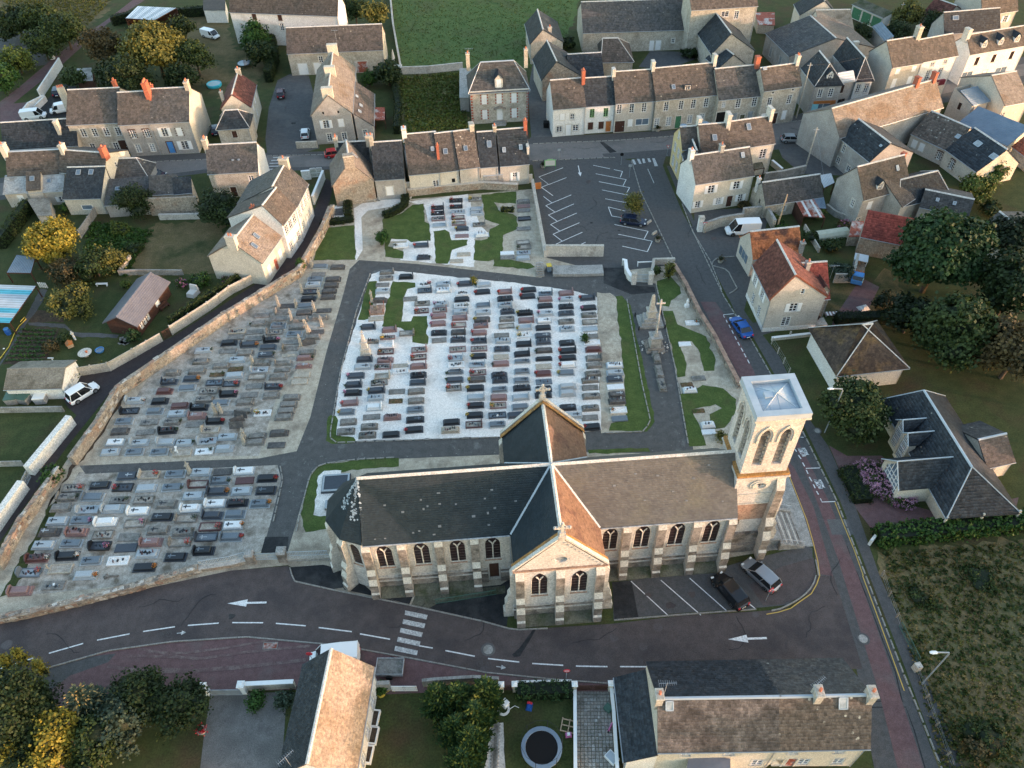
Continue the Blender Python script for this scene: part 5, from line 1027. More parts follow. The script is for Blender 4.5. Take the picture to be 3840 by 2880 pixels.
house('cream_house','cream house with white shuttered windows and front courtyard',(30.92,110.19),(40.98,112.47),3.17,5.80,8.95,'render_cream','slate_grey','F s 3.4 1.1x1.5 .29 .73; F s .9 .9x1.3 .1 .85; F S .9 .9x1.3 .46; F dk .1 1.0x2.1 .66',chim=[(.0,0,1.2,.7,1.0,'render_white',1),(.52,.2,1.4,.6,.9,'concrete_grey',1)],vel=[(.86,.62,.6,.9,1)],wallB='render_white')
house('side_wing','white side wing with small dark slate gable facing the road',(30.72,121.52),(30.82,117.87),1.51,5.40,7.20,'render_white','slate_dark','A w 3.2 .9x1.5 .3 .7; A w .6 .9x1.6 .3 .7')
house('slate_cottage','low grey cottage with lichen streaked slate roof behind the white van',(42.5,108.18),(52.53,110.22),2.45,2.80,5.30,'stone_house','slate_grey','F w .9 .7x.9 .35; A x 1.6 .5x.9 .4',chim=[(0,1.2,1.5,.5,.6,'render_white',1)])
# --- shops on the street, right
house('shop_house','narrow grey shop house with turquoise shopfront and front hipped roof',(59.23,149.81),(59.64,142.08),2.61,6.60,9.60,'render_grey','slate_dark','B w 4.0 .9x1.7 .25 .65; B p .4 3.6x2.3 .5',hip=(0,2.0),chim=[(.62,4.0,2.0,.9,1.4,'stone_house',0)])
house('infill_house','narrow rendered house with zinc roof squeezed between two shop houses',(64.73,143.45),(67.88,144.35),1.23,6.40,7.60,'render_grey','zinc','F n 4.0 .8x1.6 .3; F n .8 1.6x1.9 .5',mono=True,e=0,D=8,chim=[])
house('white_house','white fronted house with steep slate roof and wide ground window',(67.68,156.12),(68.34,144.37),1.60,6.40,9.40,'render_white','slate_dark','B w 3.6 .8x1.8 .25 .75; B p .5 2.8x1.5 .5',hip=(0,2.4),chim=[(.1,1.5,2.6,.6,1.2,'dressed_stone',0)])
house('tall_house','tall beige three storey house with white closed shutters',(74.56,144.64),(80.94,146.36),3.67,8.60,12.00,'render_beige','slate_brown','F c 6.9 1.0x1.1 .25 .8; F c 4.0 1.0x2.0 .25 .78; F c .9 1.0x1.7 .25 .75',chim=[(1.0,0,2.0,.9,1.2,'stone_house',1)])
PH=house('pharmacy','cream three storey pharmacy building with red sign and black cross',(81.24,146.72),(89.02,149.25),3.05,8.60,11.40,'render_white','slate_brown','F w 7.1 .8x.8 .33 .7; F w 4.2 .9x2.2 .3 .66; F p .3 4.6x2.4 .5',cat='shop')
DS=house('dormer_shop','white shop building with three roof dormers and wide shop window',(94.34,153.92),(107.53,157.69),2.72,6.60,9.20,'render_white','slate_brown','F n 3.9 .9x1.6 .18 .48 .8; F p .3 2.6x2.4 .1; F p .5 2.8x1.9 .72; F dw .1 1.0x2.2 .42',cat='shop',chim=[(0,0,1.4,.8,1.4,'dressed_stone',0)])
# --- behind the shops
house('stone_building','tall stone building with flat parapet and white blinds at the top edge',(40.61,171.34),(55.1,172.75),3.41,10.00,12.50,'stone_house','slate_brown','F w 8.0 1.6x1.2 .52; F w 7.4 .9x1.7 .7; F w 4.6 .9x1.5 .62; F w 2.0 .9x1.4 .74',e=.42)
house('slate_house','slate roofed house leaning against the tall stone building',(42.74,173.79),(43.89,160.95),3.31,5.00,8.80,'stone_house','slate_dark','B c 2.4 .6x1.2 .5',D=9)
house('slate_house','small dark slate roof below the stone building with pale verge',(43.2,162.47),(44.82,157.54),3.00,3.40,5.60,'stone_house','slate_dark',D=6)
house('workshop','grey workshop with wide fibre cement roof behind the terrace',(57.86,171.33),(59.83,159.42),9.43,4.60,7.40,'render_grey','slate_grey','F b 1.0 1.0x2.0 .3 .7')
house('mossy_roof_house','house with greenish ribbed roof and red edge behind the workshop',(70.03,172.45),(77.55,172.3),5.48,4.00,6.60,'render_cream','fibre_cement',D=8)
house('gable_house','cream gabled house at the top edge beside the dark garages',(68.06,186.26),(67.67,179.91),4.55,5.00,8.00,'render_cream','slate_dark',D=8)
house('garage_row','row of three dark green garage doors under a flat roof',(83.54,190.48),(87.95,182.12),2.67,3.00,3.60,'render_white','mossy_concrete','F dg .1 2.6x2.4 .18 .5 .82',mono=True,e=0,cat='garage')
house('maroon_roof_house','long dark red roofed house at the top right behind trees',(97.82,184.2),(100.76,179.51),2.93,3.00,5.60,'render_beige','maroon_tile',D=8)
house('gable_house','pale gabled house with white shutters at the top right corner',(106.79,175.91),(115.86,178.39),2.47,5.60,9.20,'render_beige','slate_brown','F s 3.0 1.0x1.5 .35 .75',D=9)
house('slate_dormer_house','dark slate roof with small dormer behind the shop building',(94.64,166.65),(107.28,168.28),2.59,5.60,8.80,'render_grey','slate_dark',vel=[(.2,.55,1.4,.9)])
house('shed_house','small blue-grey metal roofed shed behind the tall shuttered house',(83.75,176.95),(83.76,169.25),1.51,3.20,4.00,'render_grey','blue_metal',mono=True,e=0,cat='shed')
# --- right cluster south of the street
house('big_gable_house','long house with sunlit patched roof and huge grey gable beside the street',(58.57,123.55),(80.71,133.59),3.45,6.00,9.60,'render_grey','slate_tan',chim=[(.8,0,1.6,.7,1.0,'brick',0),(.97,0,1.6,.6,1.0,'brick',0)],D=9.5)
house('slate_wing','dark navy slate wing running forward from the big grey gable',(59.22,124.73),(61.75,116.27),2.83,5.40,8.10,'render_grey','slate_dark','F w 3.2 .8x1.5 .2; F w .8 1.0x1.2 .15 .5',D=8.5,vel=[(.9,.62,.5,.4,1)])
house('slate_range','long low slate range with lichen mottling and pale shutters',(74.38,129.15),(78.63,122.72),4.01,3.20,6.20,'render_beige','slate_spotted','F c .8 1.0x1.5 .15 .35; F V .8 .7x1.5 .82',vel=[(.93,.45,.8,.8,1)],D=8)
house('slate_range','dark slate range with two wide roof windows and ivy at its end',(78.13,122.91),(80.35,115.42),4.31,3.40,6.60,'render_cream','slate_dark','F V .8 .8x1.7 .3; F V .4 .8x1.5 .9',vel=[(.42,.55,1.3,1.0,1),(.95,.5,1.3,1.0,1)],D=8.5)
house('grey_gable_house','grey house with brown roof, small dormer and broad side gable',(56.66,104.77),(65.21,107.94),3.29,5.60,9.40,'render_grey','slate_brown','F c 3.2 1.0x1.4 .2; F w 3.2 .9x1.4 .62; F w .6 .8x1.2 .05; A w 3.0 .7x1.3 .28',vel=[(.8,.55,.5,.9,1)])
house('slate_fork_house','grey roof with navy triangular cross slope behind the red tiled barn',(66.59,105.32),(73.02,102.14),1.98,3.60,5.40,'render_beige','slate_grey',vel=[(.3,.4,.5,.6,1),(.65,.4,.5,.6,1)],D=7)
house('brown_roof_house','brown roof beside the brick chimney and narrow passage',(62.89,104.24),(65.7,106.47),4.83,4.40,7.60,'render_beige','slate_brown',D=7,chim=[(1.8,.4,1.8,.7,.7,'brick',0)])
house('slate_triangle_house','dark slate gable slope pointing towards the red tiled barn',(63.16,105.18),(72.4,108.32),2.81,3.80,6.60,'render_beige','slate_dark',D=7,hip=(1.2,1.2))
house('tower_annexe','small beige block with blue-grey metal roof beside the cream house',(87.54,135.58),(91.33,137.17),3.63,5.00,6.20,'render_beige','blue_metal','A n 3.0 .7x1.3 .5',mono=True,e=0,D=5,cat='annexe')
house('cream_block','broad cream house with plain grey-brown roof at the right edge',(92.85,134.5),(98.15,135.99),5.45,5.40,8.60,'render_cream','slate_tan','F w 2.0 .9x1.8 .1',D=12)
house('flat_roof_hall','wide dark metal roof with three rusty panels at the right edge',(84.23,132.46),(89.84,124.3),5.64,3.00,4.60,'render_cream','blue_metal',mono=True,e=0,cat='hall')
house('red_tile_barn','stone barn with bright red tiled roof below the big conifer',(54.75,98),(60.93,95.34),3.17,3.40,6.00,'rubble_wall','crimson_tile',mono=True,e=.36,cat='barn')
house('grey_house','grey-brown roofed house half hidden behind the big conifer',(74.33,99.4),(76.16,92.43),1.65,4.20,5.80,'render_cream','slate_grey',D=9)
house('red_shed','small red tiled roof at the right edge beside ivy',(91.27,124.86),(92.18,120.22),1.64,2.60,4.40,'stone_house','red_tile',mono=True,cat='shed')
# --- red roofed house by the side road
house('red_roof_house','rear house with weathered orange pantile roof and dark garage windows',(36.7,92.83),(44.22,93.84),2.71,3.60,6.40,'render_beige','orange_tile',chim=[(.98,-2.6,1.8,.6,.6,'concrete_grey',1)],e=.33,wallB='render_beige')
house('villa','beige house with steep dark red roof gable facing the church road',(35.28,88.2),(35.77,80.4),2.38,6.20,10.00,'render_beige','maroon_tile','F s 3.6 1.0x1.6 .2 .62; F w .8 1.0x1.7 .3 .66; B s 3.5 1.1x1.5 .46; B w .9 1.2x1.6 .4; B w 6.6 .5x.9 .54',e=.34,plinth='render_white',cat='villa',D=7.6)
house('brick_annexe','annexe with crimson tiled roof and arched white dormer window',(41.27,82.4),(44.92,82.67),3.66,4.20,7.60,'rubble_wall','crimson_tile','F w 2.7 .7x.7 .3 .62; F c .8 .9x1.2 .1',e=.34,chim=[(.1,-1.2,2.4,.6,.6,'concrete_grey',1)],cat='annexe')
house('pavilion','white pavilion with pyramid brown tiled roof beside the large trees',(42.1,68.65),(50.99,69.63),4.22,3.60,7.40,'render_white','brown_tile','F x 2.4 .7x.5 .1 .5 .8; A x 2.4 .6x.6 .3 .5 .7',hip=(5.2,5.2),e=.34,ov=.45,cat='pavilion')
# --- school-like building with clipped wings
SB=house('clinic','modern clinic with sweeping dark slate roof and cream walls',(46.72,64.08),(47.84,47.34),2.99,3.00,6.00,'render_cream','slate_dark',hip=(1.5,3.6),e=.34,ridge='lead',ov=.5,cat='clinic',D=7.6,heb=2.6)
# --- bottom houses
BH=house('bottom_house','house with dark navy west slope and sunlit pinkish slate slope',(-14.46,21.21),(-13.87,30.91),3.18,4.60,8.00,'render_white','slate_sun','F w .9 1.0x1.6 .25 .5 .78; F w 3.0 .5x.8 .33 .62',e=.27,roofK='slate_dark')  # sun on one slope and shade on the other put into the slate colours
RHD=7.5
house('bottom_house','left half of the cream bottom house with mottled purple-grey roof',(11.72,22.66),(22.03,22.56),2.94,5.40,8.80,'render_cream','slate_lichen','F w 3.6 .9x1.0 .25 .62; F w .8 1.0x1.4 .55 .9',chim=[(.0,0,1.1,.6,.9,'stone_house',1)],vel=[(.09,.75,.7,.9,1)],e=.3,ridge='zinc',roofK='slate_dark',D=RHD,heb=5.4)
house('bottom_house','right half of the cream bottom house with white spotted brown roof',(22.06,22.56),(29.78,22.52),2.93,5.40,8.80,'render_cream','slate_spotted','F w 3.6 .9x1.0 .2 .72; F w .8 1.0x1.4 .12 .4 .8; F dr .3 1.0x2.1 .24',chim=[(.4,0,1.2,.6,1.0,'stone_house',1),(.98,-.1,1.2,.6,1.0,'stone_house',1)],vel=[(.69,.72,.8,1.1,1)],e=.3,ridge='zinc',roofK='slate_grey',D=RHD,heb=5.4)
house('slate_wing','low dark slate wing attached to the left of the two part house',(9.18,29.93),(9.21,22.51),2.56,2.90,4.40,'render_white','slate_dark',mono=True,e=.28,ridge=None,cat='wing')
# ---------------------------------------------------------------- house extras
def on(label):return HN[label]
# villa: dormer, porch, brick quoins up the corners
t,Ln,hd,D,he,hr=on('square stone villa with red brick quoins and hipped grey roof')
dormer(t,Ln*.5,.2,he+.2,1.5,1.9,2.6,'c','dressed_stone','slate_dark')
qb=MB();qb.box(-.2,-.05,0,.2,.2,.3);QM=qb.mesh('red_brick')
for x in(.15,Ln-.15):
 for k in range(11):link('quoin',QM,t,(x+.06*(k%2),0,.5+k*.56))
b=MB();b.box(Ln*.5-1.2,-1.0,0,Ln*.5+1.2,0,.45);b.box(Ln*.5-1.0,-1.5,0,Ln*.5+1.0,-1.0,.22);b.build('doorstep','concrete_grey',t)
b=MB();b.vprism([(Ln*.5-1.2,3.1),(Ln*.5,3.6),(Ln*.5+1.2,3.1),(Ln*.5,3.45)],-.9,0);b.build('porch_canopy','wood_grey',t)
b=MB();b.box(-.2,-.3,he-.25,Ln+.2,.05,he);b.build('cornice','dressed_stone',t)
# terrace dormer, shop dormers, shop fronts and the pharmacy sign
t,Ln,hd,D,he,hr=on('long stone terrace house with green door and small roof dormer');dormer(t,Ln*.52,.9,he+.75,1.3,.8,2.2,'w','slate_grey','slate_brown',flat=True)
t,Ln,hd,D,he,hr=on('white shop building with three roof dormers and wide shop window')
for s in(.24,.53,.82):dormer(t,Ln*s,.5,he+.5,1.2,1.2,2.0,'w','white_paint','slate_dark')
t,Ln,hd,D,he,hr=on('narrow grey shop house with turquoise shopfront and front hipped roof');dormer(t,Ln-.5,hd,he+.6,1.2,1.2,2.2,'w','white_paint','slate_dark',R(90))
b=MB();b.box(Ln+.02,.4,.3,Ln+.12,1.6,2.8,0);b.box(Ln+.02,D-1.3,.3,Ln+.12,D-.3,2.9,1);b.box(Ln+.02,.5,2.75,Ln+.14,D-.4,3.3,1);b.build('shopfront',['cyan_paint','wood_orange'],t)
def text(name,s,parent,T,size,m,ext=.02):
 c=bpy.data.curves.new(name,'FONT');c.body=s;c.size=size;c.extrude=ext;c.align_x='CENTER';c.align_y='CENTER'
 o=bpy.data.objects.new(name,c);me=bpy.data.meshes.new_from_object(o);me.materials.append(m_(m));bpy.data.objects.remove(o);o=link(name,me,parent);o.matrix_local=T@Matrix.Rotation(R(90),4,'X');return o
t,Ln,hd,D,he,hr=on('cream three storey pharmacy building with red sign and black cross')
b=MB();b.box(.6,-.5,2.9,Ln-1.0,.02,3.9);sg=b.build('shop_sign','shop_red',t);text('lettering','PHARMACIE',sg,Matrix.Translation((Ln*.42,-.52,3.4)),.85,'shop_cream')
b=MB();q=Ln*.33
b.box(q-.16,-1.1,4.3,q+.16,-.95,5.5);b.box(q-.55,-1.12,4.75,q+.55,-.93,5.05);b.box(q-.04,-.95,4.85,q+.04,0,4.95);b.build('pharmacy_cross','dark_metal',t)
b=MB();b.box(.3,-.12,.1,.9,.02,2.9);b.box(Ln*.55,-.1,.4,Ln*.62,.02,2.4,1);b.build('shopfront',['shop_red','plastic_pink'],t)
t,Ln,hd,D,he,hr=on('grey house with brown roof, small dormer and broad side gable');dormer(t,Ln*.36,.5,he+.5,1.2,1.1,1.8,'w','white_paint','slate_dark')
t,Ln,hd,D,he,hr=on('annexe with crimson tiled roof and arched white dormer window');dormer(t,Ln*.68,-.1,he-.6,1.6,2.0,2.6,'c','rubble_wall','maroon_tile')
b=MB();b.box(Ln*.05,-1.6,2.3,Ln*.4,0,2.45);b.build('porch_roof','crimson_tile',t);b=MB();b.box(-.6,-1.6,0,Ln+.2,-.05,.4);b.build('terrace','concrete',t)
t,Ln,hd,D,he,hr=on('beige house with steep dark red roof gable facing the church road')
b=MB()
for y0,z0,y1,z1 in((-.3,he-.2,hd,hr+.15),(D+.3,he-.2,hd,hr+.15)):
 b.face([(Ln+.1,y0,z0-.3),(Ln+.1,y1,z1-.3),(Ln+.1,y1,z1+.02),(Ln+.1,y0,z0+.02)]);b.face([(Ln+.1,y0,z0+.02),(Ln+.1,y1,z1+.02),(Ln-.15,y1,z1+.02),(Ln-.15,y0,z0+.02)])
b.build('barge_board','red_tile',t)
t,Ln,hd,D,he,hr=on('rear house with weathered orange pantile roof and dark garage windows')
b=MB()
for k in range(3):b.box(-.05,1.6+k*1.1,1.2,.02,2.5+k*1.1,2.6)
b.build('window_panel','sky_glass',t)
# clinic wings: front gable with a lattice window, two tall dormers, porch on posts, rear wing
t,Ln,hd,D,he,hr=on('modern clinic with sweeping dark slate roof and cream walls')
def gable_wing(t,x,w,dep,h,hg,roof='slate_dark',lattice=True):
 T=frame(x,-dep,0);b=MB();op=[(-w*.36,.5),(w*.36,.5),(w*.36,h),(0,hg-.25),(-w*.36,h)]
 holed(b,T,[(-w/2,0),(w/2,0),(w/2,h),(0,hg),(-w/2,h)],[op],.2)
 for s in(-1,1):q=[(x+s*w/2,-dep,0),(x+s*w/2,0,0),(x+s*w/2,0,h),(x+s*w/2,-dep,h)];b.face(q if s>0 else q[::-1])
 g=b.build('wing_wall','render_cream',t);b=MB()
 b.face([tuple(T@Vector((a,.15,c)))for a,c in op]);g2=b.build('pane','sky_glass',g);b=MB()
 for k in range(-2,3):b.box(x+k*w*.14-.03,-dep+.05,.5,x+k*w*.14+.03,-dep+.13,h+(hg-h)*(1-abs(k)*.28)*.85)
 for k in range(1,5):b.box(x-w*.36,-dep+.05,.5+k*(h-.4)/4,x+w*.36,-dep+.13,.56+k*(h-.4)/4)
 b.build('window_frame','white_paint',g);back=(hg-he)/((hr-he)/hd)
 pl=[[(x-w/2-.2,0,h-.05),(x-w/2-.2,-dep-.3,h-.05),(x,-dep-.3,hg+.12),(x,back,hg+.12)],[(x+w/2+.2,-dep-.3,h-.05),(x+w/2+.2,0,h-.05),(x,back,hg+.12),(x,-dep-.3,hg+.12)]]
 b=MB()
 for p in pl:b.face([(q[0],q[1],q[2]-.03)for q in p])
 r=b.build('wing_roof',roof,t,True);V,F,Ti=slates(pl,.34,.34);link('slates',nmesh(V,F,roof,Ti),r)['kind']='stuff'
 b=MB();b.tube([(x,-dep-.3,hg+.14),(x,back,hg+.14)],.08,5)
 for s in(-1,1):b.tube([(x+s*(w/2+.2),-dep-.3,h-.03),(x,-dep-.3,hg+.14)],.07,5)
 b.build('ridge_cap','lead',r)
gable_wing(t,Ln*.66,4.2,4.0,2.9,5.2);gable_wing(t,Ln*.30,1.7,.6,4.0,5.0);gable_wing(t,Ln*.42,1.7,.9,4.0,5.0)
for y in(-.35,D/2,D+.35):b=MB();b.box(Ln+.28,y-.1,0,Ln+.48,y+.1,2.75);b.build('porch_post','render_cream',t)
house('clinic_wing','rear clinic wing with mossy slate roof and beige end wall',(54.65,53.54),(58.17,54.31),2.64,2.90,4.60,'render_cream','slate_brown','F w .8 1.0x1.4 .3',e=.34,D=6,ridge='lead',cat='wing')
# ---------------------------------------------------------------- garden walls, fences, gates
def wall(label,pts,h,th,m,coping=None,cat='wall',name='garden_wall',z=0):
 o=Vector((*pts[0],z));t=thing(name,label,cat,o);P=[(p[0]-o.x,p[1]-o.y)for p in pts]
 b=MB();strip(b,P,th,0,h);b.build('masonry',m,t)
 if coping:b=MB();strip(b,P,th+.12,h,h+.1);b.build('coping',coping,t)
 return t
def stone_faces(t,pts,h,th,n,mats,seed):
 """single rough stones standing proud of both faces and the top of a rubble wall"""
 r=random.Random(seed);o=Vector(pts[0]);P=[Vector(p)-o for p in pts];seg=[(P[i],P[i+1],(P[i+1]-P[i]).length)for i in range(len(P)-1)];tot=sum(s[2]for s in seg);me=[]
 for k in range(6):
  b=MB();w,hh=r.uniform(.22,.42),r.uniform(.14,.24);b.box(-w,-.06,-hh,w,.06,hh,top=.0)
  b.v=[(x*(1-.12*r.random()),y+.02*r.random(),z*(1-.2*r.random()))for x,y,z in b.v];me.append(b.mesh(mats[k%len(mats)]))
 for k in range(n):
  d=r.random()*tot
  for a,c,Ls in seg:
   if d<Ls:break
   d-=Ls
  u=(c-a).normalized();nn=Vector((-u.y,u.x));s=1 if r.random()<.5 else-1;p=a+u*d
  ob=link('stone',me[r.randrange(6)],t);top=r.random()<.3
  if top:ob.location=(p.x+nn.x*r.uniform(-.3,.3)*th,p.y+nn.y*r.uniform(-.3,.3)*th,h);ob.rotation_euler=(R(90),0,math.atan2(u.y,u.x)+r.uniform(-.2,.2))
  else:ob.location=(p.x+nn.x*s*th/2,p.y+nn.y*s*th/2,r.uniform(.2,h-.2));ob.rotation_euler=(0,r.uniform(-.06,.06),math.atan2(u.y,u.x)+r.uniform(-.03,.03))
CW=[(-29.8,113),(-30.8,105.6),(-32.7,95.7),(-41.8,85.5),(-52.5,71.3),(-53.1,65.2),(-54.3,59.5)]
t=wall('long rubble stone cemetery wall following the narrow alley',CW,1.7,.6,'rubble_wall',name='cemetery_wall');stone_faces(t,CW,1.7,.6,300,['rubble_wall','weathered_stone','limestone','red_stone'],3)
CW2=[(-55.4,57.95),(-55.84,55.56),(-56.87,50.21),(-57.04,45.03)]
t=wall('stretch of cemetery wall below the alley at the lower left',CW2,1.5,.6,'rubble_wall',name='cemetery_wall');stone_faces(t,CW2,1.5,.6,120,['rubble_wall','weathered_stone','limestone','red_stone'],4)
CW3=[(-55.2,38.8),(-51.8,39.4),(-47.8,40.4),(-41,42.3),(-34.9,44.3)]
t=wall('low rubble cemetery wall along the street bend',CW3,.9,.7,'rubble_wall',name='cemetery_wall');stone_faces(t,CW3,.9,.7,260,['rubble_wall','weathered_stone','limestone','red_stone'],5)
t=wall('low stone wall carrying iron railings beside the cemetery gate',[(-34.89,44.33),(-31.53,44.81),(-29.6,45.33)],.55,.5,'rubble_wall','limestone')
wall('low stone wall between the cemetery gate and the church apse',[(-25.38,45.32),(-20.6,45.36)],.5,.4,'concrete_grey','concrete')
def pillar(label,p,h,w,m='dressed_stone',cap='concrete',name='gate_pillar',rz=0):
 t=thing(name,label,'gate pillar',(*p,0),rz);b=MB();b.box(-w/2,-w/2,0,w/2,w/2,h);b.build('shaft',m,t)
 b=MB();b.box(-w/2-.08,-w/2-.08,h,w/2+.08,w/2+.08,h+.12);b.box(-w/2-.02,-w/2-.02,h+.12,w/2+.02,w/2+.02,h+.25,top=.12);b.build('cap',cap,t);return t
pillar('left stone pillar of the cemetery gate near the church apse',(-29.34,45.32),1.6,.9,'weathered_stone','concrete_grey');pillar('right stone pillar of the cemetery gate near the church apse',(-25.82,45.45),1.7,.9,'weathered_stone','concrete_grey')
railing('iron_railing',[(-34.75,44.56),(-31.59,45.04),(-29.86,45.57)],.9,'rail_metal','grey iron railing on the low cemetery wall left of the gate','railing',.18,.032,z=.6)
railing('iron_railing',[(-25.2,45.43),(-20.78,45.48)],.9,'rail_metal','grey iron railing between the gate and the church apse','railing',.18,.032,z=.6)
def gate(name,label,a,c,h,m,bars=True,boards=None):
 a,c=Vector(a),Vector(c);d=c-a;w=d.length;t=thing(name,label,'gate',(a.x,a.y,0),math.atan2(d.y,d.x))
 for k in range(2):
  x0,x1=k*w/2+.05,(k+1)*w/2-.05;b=MB()
  for z in(.15,h*.5,h):b.box(x0,-.03,z-.03,x1,.03,z+.03)
  for x in(x0,x1):b.box(x-.03,-.03,.1,x+.03,.03,h+.05)
  lf=b.build('leaf',m,t);n=int((x1-x0)/.14);bb=MB()
  wd=.06 if boards else .028;bb.box(-wd,-.02,.12,wd,.02,h+(.0 if boards else .12));me=bb.mesh(m)
  for i in range(1,n):link('board' if boards else 'bar',me,lf,(x0+(x1-x0)*i/n,0,0))
 return t
gate('cemetery_gate','double iron gate at the foot of the cemetery path by the apse',(-28.99,45.37),(-26.13,45.46),1.3,'rail_metal')
gate('cemetery_gate','upper iron cemetery gate between white pillars below the car park',(19.4,92.16),(21.17,92.08),1.5,'rail_metal')
pillar('left white pillar of the upper cemetery gate',(18.93,91.93),1.9,.7,'pale_stone');pillar('right white pillar of the upper cemetery gate',(21.45,91.82),1.9,.7,'pale_stone')
wall('curved white wall beside the upper cemetery gate',[(17.7,96.6),(18.2,96.5),(18.1,94.4),(18.5,92.7),(18.9,92.2)],1.0,.4,'render_white','white_paint')
wall('stone wall right of the upper cemetery gate',[(21.67,92.47),(22.64,96.54),(25.92,96.51)],1.0,.4,'limestone','concrete')
RW=[(25.6,95.4),(26.6,90.6),(27.5,84),(28.6,79.1),(29.3,74.1),(30,69.7)]
t=wall('long roadside cemetery wall with brick-red coping',RW,.9,.45,'weathered_stone','red_stone',name='cemetery_wall');stone_faces(t,RW,.85,.45,160,['weathered_stone','rubble_wall'],6)
t=wall('stone wall dividing the car park from the north graves',[(4.55,120.14),(4.89,114.27),(5.31,107.39),(5.83,99.04)],1.2,.4,'limestone','concrete')
wall('retaining wall at the lower edge of the car park',[(5.85,99.4),(10.41,99.2),(15.03,99)],2.0,.4,'limestone','concrete');wall('long stone wall behind the north graves under the row houses',[(-17.38,117.65),(-10.92,118.74),(-4.06,119.42),(1.93,118.53)],1.3,.5,'rubble_wall','limestone')
wall('cream yard wall behind the brown roofed row house',[(-17.67,118.56),(-7.46,120.09)],2.1,.3,'render_cream','white_paint');wall('pink-beige yard wall under the dark slate row house',[(-0.6,120.28),(4.57,121.16)],1.6,.3,'render_beige')
box_shed('conservatory','grey glazed conservatory against the row houses',[(-4,119.83),(-0.71,120.18),(-1.13,122.99),(-4.42,122.73)],0,2.6,'concrete_grey','zinc','conservatory',top=[2.2,2.2,3.0,3.0])
box_shed('tiled_lean_to','lean-to with olive brown tiles between two row houses',[(-7.4,119.58),(-4.06,120.13),(-4.65,123.8),(-8.24,123.97)],0,2.6,'render_white','brown_tile','lean-to',top=[1.9,1.9,3.6,3.6])
wall('thick white stuccoed wall on the lower side of the alley',[(-56.96,66.29),(-59.03,58.15)],1.7,.8,'white_stucco');wall('lower white stuccoed wall ending at the frame edge',[(-58.82,56.06),(-59.78,50.01)],1.7,.8,'white_stucco')
gate('side_gate','small blue-grey iron gate between the two white stuccoed walls',(-58.98,57.8),(-58.99,56.34),1.4,'grey_metal')
wall('low concrete fence behind the neighbour lawn at the left edge',[(-64.02,59.62),(-60.59,59.62)],1.0,.12,'concrete_grey');wall('low grey wall between the left lawn and the sheds',[(-68.03,68.68),(-59.02,68.55)],1.0,.2,'concrete_grey')
# panel fence along the alley: concrete posts and single panels
def panel_fence(label,pts,h,m):
 t=thing('panel_fence',label,'fence',(*pts[0],0));o=Vector(pts[0])
 for a,c in zip(pts,pts[1:]):
  a,c=Vector(a)-o,Vector(c)-o;d=c-a;n=max(1,round(d.length/2.9));r=math.atan2(d.y,d.x);w=d.length/n
  for i in range(n):
   for k in range(1):
    b=MB();b.box(.07,-.04,.02,w-.07,.04,h)
    for j in range(1,4):b.box(.07,-.05,h*j/4-.015,w-.07,.05,h*j/4+.015)
    p=a+d*(i/n);link('panel',b.mesh(m),t,(p.x,p.y,0),r)
   b=MB();b.box(-.08,-.1,0,.08,.1,h+.12);link('post',b.mesh(m),t,(p.x,p.y,0),r)
 return t
panel_fence('concrete panel fence running up the alley beside the flower garden',[(-48.9,83.04),(-44.82,88.14),(-42.44,91.8),(-38.89,95.12)],1.7,'concrete')
panel_fence('concrete panel fence bending down the alley below the brown gate',[(-59.79,75.03),(-55.42,75.91),(-52.84,78.56),(-49.87,81.78)],1.6,'concrete')
gate('garden_gate','dark brown wooden garden gate in the concrete alley fence',(-49.77,81.87),(-48.88,82.81),1.6,'wood_dark',boards=True)
panel_fence('grey slatted fence dividing two back gardens',[(-71.12,107.52),(-70.91,111.4),(-70.9,116.18)],1.6,'concrete_grey')
wall('rough limestone wall behind the scorched lawn',[(-59.43,112.52),(-52.58,112.45)],1.0,.5,'limestone');wall('dark tall stone wall under the slate outbuildings',[(-61.18,113.79),(-52.67,113.89)],3.4,.3,'rubble_wall')
wall('low block wall at the edge of the scorched lawn',[(-61.27,97.85),(-61.01,99.53),(-60.8,101.44)],.9,.25,'concrete');wall('low wall behind the wooden chalet',[(-61.32,97.3),(-58.45,97.36),(-51.15,96.95)],1.0,.2,'concrete_grey')
wall('high stone wall between the green field and the wild plot',[(-22.35,166),(-16.57,166.11),(-8.99,167.5)],1.6,.4,'limestone');wall('stone wall along the left side of the green field',[(-29.05,212.28),(-26.37,191.28),(-22.35,166)],1.2,.4,'limestone')
wall('white boundary wall of the car forecourt at the upper left',[(-98.32,158.7),(-99.93,174.46)],2.0,.3,'render_white');wall('short white wall beside the parked white vans',[(-98.59,149.96),(-98.79,154.26),(-96.89,157.58)],1.4,.3,'render_white')
wall('low stone wall in front of the gabled house courtyard',[(-39.97,135.26),(-35.99,135.35)],1.3,.4,'stone_house');wall('white wall ending at the red gate pillars near the vans',[(-97.05,153.16),(-96.72,157.57)],1.2,.3,'render_white')
wall('stone wall beside the courtyard of the cream house',[(32,104.6),(35.2,106.2),(38.8,107),(39.2,108.5),(43.3,109)],1.8,.35,'stone_house','concrete_grey');pillar('tall white pillar of the cream house courtyard',(31.47,105.1),2.6,.8,'render_white')
wall('stone wall behind the parked white van',[(43.22,108.77),(43.51,104.78)],1.8,.35,'stone_house','concrete_grey')
wall('garden wall beside the slate cottage yard',[(45.49,119.39),(48.73,119.99),(53.28,121.56)],1.6,.3,'concrete_grey','concrete');wall('white capped wall beside the lane yard',[(48.19,124.7),(49.26,121.76)],1.0,.3,'render_cream','white_paint')
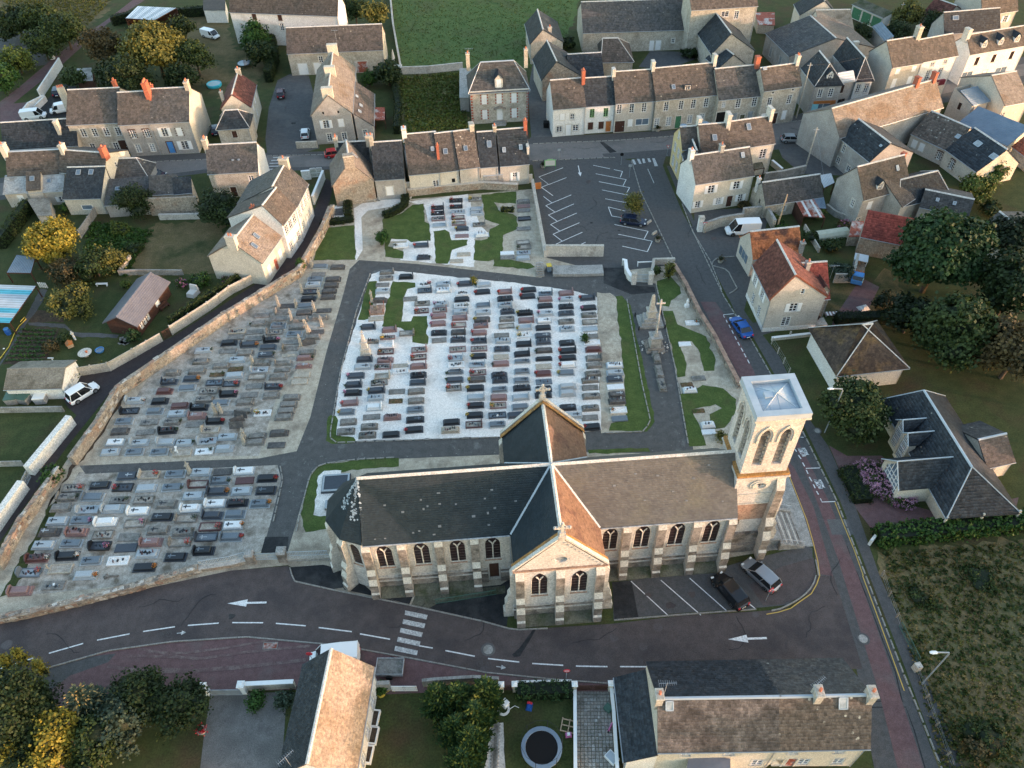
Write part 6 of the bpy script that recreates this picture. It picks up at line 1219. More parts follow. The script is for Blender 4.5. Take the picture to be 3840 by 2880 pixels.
wall('low wall dividing vegetable garden and drive',[(49.09,90.92),(51.75,90.81),(54.03,95.66)],1.6,.25,'concrete_grey','concrete');wall('narrow path wall behind the red roofed house',[(48.59,104.83),(49.09,98.33)],1.0,.2,'concrete')
wall('curving stone wall below the grey gable house',[(53.77,110.26),(54.67,108.1),(56.57,106.52),(58.4,105.86)],1.0,.25,'concrete_grey','concrete');wall('low white edged wall in front of the red roofed villa',[(36.62,78.57),(43.15,79.36)],.5,.25,'render_cream','white_paint')
wall('low garden wall behind the lay-by shrubs',[(-26.65,30.96),(-21.97,31.07)],1.3,.3,'concrete','white_paint')
pillar('left white post of the blue-grey drive gate',(-30.6,30.69),1.7,.55,'white_paint','white_paint');pillar('right white post of the blue-grey drive gate',(-26.91,30.74),1.7,.55,'white_paint','white_paint')
gate('drive_gate','blue-grey double drive gate opening on the lay-by',(-30.09,30.45),(-27.06,30.41),1.3,'grey_metal',boards=True)
wall('grey stone wall right of the pinkish roofed house',[(-14.16,30.63),(-12.59,30.68)],1.5,.4,'concrete_grey');gate('white_gate','white panelled garden gate beside the conifers',(-12.49,30.4),(-9.97,30.34),1.2,'white_paint',boards=True)
wall('grey wall in front of the conifers',[(-9.49,30.88),(-8.16,30.99),(-4.45,31.12),(-2.03,30.91)],1.3,.3,'concrete_grey');wall('white capped garden wall beside the trampoline lawn',[(-0.41,30.5),(2.15,30.51),(5.02,30.48)],1.0,.25,'render_cream','white_paint')
wall('side wall between trampoline lawn and paved drive',[(5.29,29.75),(4.77,22.24)],.8,.2,'render_cream','white_paint');wall('side wall between paved drive and slate wing',[(8.79,29.81),(8.78,27.6),(8.53,22.15)],.9,.2,'render_cream','white_paint')
gate('wooden_gate','brown wooden gate at the head of the paved drive',(5.56,30.01),(8.62,29.99),1.1,'wood_dark',boards=True);gate('wooden_gate','small brown garden gate left of the trampoline lawn',(-1.59,30.2),(-0.69,30.21),1.1,'wood_dark',boards=True)
for lb,q in(('white post left of the small brown gate',(-1.78,30.16)),('white post right of the small brown gate',(-0.51,30.17)),('white post left of the wooden drive gate',(5.26,30.02)),('white post right of the wooden drive gate',(8.74,29.99))):pillar(lb,q,1.5,.4,'render_cream','white_paint')
gate('white_gate','white ornamental gate closing the top of the alley',(-35.47,124.49),(-33.27,124.7),1.9,'white_paint');wall('white wall left of the ornamental alley gate',[(-36.97,123.93),(-35.41,124.11)],1.7,.3,'render_white','white_paint');wall('long white wall right of the ornamental alley gate',[(-33,124),(-33.59,115.69)],1.7,.3,'render_white','white_paint')
# post and wire fence beside the lower right meadow
def post_fence(label,pts,h,step,m='wood_grey',pm=None,wire=True,r=.06):
 t=thing('post_fence',label,'fence',(*pts[0],0));o=Vector((*pts[0],0));b=MB();b.box(-r,-r,0,r,r,h);me=b.mesh(pm or m)
 for x,y in resample(pts,step):link('post',me,t,(x-o.x,y-o.y,0))
 if wire:
  for z in(.35,.7,h-.08):b=MB();b.tube([(p[0]-o.x,p[1]-o.y,z)for p in pts],.012,3);b.build('wire','grey_metal',t)
 return t
post_fence('rustic post and wire fence edging the lower right meadow',[(39.14,41.47),(39.01,37.88),(38.99,35.82)],1.1,2.4);post_fence('lower stretch of post and wire fence by the meadow lamp',[(38.89,30.99),(38.76,25.7),(38.73,22.14)],1.0,2.6)
railing('mesh_fence',[(38.96,35.74),(39.39,31.91)],1.0,'green_metal','green wire mesh fence panel at the meadow edge','fence',.12,.01)
post_fence('concrete post fence beside the pavilion lawn',[(36.48,77.85),(37.04,74.59),(37.31,71.63)],1.2,2.0,'concrete');post_fence('concrete post fence in front of the red roofed villa',[(39.28,79.01),(41.79,79.39),(43.35,79.49)],1.2,3.0,'concrete',wire=False,r=.1)
wall('small white sign stone at the corner of the trimmed hedge',[(39.1,45.28),(39.84,45.96)],1.0,.3,'render_white',name='marker_stone');wall('rough white boundary stone at the meadow corner',[(38.65,31.15),(39.23,31.29)],1.0,.6,'limestone',name='boundary_stone')
# ---------------------------------------------------------------- the graves
CN={'k':'black granite','d':'dark grey granite','b':'blue-grey granite','l':'light grey granite','w':'white','p':'pinkish granite','r':'dark red granite','g':'greenish granite','o':'weathered stone','t':'dark weathered stone','s':'sandy stone','e':'bare earth'}
LIGHTER={'k':'d','d':'b','b':'l','l':'l','w':'l','p':'p','r':'p','g':'l','o':'o','t':'t','s':'s','e':'e'}
GM={}
def gmesh(key,mats,fn):
 if key not in GM:b=MB();fn(b);GM[key]=b.mesh(mats)
 return GM[key]
def g_frame(b,L,W,w=.12,h=.22):b.box(-L/2,-W/2,0,L/2,-W/2+w,h);b.box(-L/2,W/2-w,0,L/2,W/2,h);b.box(-L/2,-W/2+w,0,-L/2+w,W/2-w,h);b.box(L/2-w,-W/2+w,0,L/2,W/2-w,h)
def g_head(v):
 def fn(b):
  W=.98;H=(.75,.95,.85,.7)[v];n=8;p=[(-W/2,0),(W/2,0)]
  if v==0:p+=[(W/2,H*.7),(W*.3,H),(-W*.3,H),(-W/2,H*.7)]
  elif v==1:p+=[(W/2*math.cos(k*math.pi/n),H*.55+H*.45*math.sin(k*math.pi/n))for k in range(n+1)]
  elif v==2:p+=[(W/2,H*.55),(W*.1,H),(-W*.2,H*.9),(-W/2,H*.5)]
  else:p+=[(W/2,H),(-W/2,H*.8)]
  i=len(b.v);m=len(p);b.v+=[(-.07,y,z)for y,z in p]+[(.07,y,z)for y,z in p]
  for f in[tuple(range(m)),tuple(reversed(range(m,2*m)))]+[(k,m+k,m+(k+1)%m,(k+1)%m)for k in range(m)]:b.f.append(tuple(i+q for q in f));b.mi.append(0);b.t.append(.5)
 return fn
def g_cross(b):b.box(-.42,-.055,0,.38,.055,.03);b.box(-.26,-.25,0,-.13,.25,.035);b.box(-.46,-.09,0,-.38,.09,.03)
def g_stand(b):b.box(-.05,-.05,0,.05,.05,1.05);b.box(-.045,-.3,.68,.045,.3,.8)
def g_stele(b):b.box(-.24,-.3,0,.24,.3,.3);b.box(-.17,-.22,.3,.17,.22,1.5,top=.05);b.box(-.2,-.26,1.5,.2,.26,1.62);b.box(-.05,-.05,1.62,.05,.05,2.1);b.box(-.045,-.2,1.82,.045,.2,1.92)
def g_plq(v):
 def fn(b):
  if v==0:b.box(-.04,-.16,0,.04,.16,.26,top=.01)
  elif v==1:b.box(-.05,-.12,0,.05,.12,.36,top=.04)
  else:b.box(-.11,-.15,0,.11,.15,.07,top=.02)
 return fn
def g_mound(b):
 n=7
 for i in range(n):
  for j in range(4):
   f=lambda a,c:(-1+2*a/n,-.42+.84*c/4,.02+.16*math.sin(math.pi*a/n)*math.sin(math.pi*c/4)+.03*((a*7+c*5)%3))
   b.face([f(i,j),f(i+1,j),f(i+1,j+1),f(i,j+1)])
FL={}
def flower_mesh(col,seed,size):
 key=(col,seed%3,round(size,1))
 if key in FL:return FL[key]
 r=random.Random(seed%3+len(col)*7);V,F,T=[],[],[]
 def blob(n,rad,h0,h1):
  b=MB()
  for _ in range(n):
   a,q=r.random()*6.28,math.sqrt(r.random())*rad;c=Vector((q*math.cos(a),q*math.sin(a),h0+(h1-h0)*r.random()*(1-q/rad*.5)));d=Vector((r.gauss(0,1),r.gauss(0,1),r.gauss(0,1)+.7)).normalized();u=d.orthogonal().normalized()*.055;w=d.cross(u);b.tint=r.random()
   b.face([tuple(c+u),tuple(c+w),tuple(c-u),tuple(c-w)])
  return b
 p=MB();p.lathe([(.09,0),(.13,.2),(.12,.2),(.02,.19)],n=8)
 FL[key]=(p.mesh('terracotta' if seed%2 else 'granite_d'),blob(50,.24*size,.1,.34).mesh('leaf_mid',True),blob(46 if col!='leaf' else 8,.25*size,.22,.5*size+.06).mesh({'red':'petal_red','pink':'petal_pink','yellow':'petal_yellow','orange':'petal_orange','white':'petal_white','leaf':'leaf_lime','mixed':'petal_mixed'}[col],True))
 return FL[key]
def flowers(loc,col,label,size=1.0):
 ms=flower_mesh(col,rnd.randrange(6),size);t=thing('flower_pot' if col!='leaf' else 'potted_plant',label,'flowers' if col!='leaf' else 'plant',loc,rnd.random()*6,'flowers and plants set on the graves')
 link('pot',ms[0],t)
 if True:link('foliage',ms[1],t);link('blossom' if col!='leaf' else 'young_shoots',ms[2],t)
ORD='first second third fourth fifth sixth seventh eighth ninth tenth eleventh twelfth thirteenth fourteenth fifteenth sixteenth seventeenth eighteenth nineteenth twentieth twenty-first twenty-second twenty-third twenty-fourth twenty-fifth twenty-sixth twenty-seventh twenty-eighth'.split()
FX={'f':('red',-1),'F':('red',1),'y':('yellow',-1),'Y':('orange',1),'n':('pink',1),'N':('pink',-1),'g':('leaf',1),'G':('leaf',-1),'u':('white',1)}
def graves(plot,data,ang,sx,gap,colname,front,L0=2.35,W0=1.05,skew=0):
 """columns are found from the positions across the plot; ordinals count from the front of each column"""
 ca,sa=math.cos(ang),math.sin(ang);es=[]
 for e in data.split(';'):
  x,y,c=e.split(',');x,y=float(x),float(y);es.append((x*ca+y*sa+skew*y,-x*sa+y*ca,x,y,c))
 es.sort();cols=[[es[0]]]
 for e in es[1:]:
  if e[0]-np.mean([q[0]for q in cols[-1]])<gap:cols[-1].append(e)
  else:cols.append([e])
 for ci,col in enumerate(cols):
  col.sort(key=lambda e:e[1])
  for ri,(_,v,x,y,code)in enumerate(col):
   c,st,ex=code[0],code[1],code[2:];rr=rnd.random()
   if plot[0]=='c' and st in '12' and not ex:ex='q' if rr<.2 else 'c' if rr<.5 else 'R' if rr<.62 else ''
   prev=col[ri-1][1]if ri else v-3;nxt=col[ri+1][1]if ri+1<len(col)else v+3
   W=min(W0+rnd.uniform(-.05,.08),max(.7,(v-prev)*.98),max(.7,(nxt-v)*.98));L=L0*rnd.uniform(.94,1.05)
   where='%s from the %s, %s %s'%(ORD[ri],front,ORD[ci],colname)
   feat=[w for k,w in(('x','with pale standing cross'),('X','with white standing cross'),('P','with tall old stele'),('L','with headstone'),('R','with headstone'),('q','with plaques'),('c','with flat cross'))if k in ex]
   kd={'1':'tomb slab','2':'stepped tomb','3':'bordered grave','4':'flat grave slab','5':'grave mound','6':'leaning slab'}[st]
   lab=CN[c]+' '+kd;ext=(' '+feat[0])if feat else ''
   full=lab+ext+', '+where
   if len(full.replace(',','').split())>16:full=lab+', '+where
   t=thing('grave',full,'grave',(x,y,.03),ang+rnd.uniform(-.03,.03),'graves of the '+plot)
   m,ml='granite_'+c,'granite_'+LIGHTER[c];top=.2;sc=(L/2.35,W/1.05,1)
   def part(n,key,mats,fn,loc=(0,0,0),s=None,rz=0,ry=0):
    o=link(n,gmesh(key,mats,fn),t,loc)
    if s:o.scale=s
    if rz or ry:o.rotation_euler=(0,ry,rz)
    return o
   if st=='1':
    part('plinth',('pl',ml),ml,lambda b:b.box(-1.17,-.52,0,1.17,.52,.14,top=.015),s=sc);part('slab',('sl',m),m,lambda b:(b.box(-1.0,-.42,.14,1.0,.42,.32),b.box(-1.0,-.42,.32,1.0,.42,.4,top=.05)),s=sc);top=.4
   elif st=='2':
    part('plinth',('pl2',ml),ml,lambda b:b.box(-1.17,-.52,0,1.17,.52,.12,top=.01),s=sc);part('step',('st2',m),m,lambda b:b.box(-1.05,-.46,.12,1.05,.46,.28,top=.04),s=sc);part('slab',('sl2',m),m,lambda b:(b.box(-.92,-.36,.28,.8,.36,.46),b.box(-.92,-.36,.46,.8,.36,.54,top=.06)),s=sc);top=.54
   elif st=='3':
    part('kerb',('kb',m),m,lambda b:g_frame(b,2.3,1.02),s=sc);fl=ml if c in 'klbd' else('white_gravel' if c in 'wl' else 'grey_gravel')
    part('bed',('bd',fl),fl,lambda b:b.box(-1.03,-.39,.02,1.03,.39,.16),s=sc);top=.16
   elif st=='4':part('slab',('fs',m),m,lambda b:b.box(-1.12,-.48,0,1.12,.48,.13,top=.03),s=sc);top=.13
   elif st=='5':part('mound',('md',m),m,g_mound,s=sc);top=.15
   else:part('slab',('lean',m),m,lambda b:b.box(-.9,-.06,0,.9,.06,.95,top=.02),loc=(0,0,0),ry=0,rz=.5).rotation_euler=(R(-24),0,rnd.uniform(-.5,.5));top=.1
   if 'L' in ex or 'R' in ex:
    s=-1 if 'L' in ex else 1;part('headstone',('hs',m,ri%4),m,g_head(ri%4),(s*(L/2-.12),0,.1),s=(1,W/1.05,1))
   if 'c' in ex:part('cross',('cr',c),'granite_k' if c in 'lbwso' else('granite_l' if c!='k' else 'granite_b'),g_cross,(-.3 if rnd.random()<.9 and plot[0]in 'w' else .3,0,top),rz=0 if plot[0]=='w' else math.pi)
   if 'P' in ex:part('stele',('stele',rnd.randrange(2)),'granite_s',g_stele,(-L/2-.1,0,0),s=(1,1,rnd.uniform(.8,1.1)))
   if 'x' in ex or 'X' in ex:part('standing_cross',('sc','X' in ex),'white_paint' if 'X' in ex else 'granite_s',g_stand,((L/2 if 'X' in ex else-L/2),0,0))
   if 'q' in ex:
    n=rnd.randint(3,6)
    for k in range(n):
     vv=rnd.randrange(3);pm=rnd.choice(['granite_k','granite_d','granite_k','granite_b','granite_w' if k==2 else 'granite_k','granite_r'])
     part('plaque',('pq',vv,pm),pm,g_plq(vv),(-.75*sc[0]+1.5*sc[0]*(k+.5)/n,rnd.uniform(-.2,.2),top),rz=rnd.uniform(-.6,.6))
   big='!' in ex;nf=0
   for ch in ex:
    if ch in FX and nf<2:
     colr,s=FX[ch];s2=s;nf+=1;wd={'leaf':'small green plant','orange':'orange flowers'}.get(colr,colr+' flowers')
     p=Vector((x,y,0))+Vector((ca,sa,0))*(s*(L/2-(.1 if st in '12' else .35)))+Vector((-sa,ca,0))*rnd.uniform(-.15,.15)
     fl='%s on the %s grave, %s'%(wd,CN[c].split()[0]+('' if c not in 'ldb' else ' grey' if c in 'ld' else ''),where);fl=fl.replace('light grey','pale').replace('dark grey','dark').replace('small green','green').replace('weathered','old')
     flowers((p.x,p.y,.03+(top if st in '3456' else .12)),colr,fl,1.5 if st=='3' or big else 1.15)
graves('west upper plot',"-50.5,61.3,l1c;-47.4,61.2,b1c;-44.3,61.1,b1c;-41.4,60.9,s3x;-38.7,61.1,w4cg;-36.2,61.4,l2;-50.4,62.9,w1c;-47.2,62.7,l1Lc;-43.9,62.7,l1L;-41.5,62.5,l1cg;-38.7,62.7,l3Lq;-36.3,63.3,l1c;-50.4,64.7,t1;-47.1,64.5,o4;-44.2,64.6,k2Lqg;-38.8,64.6,s3Lc;-50.4,66.4,b1c;-47.1,66.2,o4c;-44.1,66.1,o1cg;-41.1,65.6,o4;-38.5,66.0,k2LF;-50.3,68.2,k3Lq;-46.9,68.0,b2;-43.9,67.5,l1c;-41.1,67.0,p2Lc;-50.1,70.0,l2Lcu;-46.8,69.8,k2;-43.9,68.9,r1;-41.2,68.5,k2Lc;-38.6,69.2,b1;-46.7,71.6,r2;-43.8,72.1,b1;-40.8,71.5,o3q;-40.9,69.9,o1c;-37.9,70.8,k2Ln;-46.5,73.3,d2Lq;-43.7,73.8,d2Y;-40.3,73.0,d3q;-38.0,72.7,d3LqF;-46.6,75.1,o2;-43.3,75.3,o1;-40.4,74.6,e5g;-37.9,74.3,l1;-43.3,77.2,o1c;-40.2,76.2,o1;-38.2,77.3,l1c;-38.1,75.6,e5;-43.5,79.4,l1cg;-40.0,79.2,o4;-40.2,80.8,k2;-29.8,98.0,b1P;-27.0,97.7,t1;-29.8,96.1,o4;-30.1,94.8,b1c;-30.2,93.5,l1c;-30.3,91.8,k3qP;-30.4,90.1,k2;-27.3,94.7,t1;-27.4,93.2,t1;-27.5,91.8,t1;-27.5,90.4,t1P;-33.3,88.7,t4P;-30.6,88.5,b1P;-27.7,87.4,t4P;-33.7,87.2,o4L;-30.5,86.9,t1;-28.0,85.9,o1;-36.7,86.7,o4;-34.0,85.9,o4;-30.8,85.6,o1P;-36.8,84.8,o1G;-33.8,84.2,b2q;-31.0,83.9,o1;-28.0,82.7,t4P;-39.6,83.3,s3q;-37.0,83.1,o4;-34.1,82.9,o3Lq;-31.1,82.3,b1c;-28.4,81.6,o1;-39.5,82.1,o4;-36.8,81.7,o4;-34.2,81.2,k2Lqn;-31.2,80.7,o4;-28.6,80.1,t6P;-37.2,80.3,d2LY;-34.4,79.7,d1;-34.4,78.2,d1cg;-31.2,79.4,o4L;-37.4,78.6,o1;-31.1,78.0,s5;-28.6,78.4,o1;-28.8,77.3,p2g;-28.7,75.7,p2c;-34.6,76.6,o1P;-31.6,76.4,o1L;-34.7,75.2,l3Lq;-31.6,75.1,o4;-28.7,74.1,s4;-34.8,73.9,o3;-31.9,73.8,o1;-28.8,72.8,s4;-32.1,71.9,d2LqF;-34.8,72.2,o4;-35.1,70.6,o4;-32.1,70.3,o1;-35.4,69.3,o1;-29.3,69.9,o1;-29.5,68.6,o1;-29.6,67.5,o1;-29.7,66.4,o1;-32.6,67.2,w3yq;-35.2,67.6,o1;-35.4,66.7,t6;-35.5,65.7,t6;-35.5,64.8,t6;-32.5,63.3,o1;-32.6,62.3,o1P;-29.8,63.7,t2;-29.8,61.8,t4;-37.5,67.4,o5P",R(2),1,1.45,'column of the west plot','front',skew=.02)
graves('west lower plot',"-47.1,57.5,d1c;-50.0,56.2,k1c;-47.1,55.8,k3qf;-53.1,55.9,o3qF;-53.3,54.6,o1Lcg;-50.2,54.5,b1L;-46.9,54.0,o4qg;-53.5,53.1,o1;-50.2,52.7,l3Lq;-47.2,52.7,l2L;-44.1,52.3,w1Lc;-53.2,51.2,l1c;-50.4,51.2,b1cn;-47.4,50.9,w2L;-53.5,49.7,t2c;-50.3,49.6,p2Lq;-47.2,49.2,o3q;-44.0,50.6,o3n;-44.1,48.8,o4;-53.5,48.0,l1c;-50.4,48.1,b1c;-47.0,47.7,k3qLn;-44.0,47.4,d4;-53.5,46.3,r2Lqu;-50.2,46.5,k2Lu;-47.3,45.8,b1c;-44.3,45.7,w3q;-53.6,44.5,b3LqF;-50.4,44.9,s3x;-47.3,44.0,l2Y;-50.4,42.9,o4q;-53.7,42.3,p2L;-44.5,57.6,s3LF;-41.3,57.6,b1c;-38.2,57.8,l1cP;-35.6,57.8,t4;-32.9,57.8,w1Lc;-29.9,56.6,k2F;-44.2,55.6,l1;-41.1,55.6,b1cg;-38.1,56.0,r3L;-35.5,56.4,b2Lcg;-32.6,56.4,r4;-44.0,53.9,o3q;-38.2,54.3,l1c;-35.4,54.8,d2LY;-32.6,54.8,l1c;-29.7,54.8,k1c;-41.1,53.2,o1c;-38.0,52.5,w2Lc;-35.3,53.1,w1Lc;-32.7,53.1,k2q;-30.0,52.9,b2cY;-41.1,51.4,k1c;-38.2,51.1,o3Lg;-35.2,51.4,d2L;-32.6,51.5,b2;-41.0,49.6,o1c;-38.1,49.3,o1cq;-35.1,49.9,r3F;-32.5,50.0,w1cY;-41.3,48.0,p2Lc;-38.0,47.9,o3LF;-35.2,48.5,d3Lc;-32.3,48.4,b2LF;-41.3,46.5,l1cq;-35.0,46.7,k2Lc;-38.0,46.0,k1c;-41.1,44.8,k1Y",R(1),1,1.5,'column of the lower plot','front',2.45,1.15)
graves('central gravel plot',"-19.1,96.1,o1;-19.1,94.6,o1;-16.0,94.8,k2;-19.5,93.1,o4;-19.3,91.5,l1;-19.5,89.3,t2P;-19.7,85.3,s4;-13.0,92.8,w3Fq;-12.9,91.4,d3Rq;-10.1,92.8,l1Rc;-10.1,91.3,w1Rq;-6.8,92.7,d2Rf;-15.0,89.6,o4;-13.1,88.4,o3q;-13.1,86.7,r3qf;-10.2,88.1,l1qN;-10.4,86.8,p3Rq;-10.5,85.4,p1N;-10.5,83.8,p1N;-10.3,81.8,k1;-10.2,80.3,o4;-7.1,90.6,w3q;-7.2,89.1,k1;-7.2,87.7,w3qu;-7.3,86.3,l1Rc;-7.4,84.9,p1R;-7.5,83.4,p3f;-7.5,81.8,t1R;-7.5,80.2,d2Rq;-20.6,83.4,d2RG;-17.5,82.7,p2R;-17.6,81.1,p3qy;-14.9,81.9,o3R;-19.9,80.3,o1;-17.6,79.4,w3R;-17.6,78.2,r3qG;-17.5,76.5,p1;-12.9,78.4,p3Rq;-12.9,76.9,r3qf;-17.7,75.2,p3RqG;-15.3,75.3,s4X;-12.8,75.1,p2R;-7.5,78.3,p3q;-7.7,76.5,l3Rqf;-7.6,75.2,w3q;-7.6,73.8,b2cG;-4.0,92.4,l1G;-4.1,90.7,k1f;-0.7,90.6,p1Rf;-0.7,89.0,k1;-4.0,87.6,b1;-0.7,87.5,l1Rq;-4.0,86.0,l1;-0.4,86.0,d2;-4.1,84.4,t1y;-4.3,83.1,p1Rq;-0.5,84.4,o1;-0.6,82.9,o3;-4.5,81.6,p1f;-4.5,79.9,d1Rqf;-1.3,81.0,o4;-1.1,79.8,l1q;-1.3,78.1,d1q;-4.5,78.3,p3q;-4.5,76.8,k1y;-1.4,76.6,s4;2.9,90.9,k1f;2.7,89.4,k1f;5.4,90.0,b4qR;5.3,88.6,p1G;5.2,87.1,k1;8.5,89.9,p1R;8.4,88.5,l1cN;8.3,86.8,k1;8.2,85.3,d1q;8.1,83.5,o1;8.1,81.9,l1q;11.6,88.6,d2Rf;11.6,86.4,k1N;11.5,84.8,o1c;11.5,83.3,o3;11.4,81.8,l3;11.4,80.3,o4;11.4,78.9,w3G;11.5,77.5,r2;2.2,85.6,k2qy;5.2,85.4,l1cN;2.3,84.0,p1R;4.9,83.8,w1c;2.0,82.4,l1Ry;4.7,82.3,k1;1.9,80.9,w3qy;4.6,80.6,d1;1.8,79.0,k1R;4.6,79.3,d1q;1.5,77.0,k1R;4.6,77.6,t1G;1.5,75.5,b1;4.5,75.9,k1;1.4,73.6,b1;4.4,74.5,s4;4.3,73.1,r1f;7.9,79.0,k1;7.9,77.4,k1Rf;7.8,76.0,k1f;7.7,74.6,w2f;7.4,73.1,b1y;11.4,75.8,o1;11.3,74.4,o1;11.0,72.8,o1c;14.1,74.3,w1;14.0,72.9,l1;-1.5,75.2,p1G;-1.7,73.0,d2q;-4.7,75.1,l3qR;-4.6,73.6,p3qf;-20.4,76.7,d2R;-20.5,75.3,l1;-21.2,73.6,d1N;-21.3,71.9,d2RG;-21.2,70.4,k2N;-21.4,68.6,p1Rf;-21.6,67.0,b2y;-21.2,65.3,o1;-21.3,63.7,o1;-17.6,73.4,s3R;-17.9,72.2,o3Gq;-18.1,70.7,d2Ry;-18.1,69.4,l1;-18.1,67.7,w2R;-18.3,66.1,o4;-18.4,64.4,o1;-18.5,63.0,o1;-15.2,74.3,w3q;-15.4,70.5,o4;-15.4,68.8,e5X;-15.6,65.9,p2q;-15.5,63.0,k1;-12.7,73.4,k1;-12.7,72.0,d1R;-12.8,70.4,o1;-12.7,68.7,o1;-12.7,67.1,b1c;-12.6,65.4,k1;-12.6,63.7,k1f;-7.9,64.8,k1;-8.0,63.5,s1q;-7.8,73.7,b2G;-7.7,72.3,d1G;-7.8,70.8,o3Rqf;-4.7,72.3,t1y;-4.9,70.7,k1y;-4.8,69.0,l1R;-4.8,67.6,k1f;-4.9,65.9,k1y;-5.0,64.3,r3qR;-1.6,72.0,d2;-1.7,70.3,b1;-1.8,68.9,p1;-1.9,67.5,p3qy;-2.0,65.8,d3q;-2.0,64.2,b1;1.3,71.9,b1;1.3,70.5,k1q;1.1,68.8,l1R;1.0,67.1,b1;0.4,65.7,d1;4.3,71.6,b4q;4.2,70.2,k1;4.1,69.1,k1;7.4,70.5,l2;7.3,69.3,l2;7.2,66.8,k1c;7.8,65.4,l1;10.5,71.6,o1;10.4,70.3,o4;10.4,68.7,o1;10.1,66.6,o1;9.9,65.0,o4;10.0,63.4,k1f;13.8,71.7,d1;13.8,70.3,w4;13.8,68.9,t1;13.7,67.7,t1;13.7,66.1,w3G;13.7,64.7,b4",R(3),1,1.5,'column of the white plot','church',2.28,1.02)
graves('north plot',"-12.0,113.6,k3Rqf;-11.9,112.0,k3Rqf;-11.7,110.3,p3qR;-11.4,108.4,l3R;-8.9,115.7,k3qf;-8.8,113.8,k3qRf;-8.4,112.2,l3q;-8.4,110.5,r3f;-8.2,108.8,p3Ry;-7.6,107.2,d2y;-7.6,105.3,p4;-5.6,115.9,o3qy;-5.3,112.8,l1R;-5.2,111.5,l1c;-4.8,108.3,o3qR;-4.3,105.3,w2q;-14.1,102.9,d1Rf;-13.6,99.6,d2qg;-17.5,103.0,w3G;-8.3,98.6,s4;-7.2,100.3,s4;2.8,114.8,o1;2.8,113.5,p4;2.8,112.2,o4;2.8,109.7,k3;2.6,106.9,o4;-0.1,112.5,e5;2.4,103.0,o3;2.5,101.7,o3G;2.4,100.2,l3q;2.3,98.8,l1;-0.2,100.3,w4;-0.2,99.2,o4",R(3),1,1.6,'column of the north plot','path',2.3,1.05)
graves('east lawn',"26.2,82.5,w3g;24.4,78.2,w4;25.1,71.5,o4;23.3,70.4,e5;23.5,69.3,w2q;24.0,65.7,e5;24.7,63.2,w2q;24.6,62.1,w4",R(3),1,1.8,'column of the east lawn','tower',1.9,.95)
GV=[o for o in COL.objects if o.get('category')=='grave']
GV.sort(key=lambda o:(o.location.x**2+o.location.y**2+75**2)*(1 if len(o.children)>1 else 1.3))
if len(GV)>285:
 JV,JF,JM,JI=[],[],[],[]
 for o in GV[285:]:
  mw=Matrix.LocRotScale(o.location,o.rotation_euler,None)
  for c in list(o.children):
   M4=mw@Matrix.LocRotScale(c.location,c.rotation_euler,c.scale);k=len(JV);me=c.data;JV+=[tuple(M4@v.co)for v in me.vertices]
   if me.materials[0]not in JM:JM.append(me.materials[0])
   for p in me.polygons:JF.append(tuple(k+q for q in p.vertices));JI.append(JM.index(me.materials[0]))
   bpy.data.objects.remove(c)
  bpy.data.objects.remove(o)
 me=bpy.data.meshes.new('m');me.from_pydata(JV,[],JF)
 for q in JM:me.materials.append(q)
 me.polygons.foreach_set('material_index',JI);link('distant_graves',me)['kind']='stuff'
for i,q in enumerate(((20.02,75.75),(20,72.94),(19.98,70.42))):
 t=thing('grave',('plain old tomb slab nearest the tall stone cross on the east path','middle old tomb slab below the tall stone cross','lowest old tomb slab on the east path, with a flat cross')[i],'grave',(*q,.03),R(92),'tomb slabs on the east path')
 link('plinth',GM[('pl','granite_o')],t);link('slab',GM[('sl','granite_o')],t)
 if i==2:link('cross',gmesh(('cr','o'),'granite_k',g_cross),t,(0,0,.4))
sheet('soil_strip',[(13.2,90),(15.8,89),(15.3,81.3),(15.4,77.4),(14,74.7),(12.9,75.5),(12.7,79),(13,86.1)],L(5),'sand_gravel')
# memorials
t=thing('war_memorial','grey stone obelisk memorial on a broad stepped base beside the east path','memorial',(*(20.19,83.03),0),R(3))
for k,(w,z0,z1)in enumerate(((1.75,0,.35),(1.4,.35,.75),(1.05,.75,1.25))):b=MB();b.box(-w,-w*.8,z0,w,w*.8,z1,top=.03);b.build('step','concrete_grey',t)
b=MB();b.box(-.6,-.55,1.25,.6,.55,2.3,top=.05);b.box(-.7,-.65,2.3,.7,.65,2.5);b.build('pedestal','concrete',t)
b=MB();b.box(-.4,-.36,2.5,.4,.36,5.0,top=.2);b.box(-.2,-.16,5.0,.2,.16,5.25,top=.14);b.build('obelisk','concrete',t)
for sx in(-1,1):
 for sy in(-1,1):b=MB();b.tube([(sx*1.9,sy*1.5,0),(sx*1.9,sy*1.5,.7)],.1,6);b.build('bollard','dark_metal',t)
t=thing('calvary_cross','tall slender stone cross on a square stepped base in the cemetery','stone cross',(*(20.03,77.82),0),R(3))
for w,z0,z1 in((1.3,0,.3),(1.05,.3,.6)):b=MB();b.box(-w,-w,z0,w,w,z1);b.build('step','weathered_stone',t)
b=MB();b.box(-.75,-.75,.6,.75,.75,2.1,top=.12);b.box(-.85,-.85,2.1,.85,.85,2.3);b.box(-.4,-.4,2.3,.4,.4,2.8,top=.15);b.build('pedestal','concrete_grey',t)
b=MB();b.tube([(0,0,2.8),(0,0,7.4)],.17,8,r2=.1);b.box(-.1,-.09,7.3,.1,.09,8.7);b.box(-.6,-.08,7.95,.6,.08,8.15);b.build('shaft','limestone',t)
for i in range(26):
 a=rnd.random()*6.28;q=rnd.uniform(1.3,2.0);b=MB();s=rnd.uniform(.06,.16);b.box(-s,-s,0,s,s,s,rz=rnd.random(),top=s*.3);link('stone',b.mesh('pale_stone'),t,(q*math.cos(a),q*math.sin(a),.03))
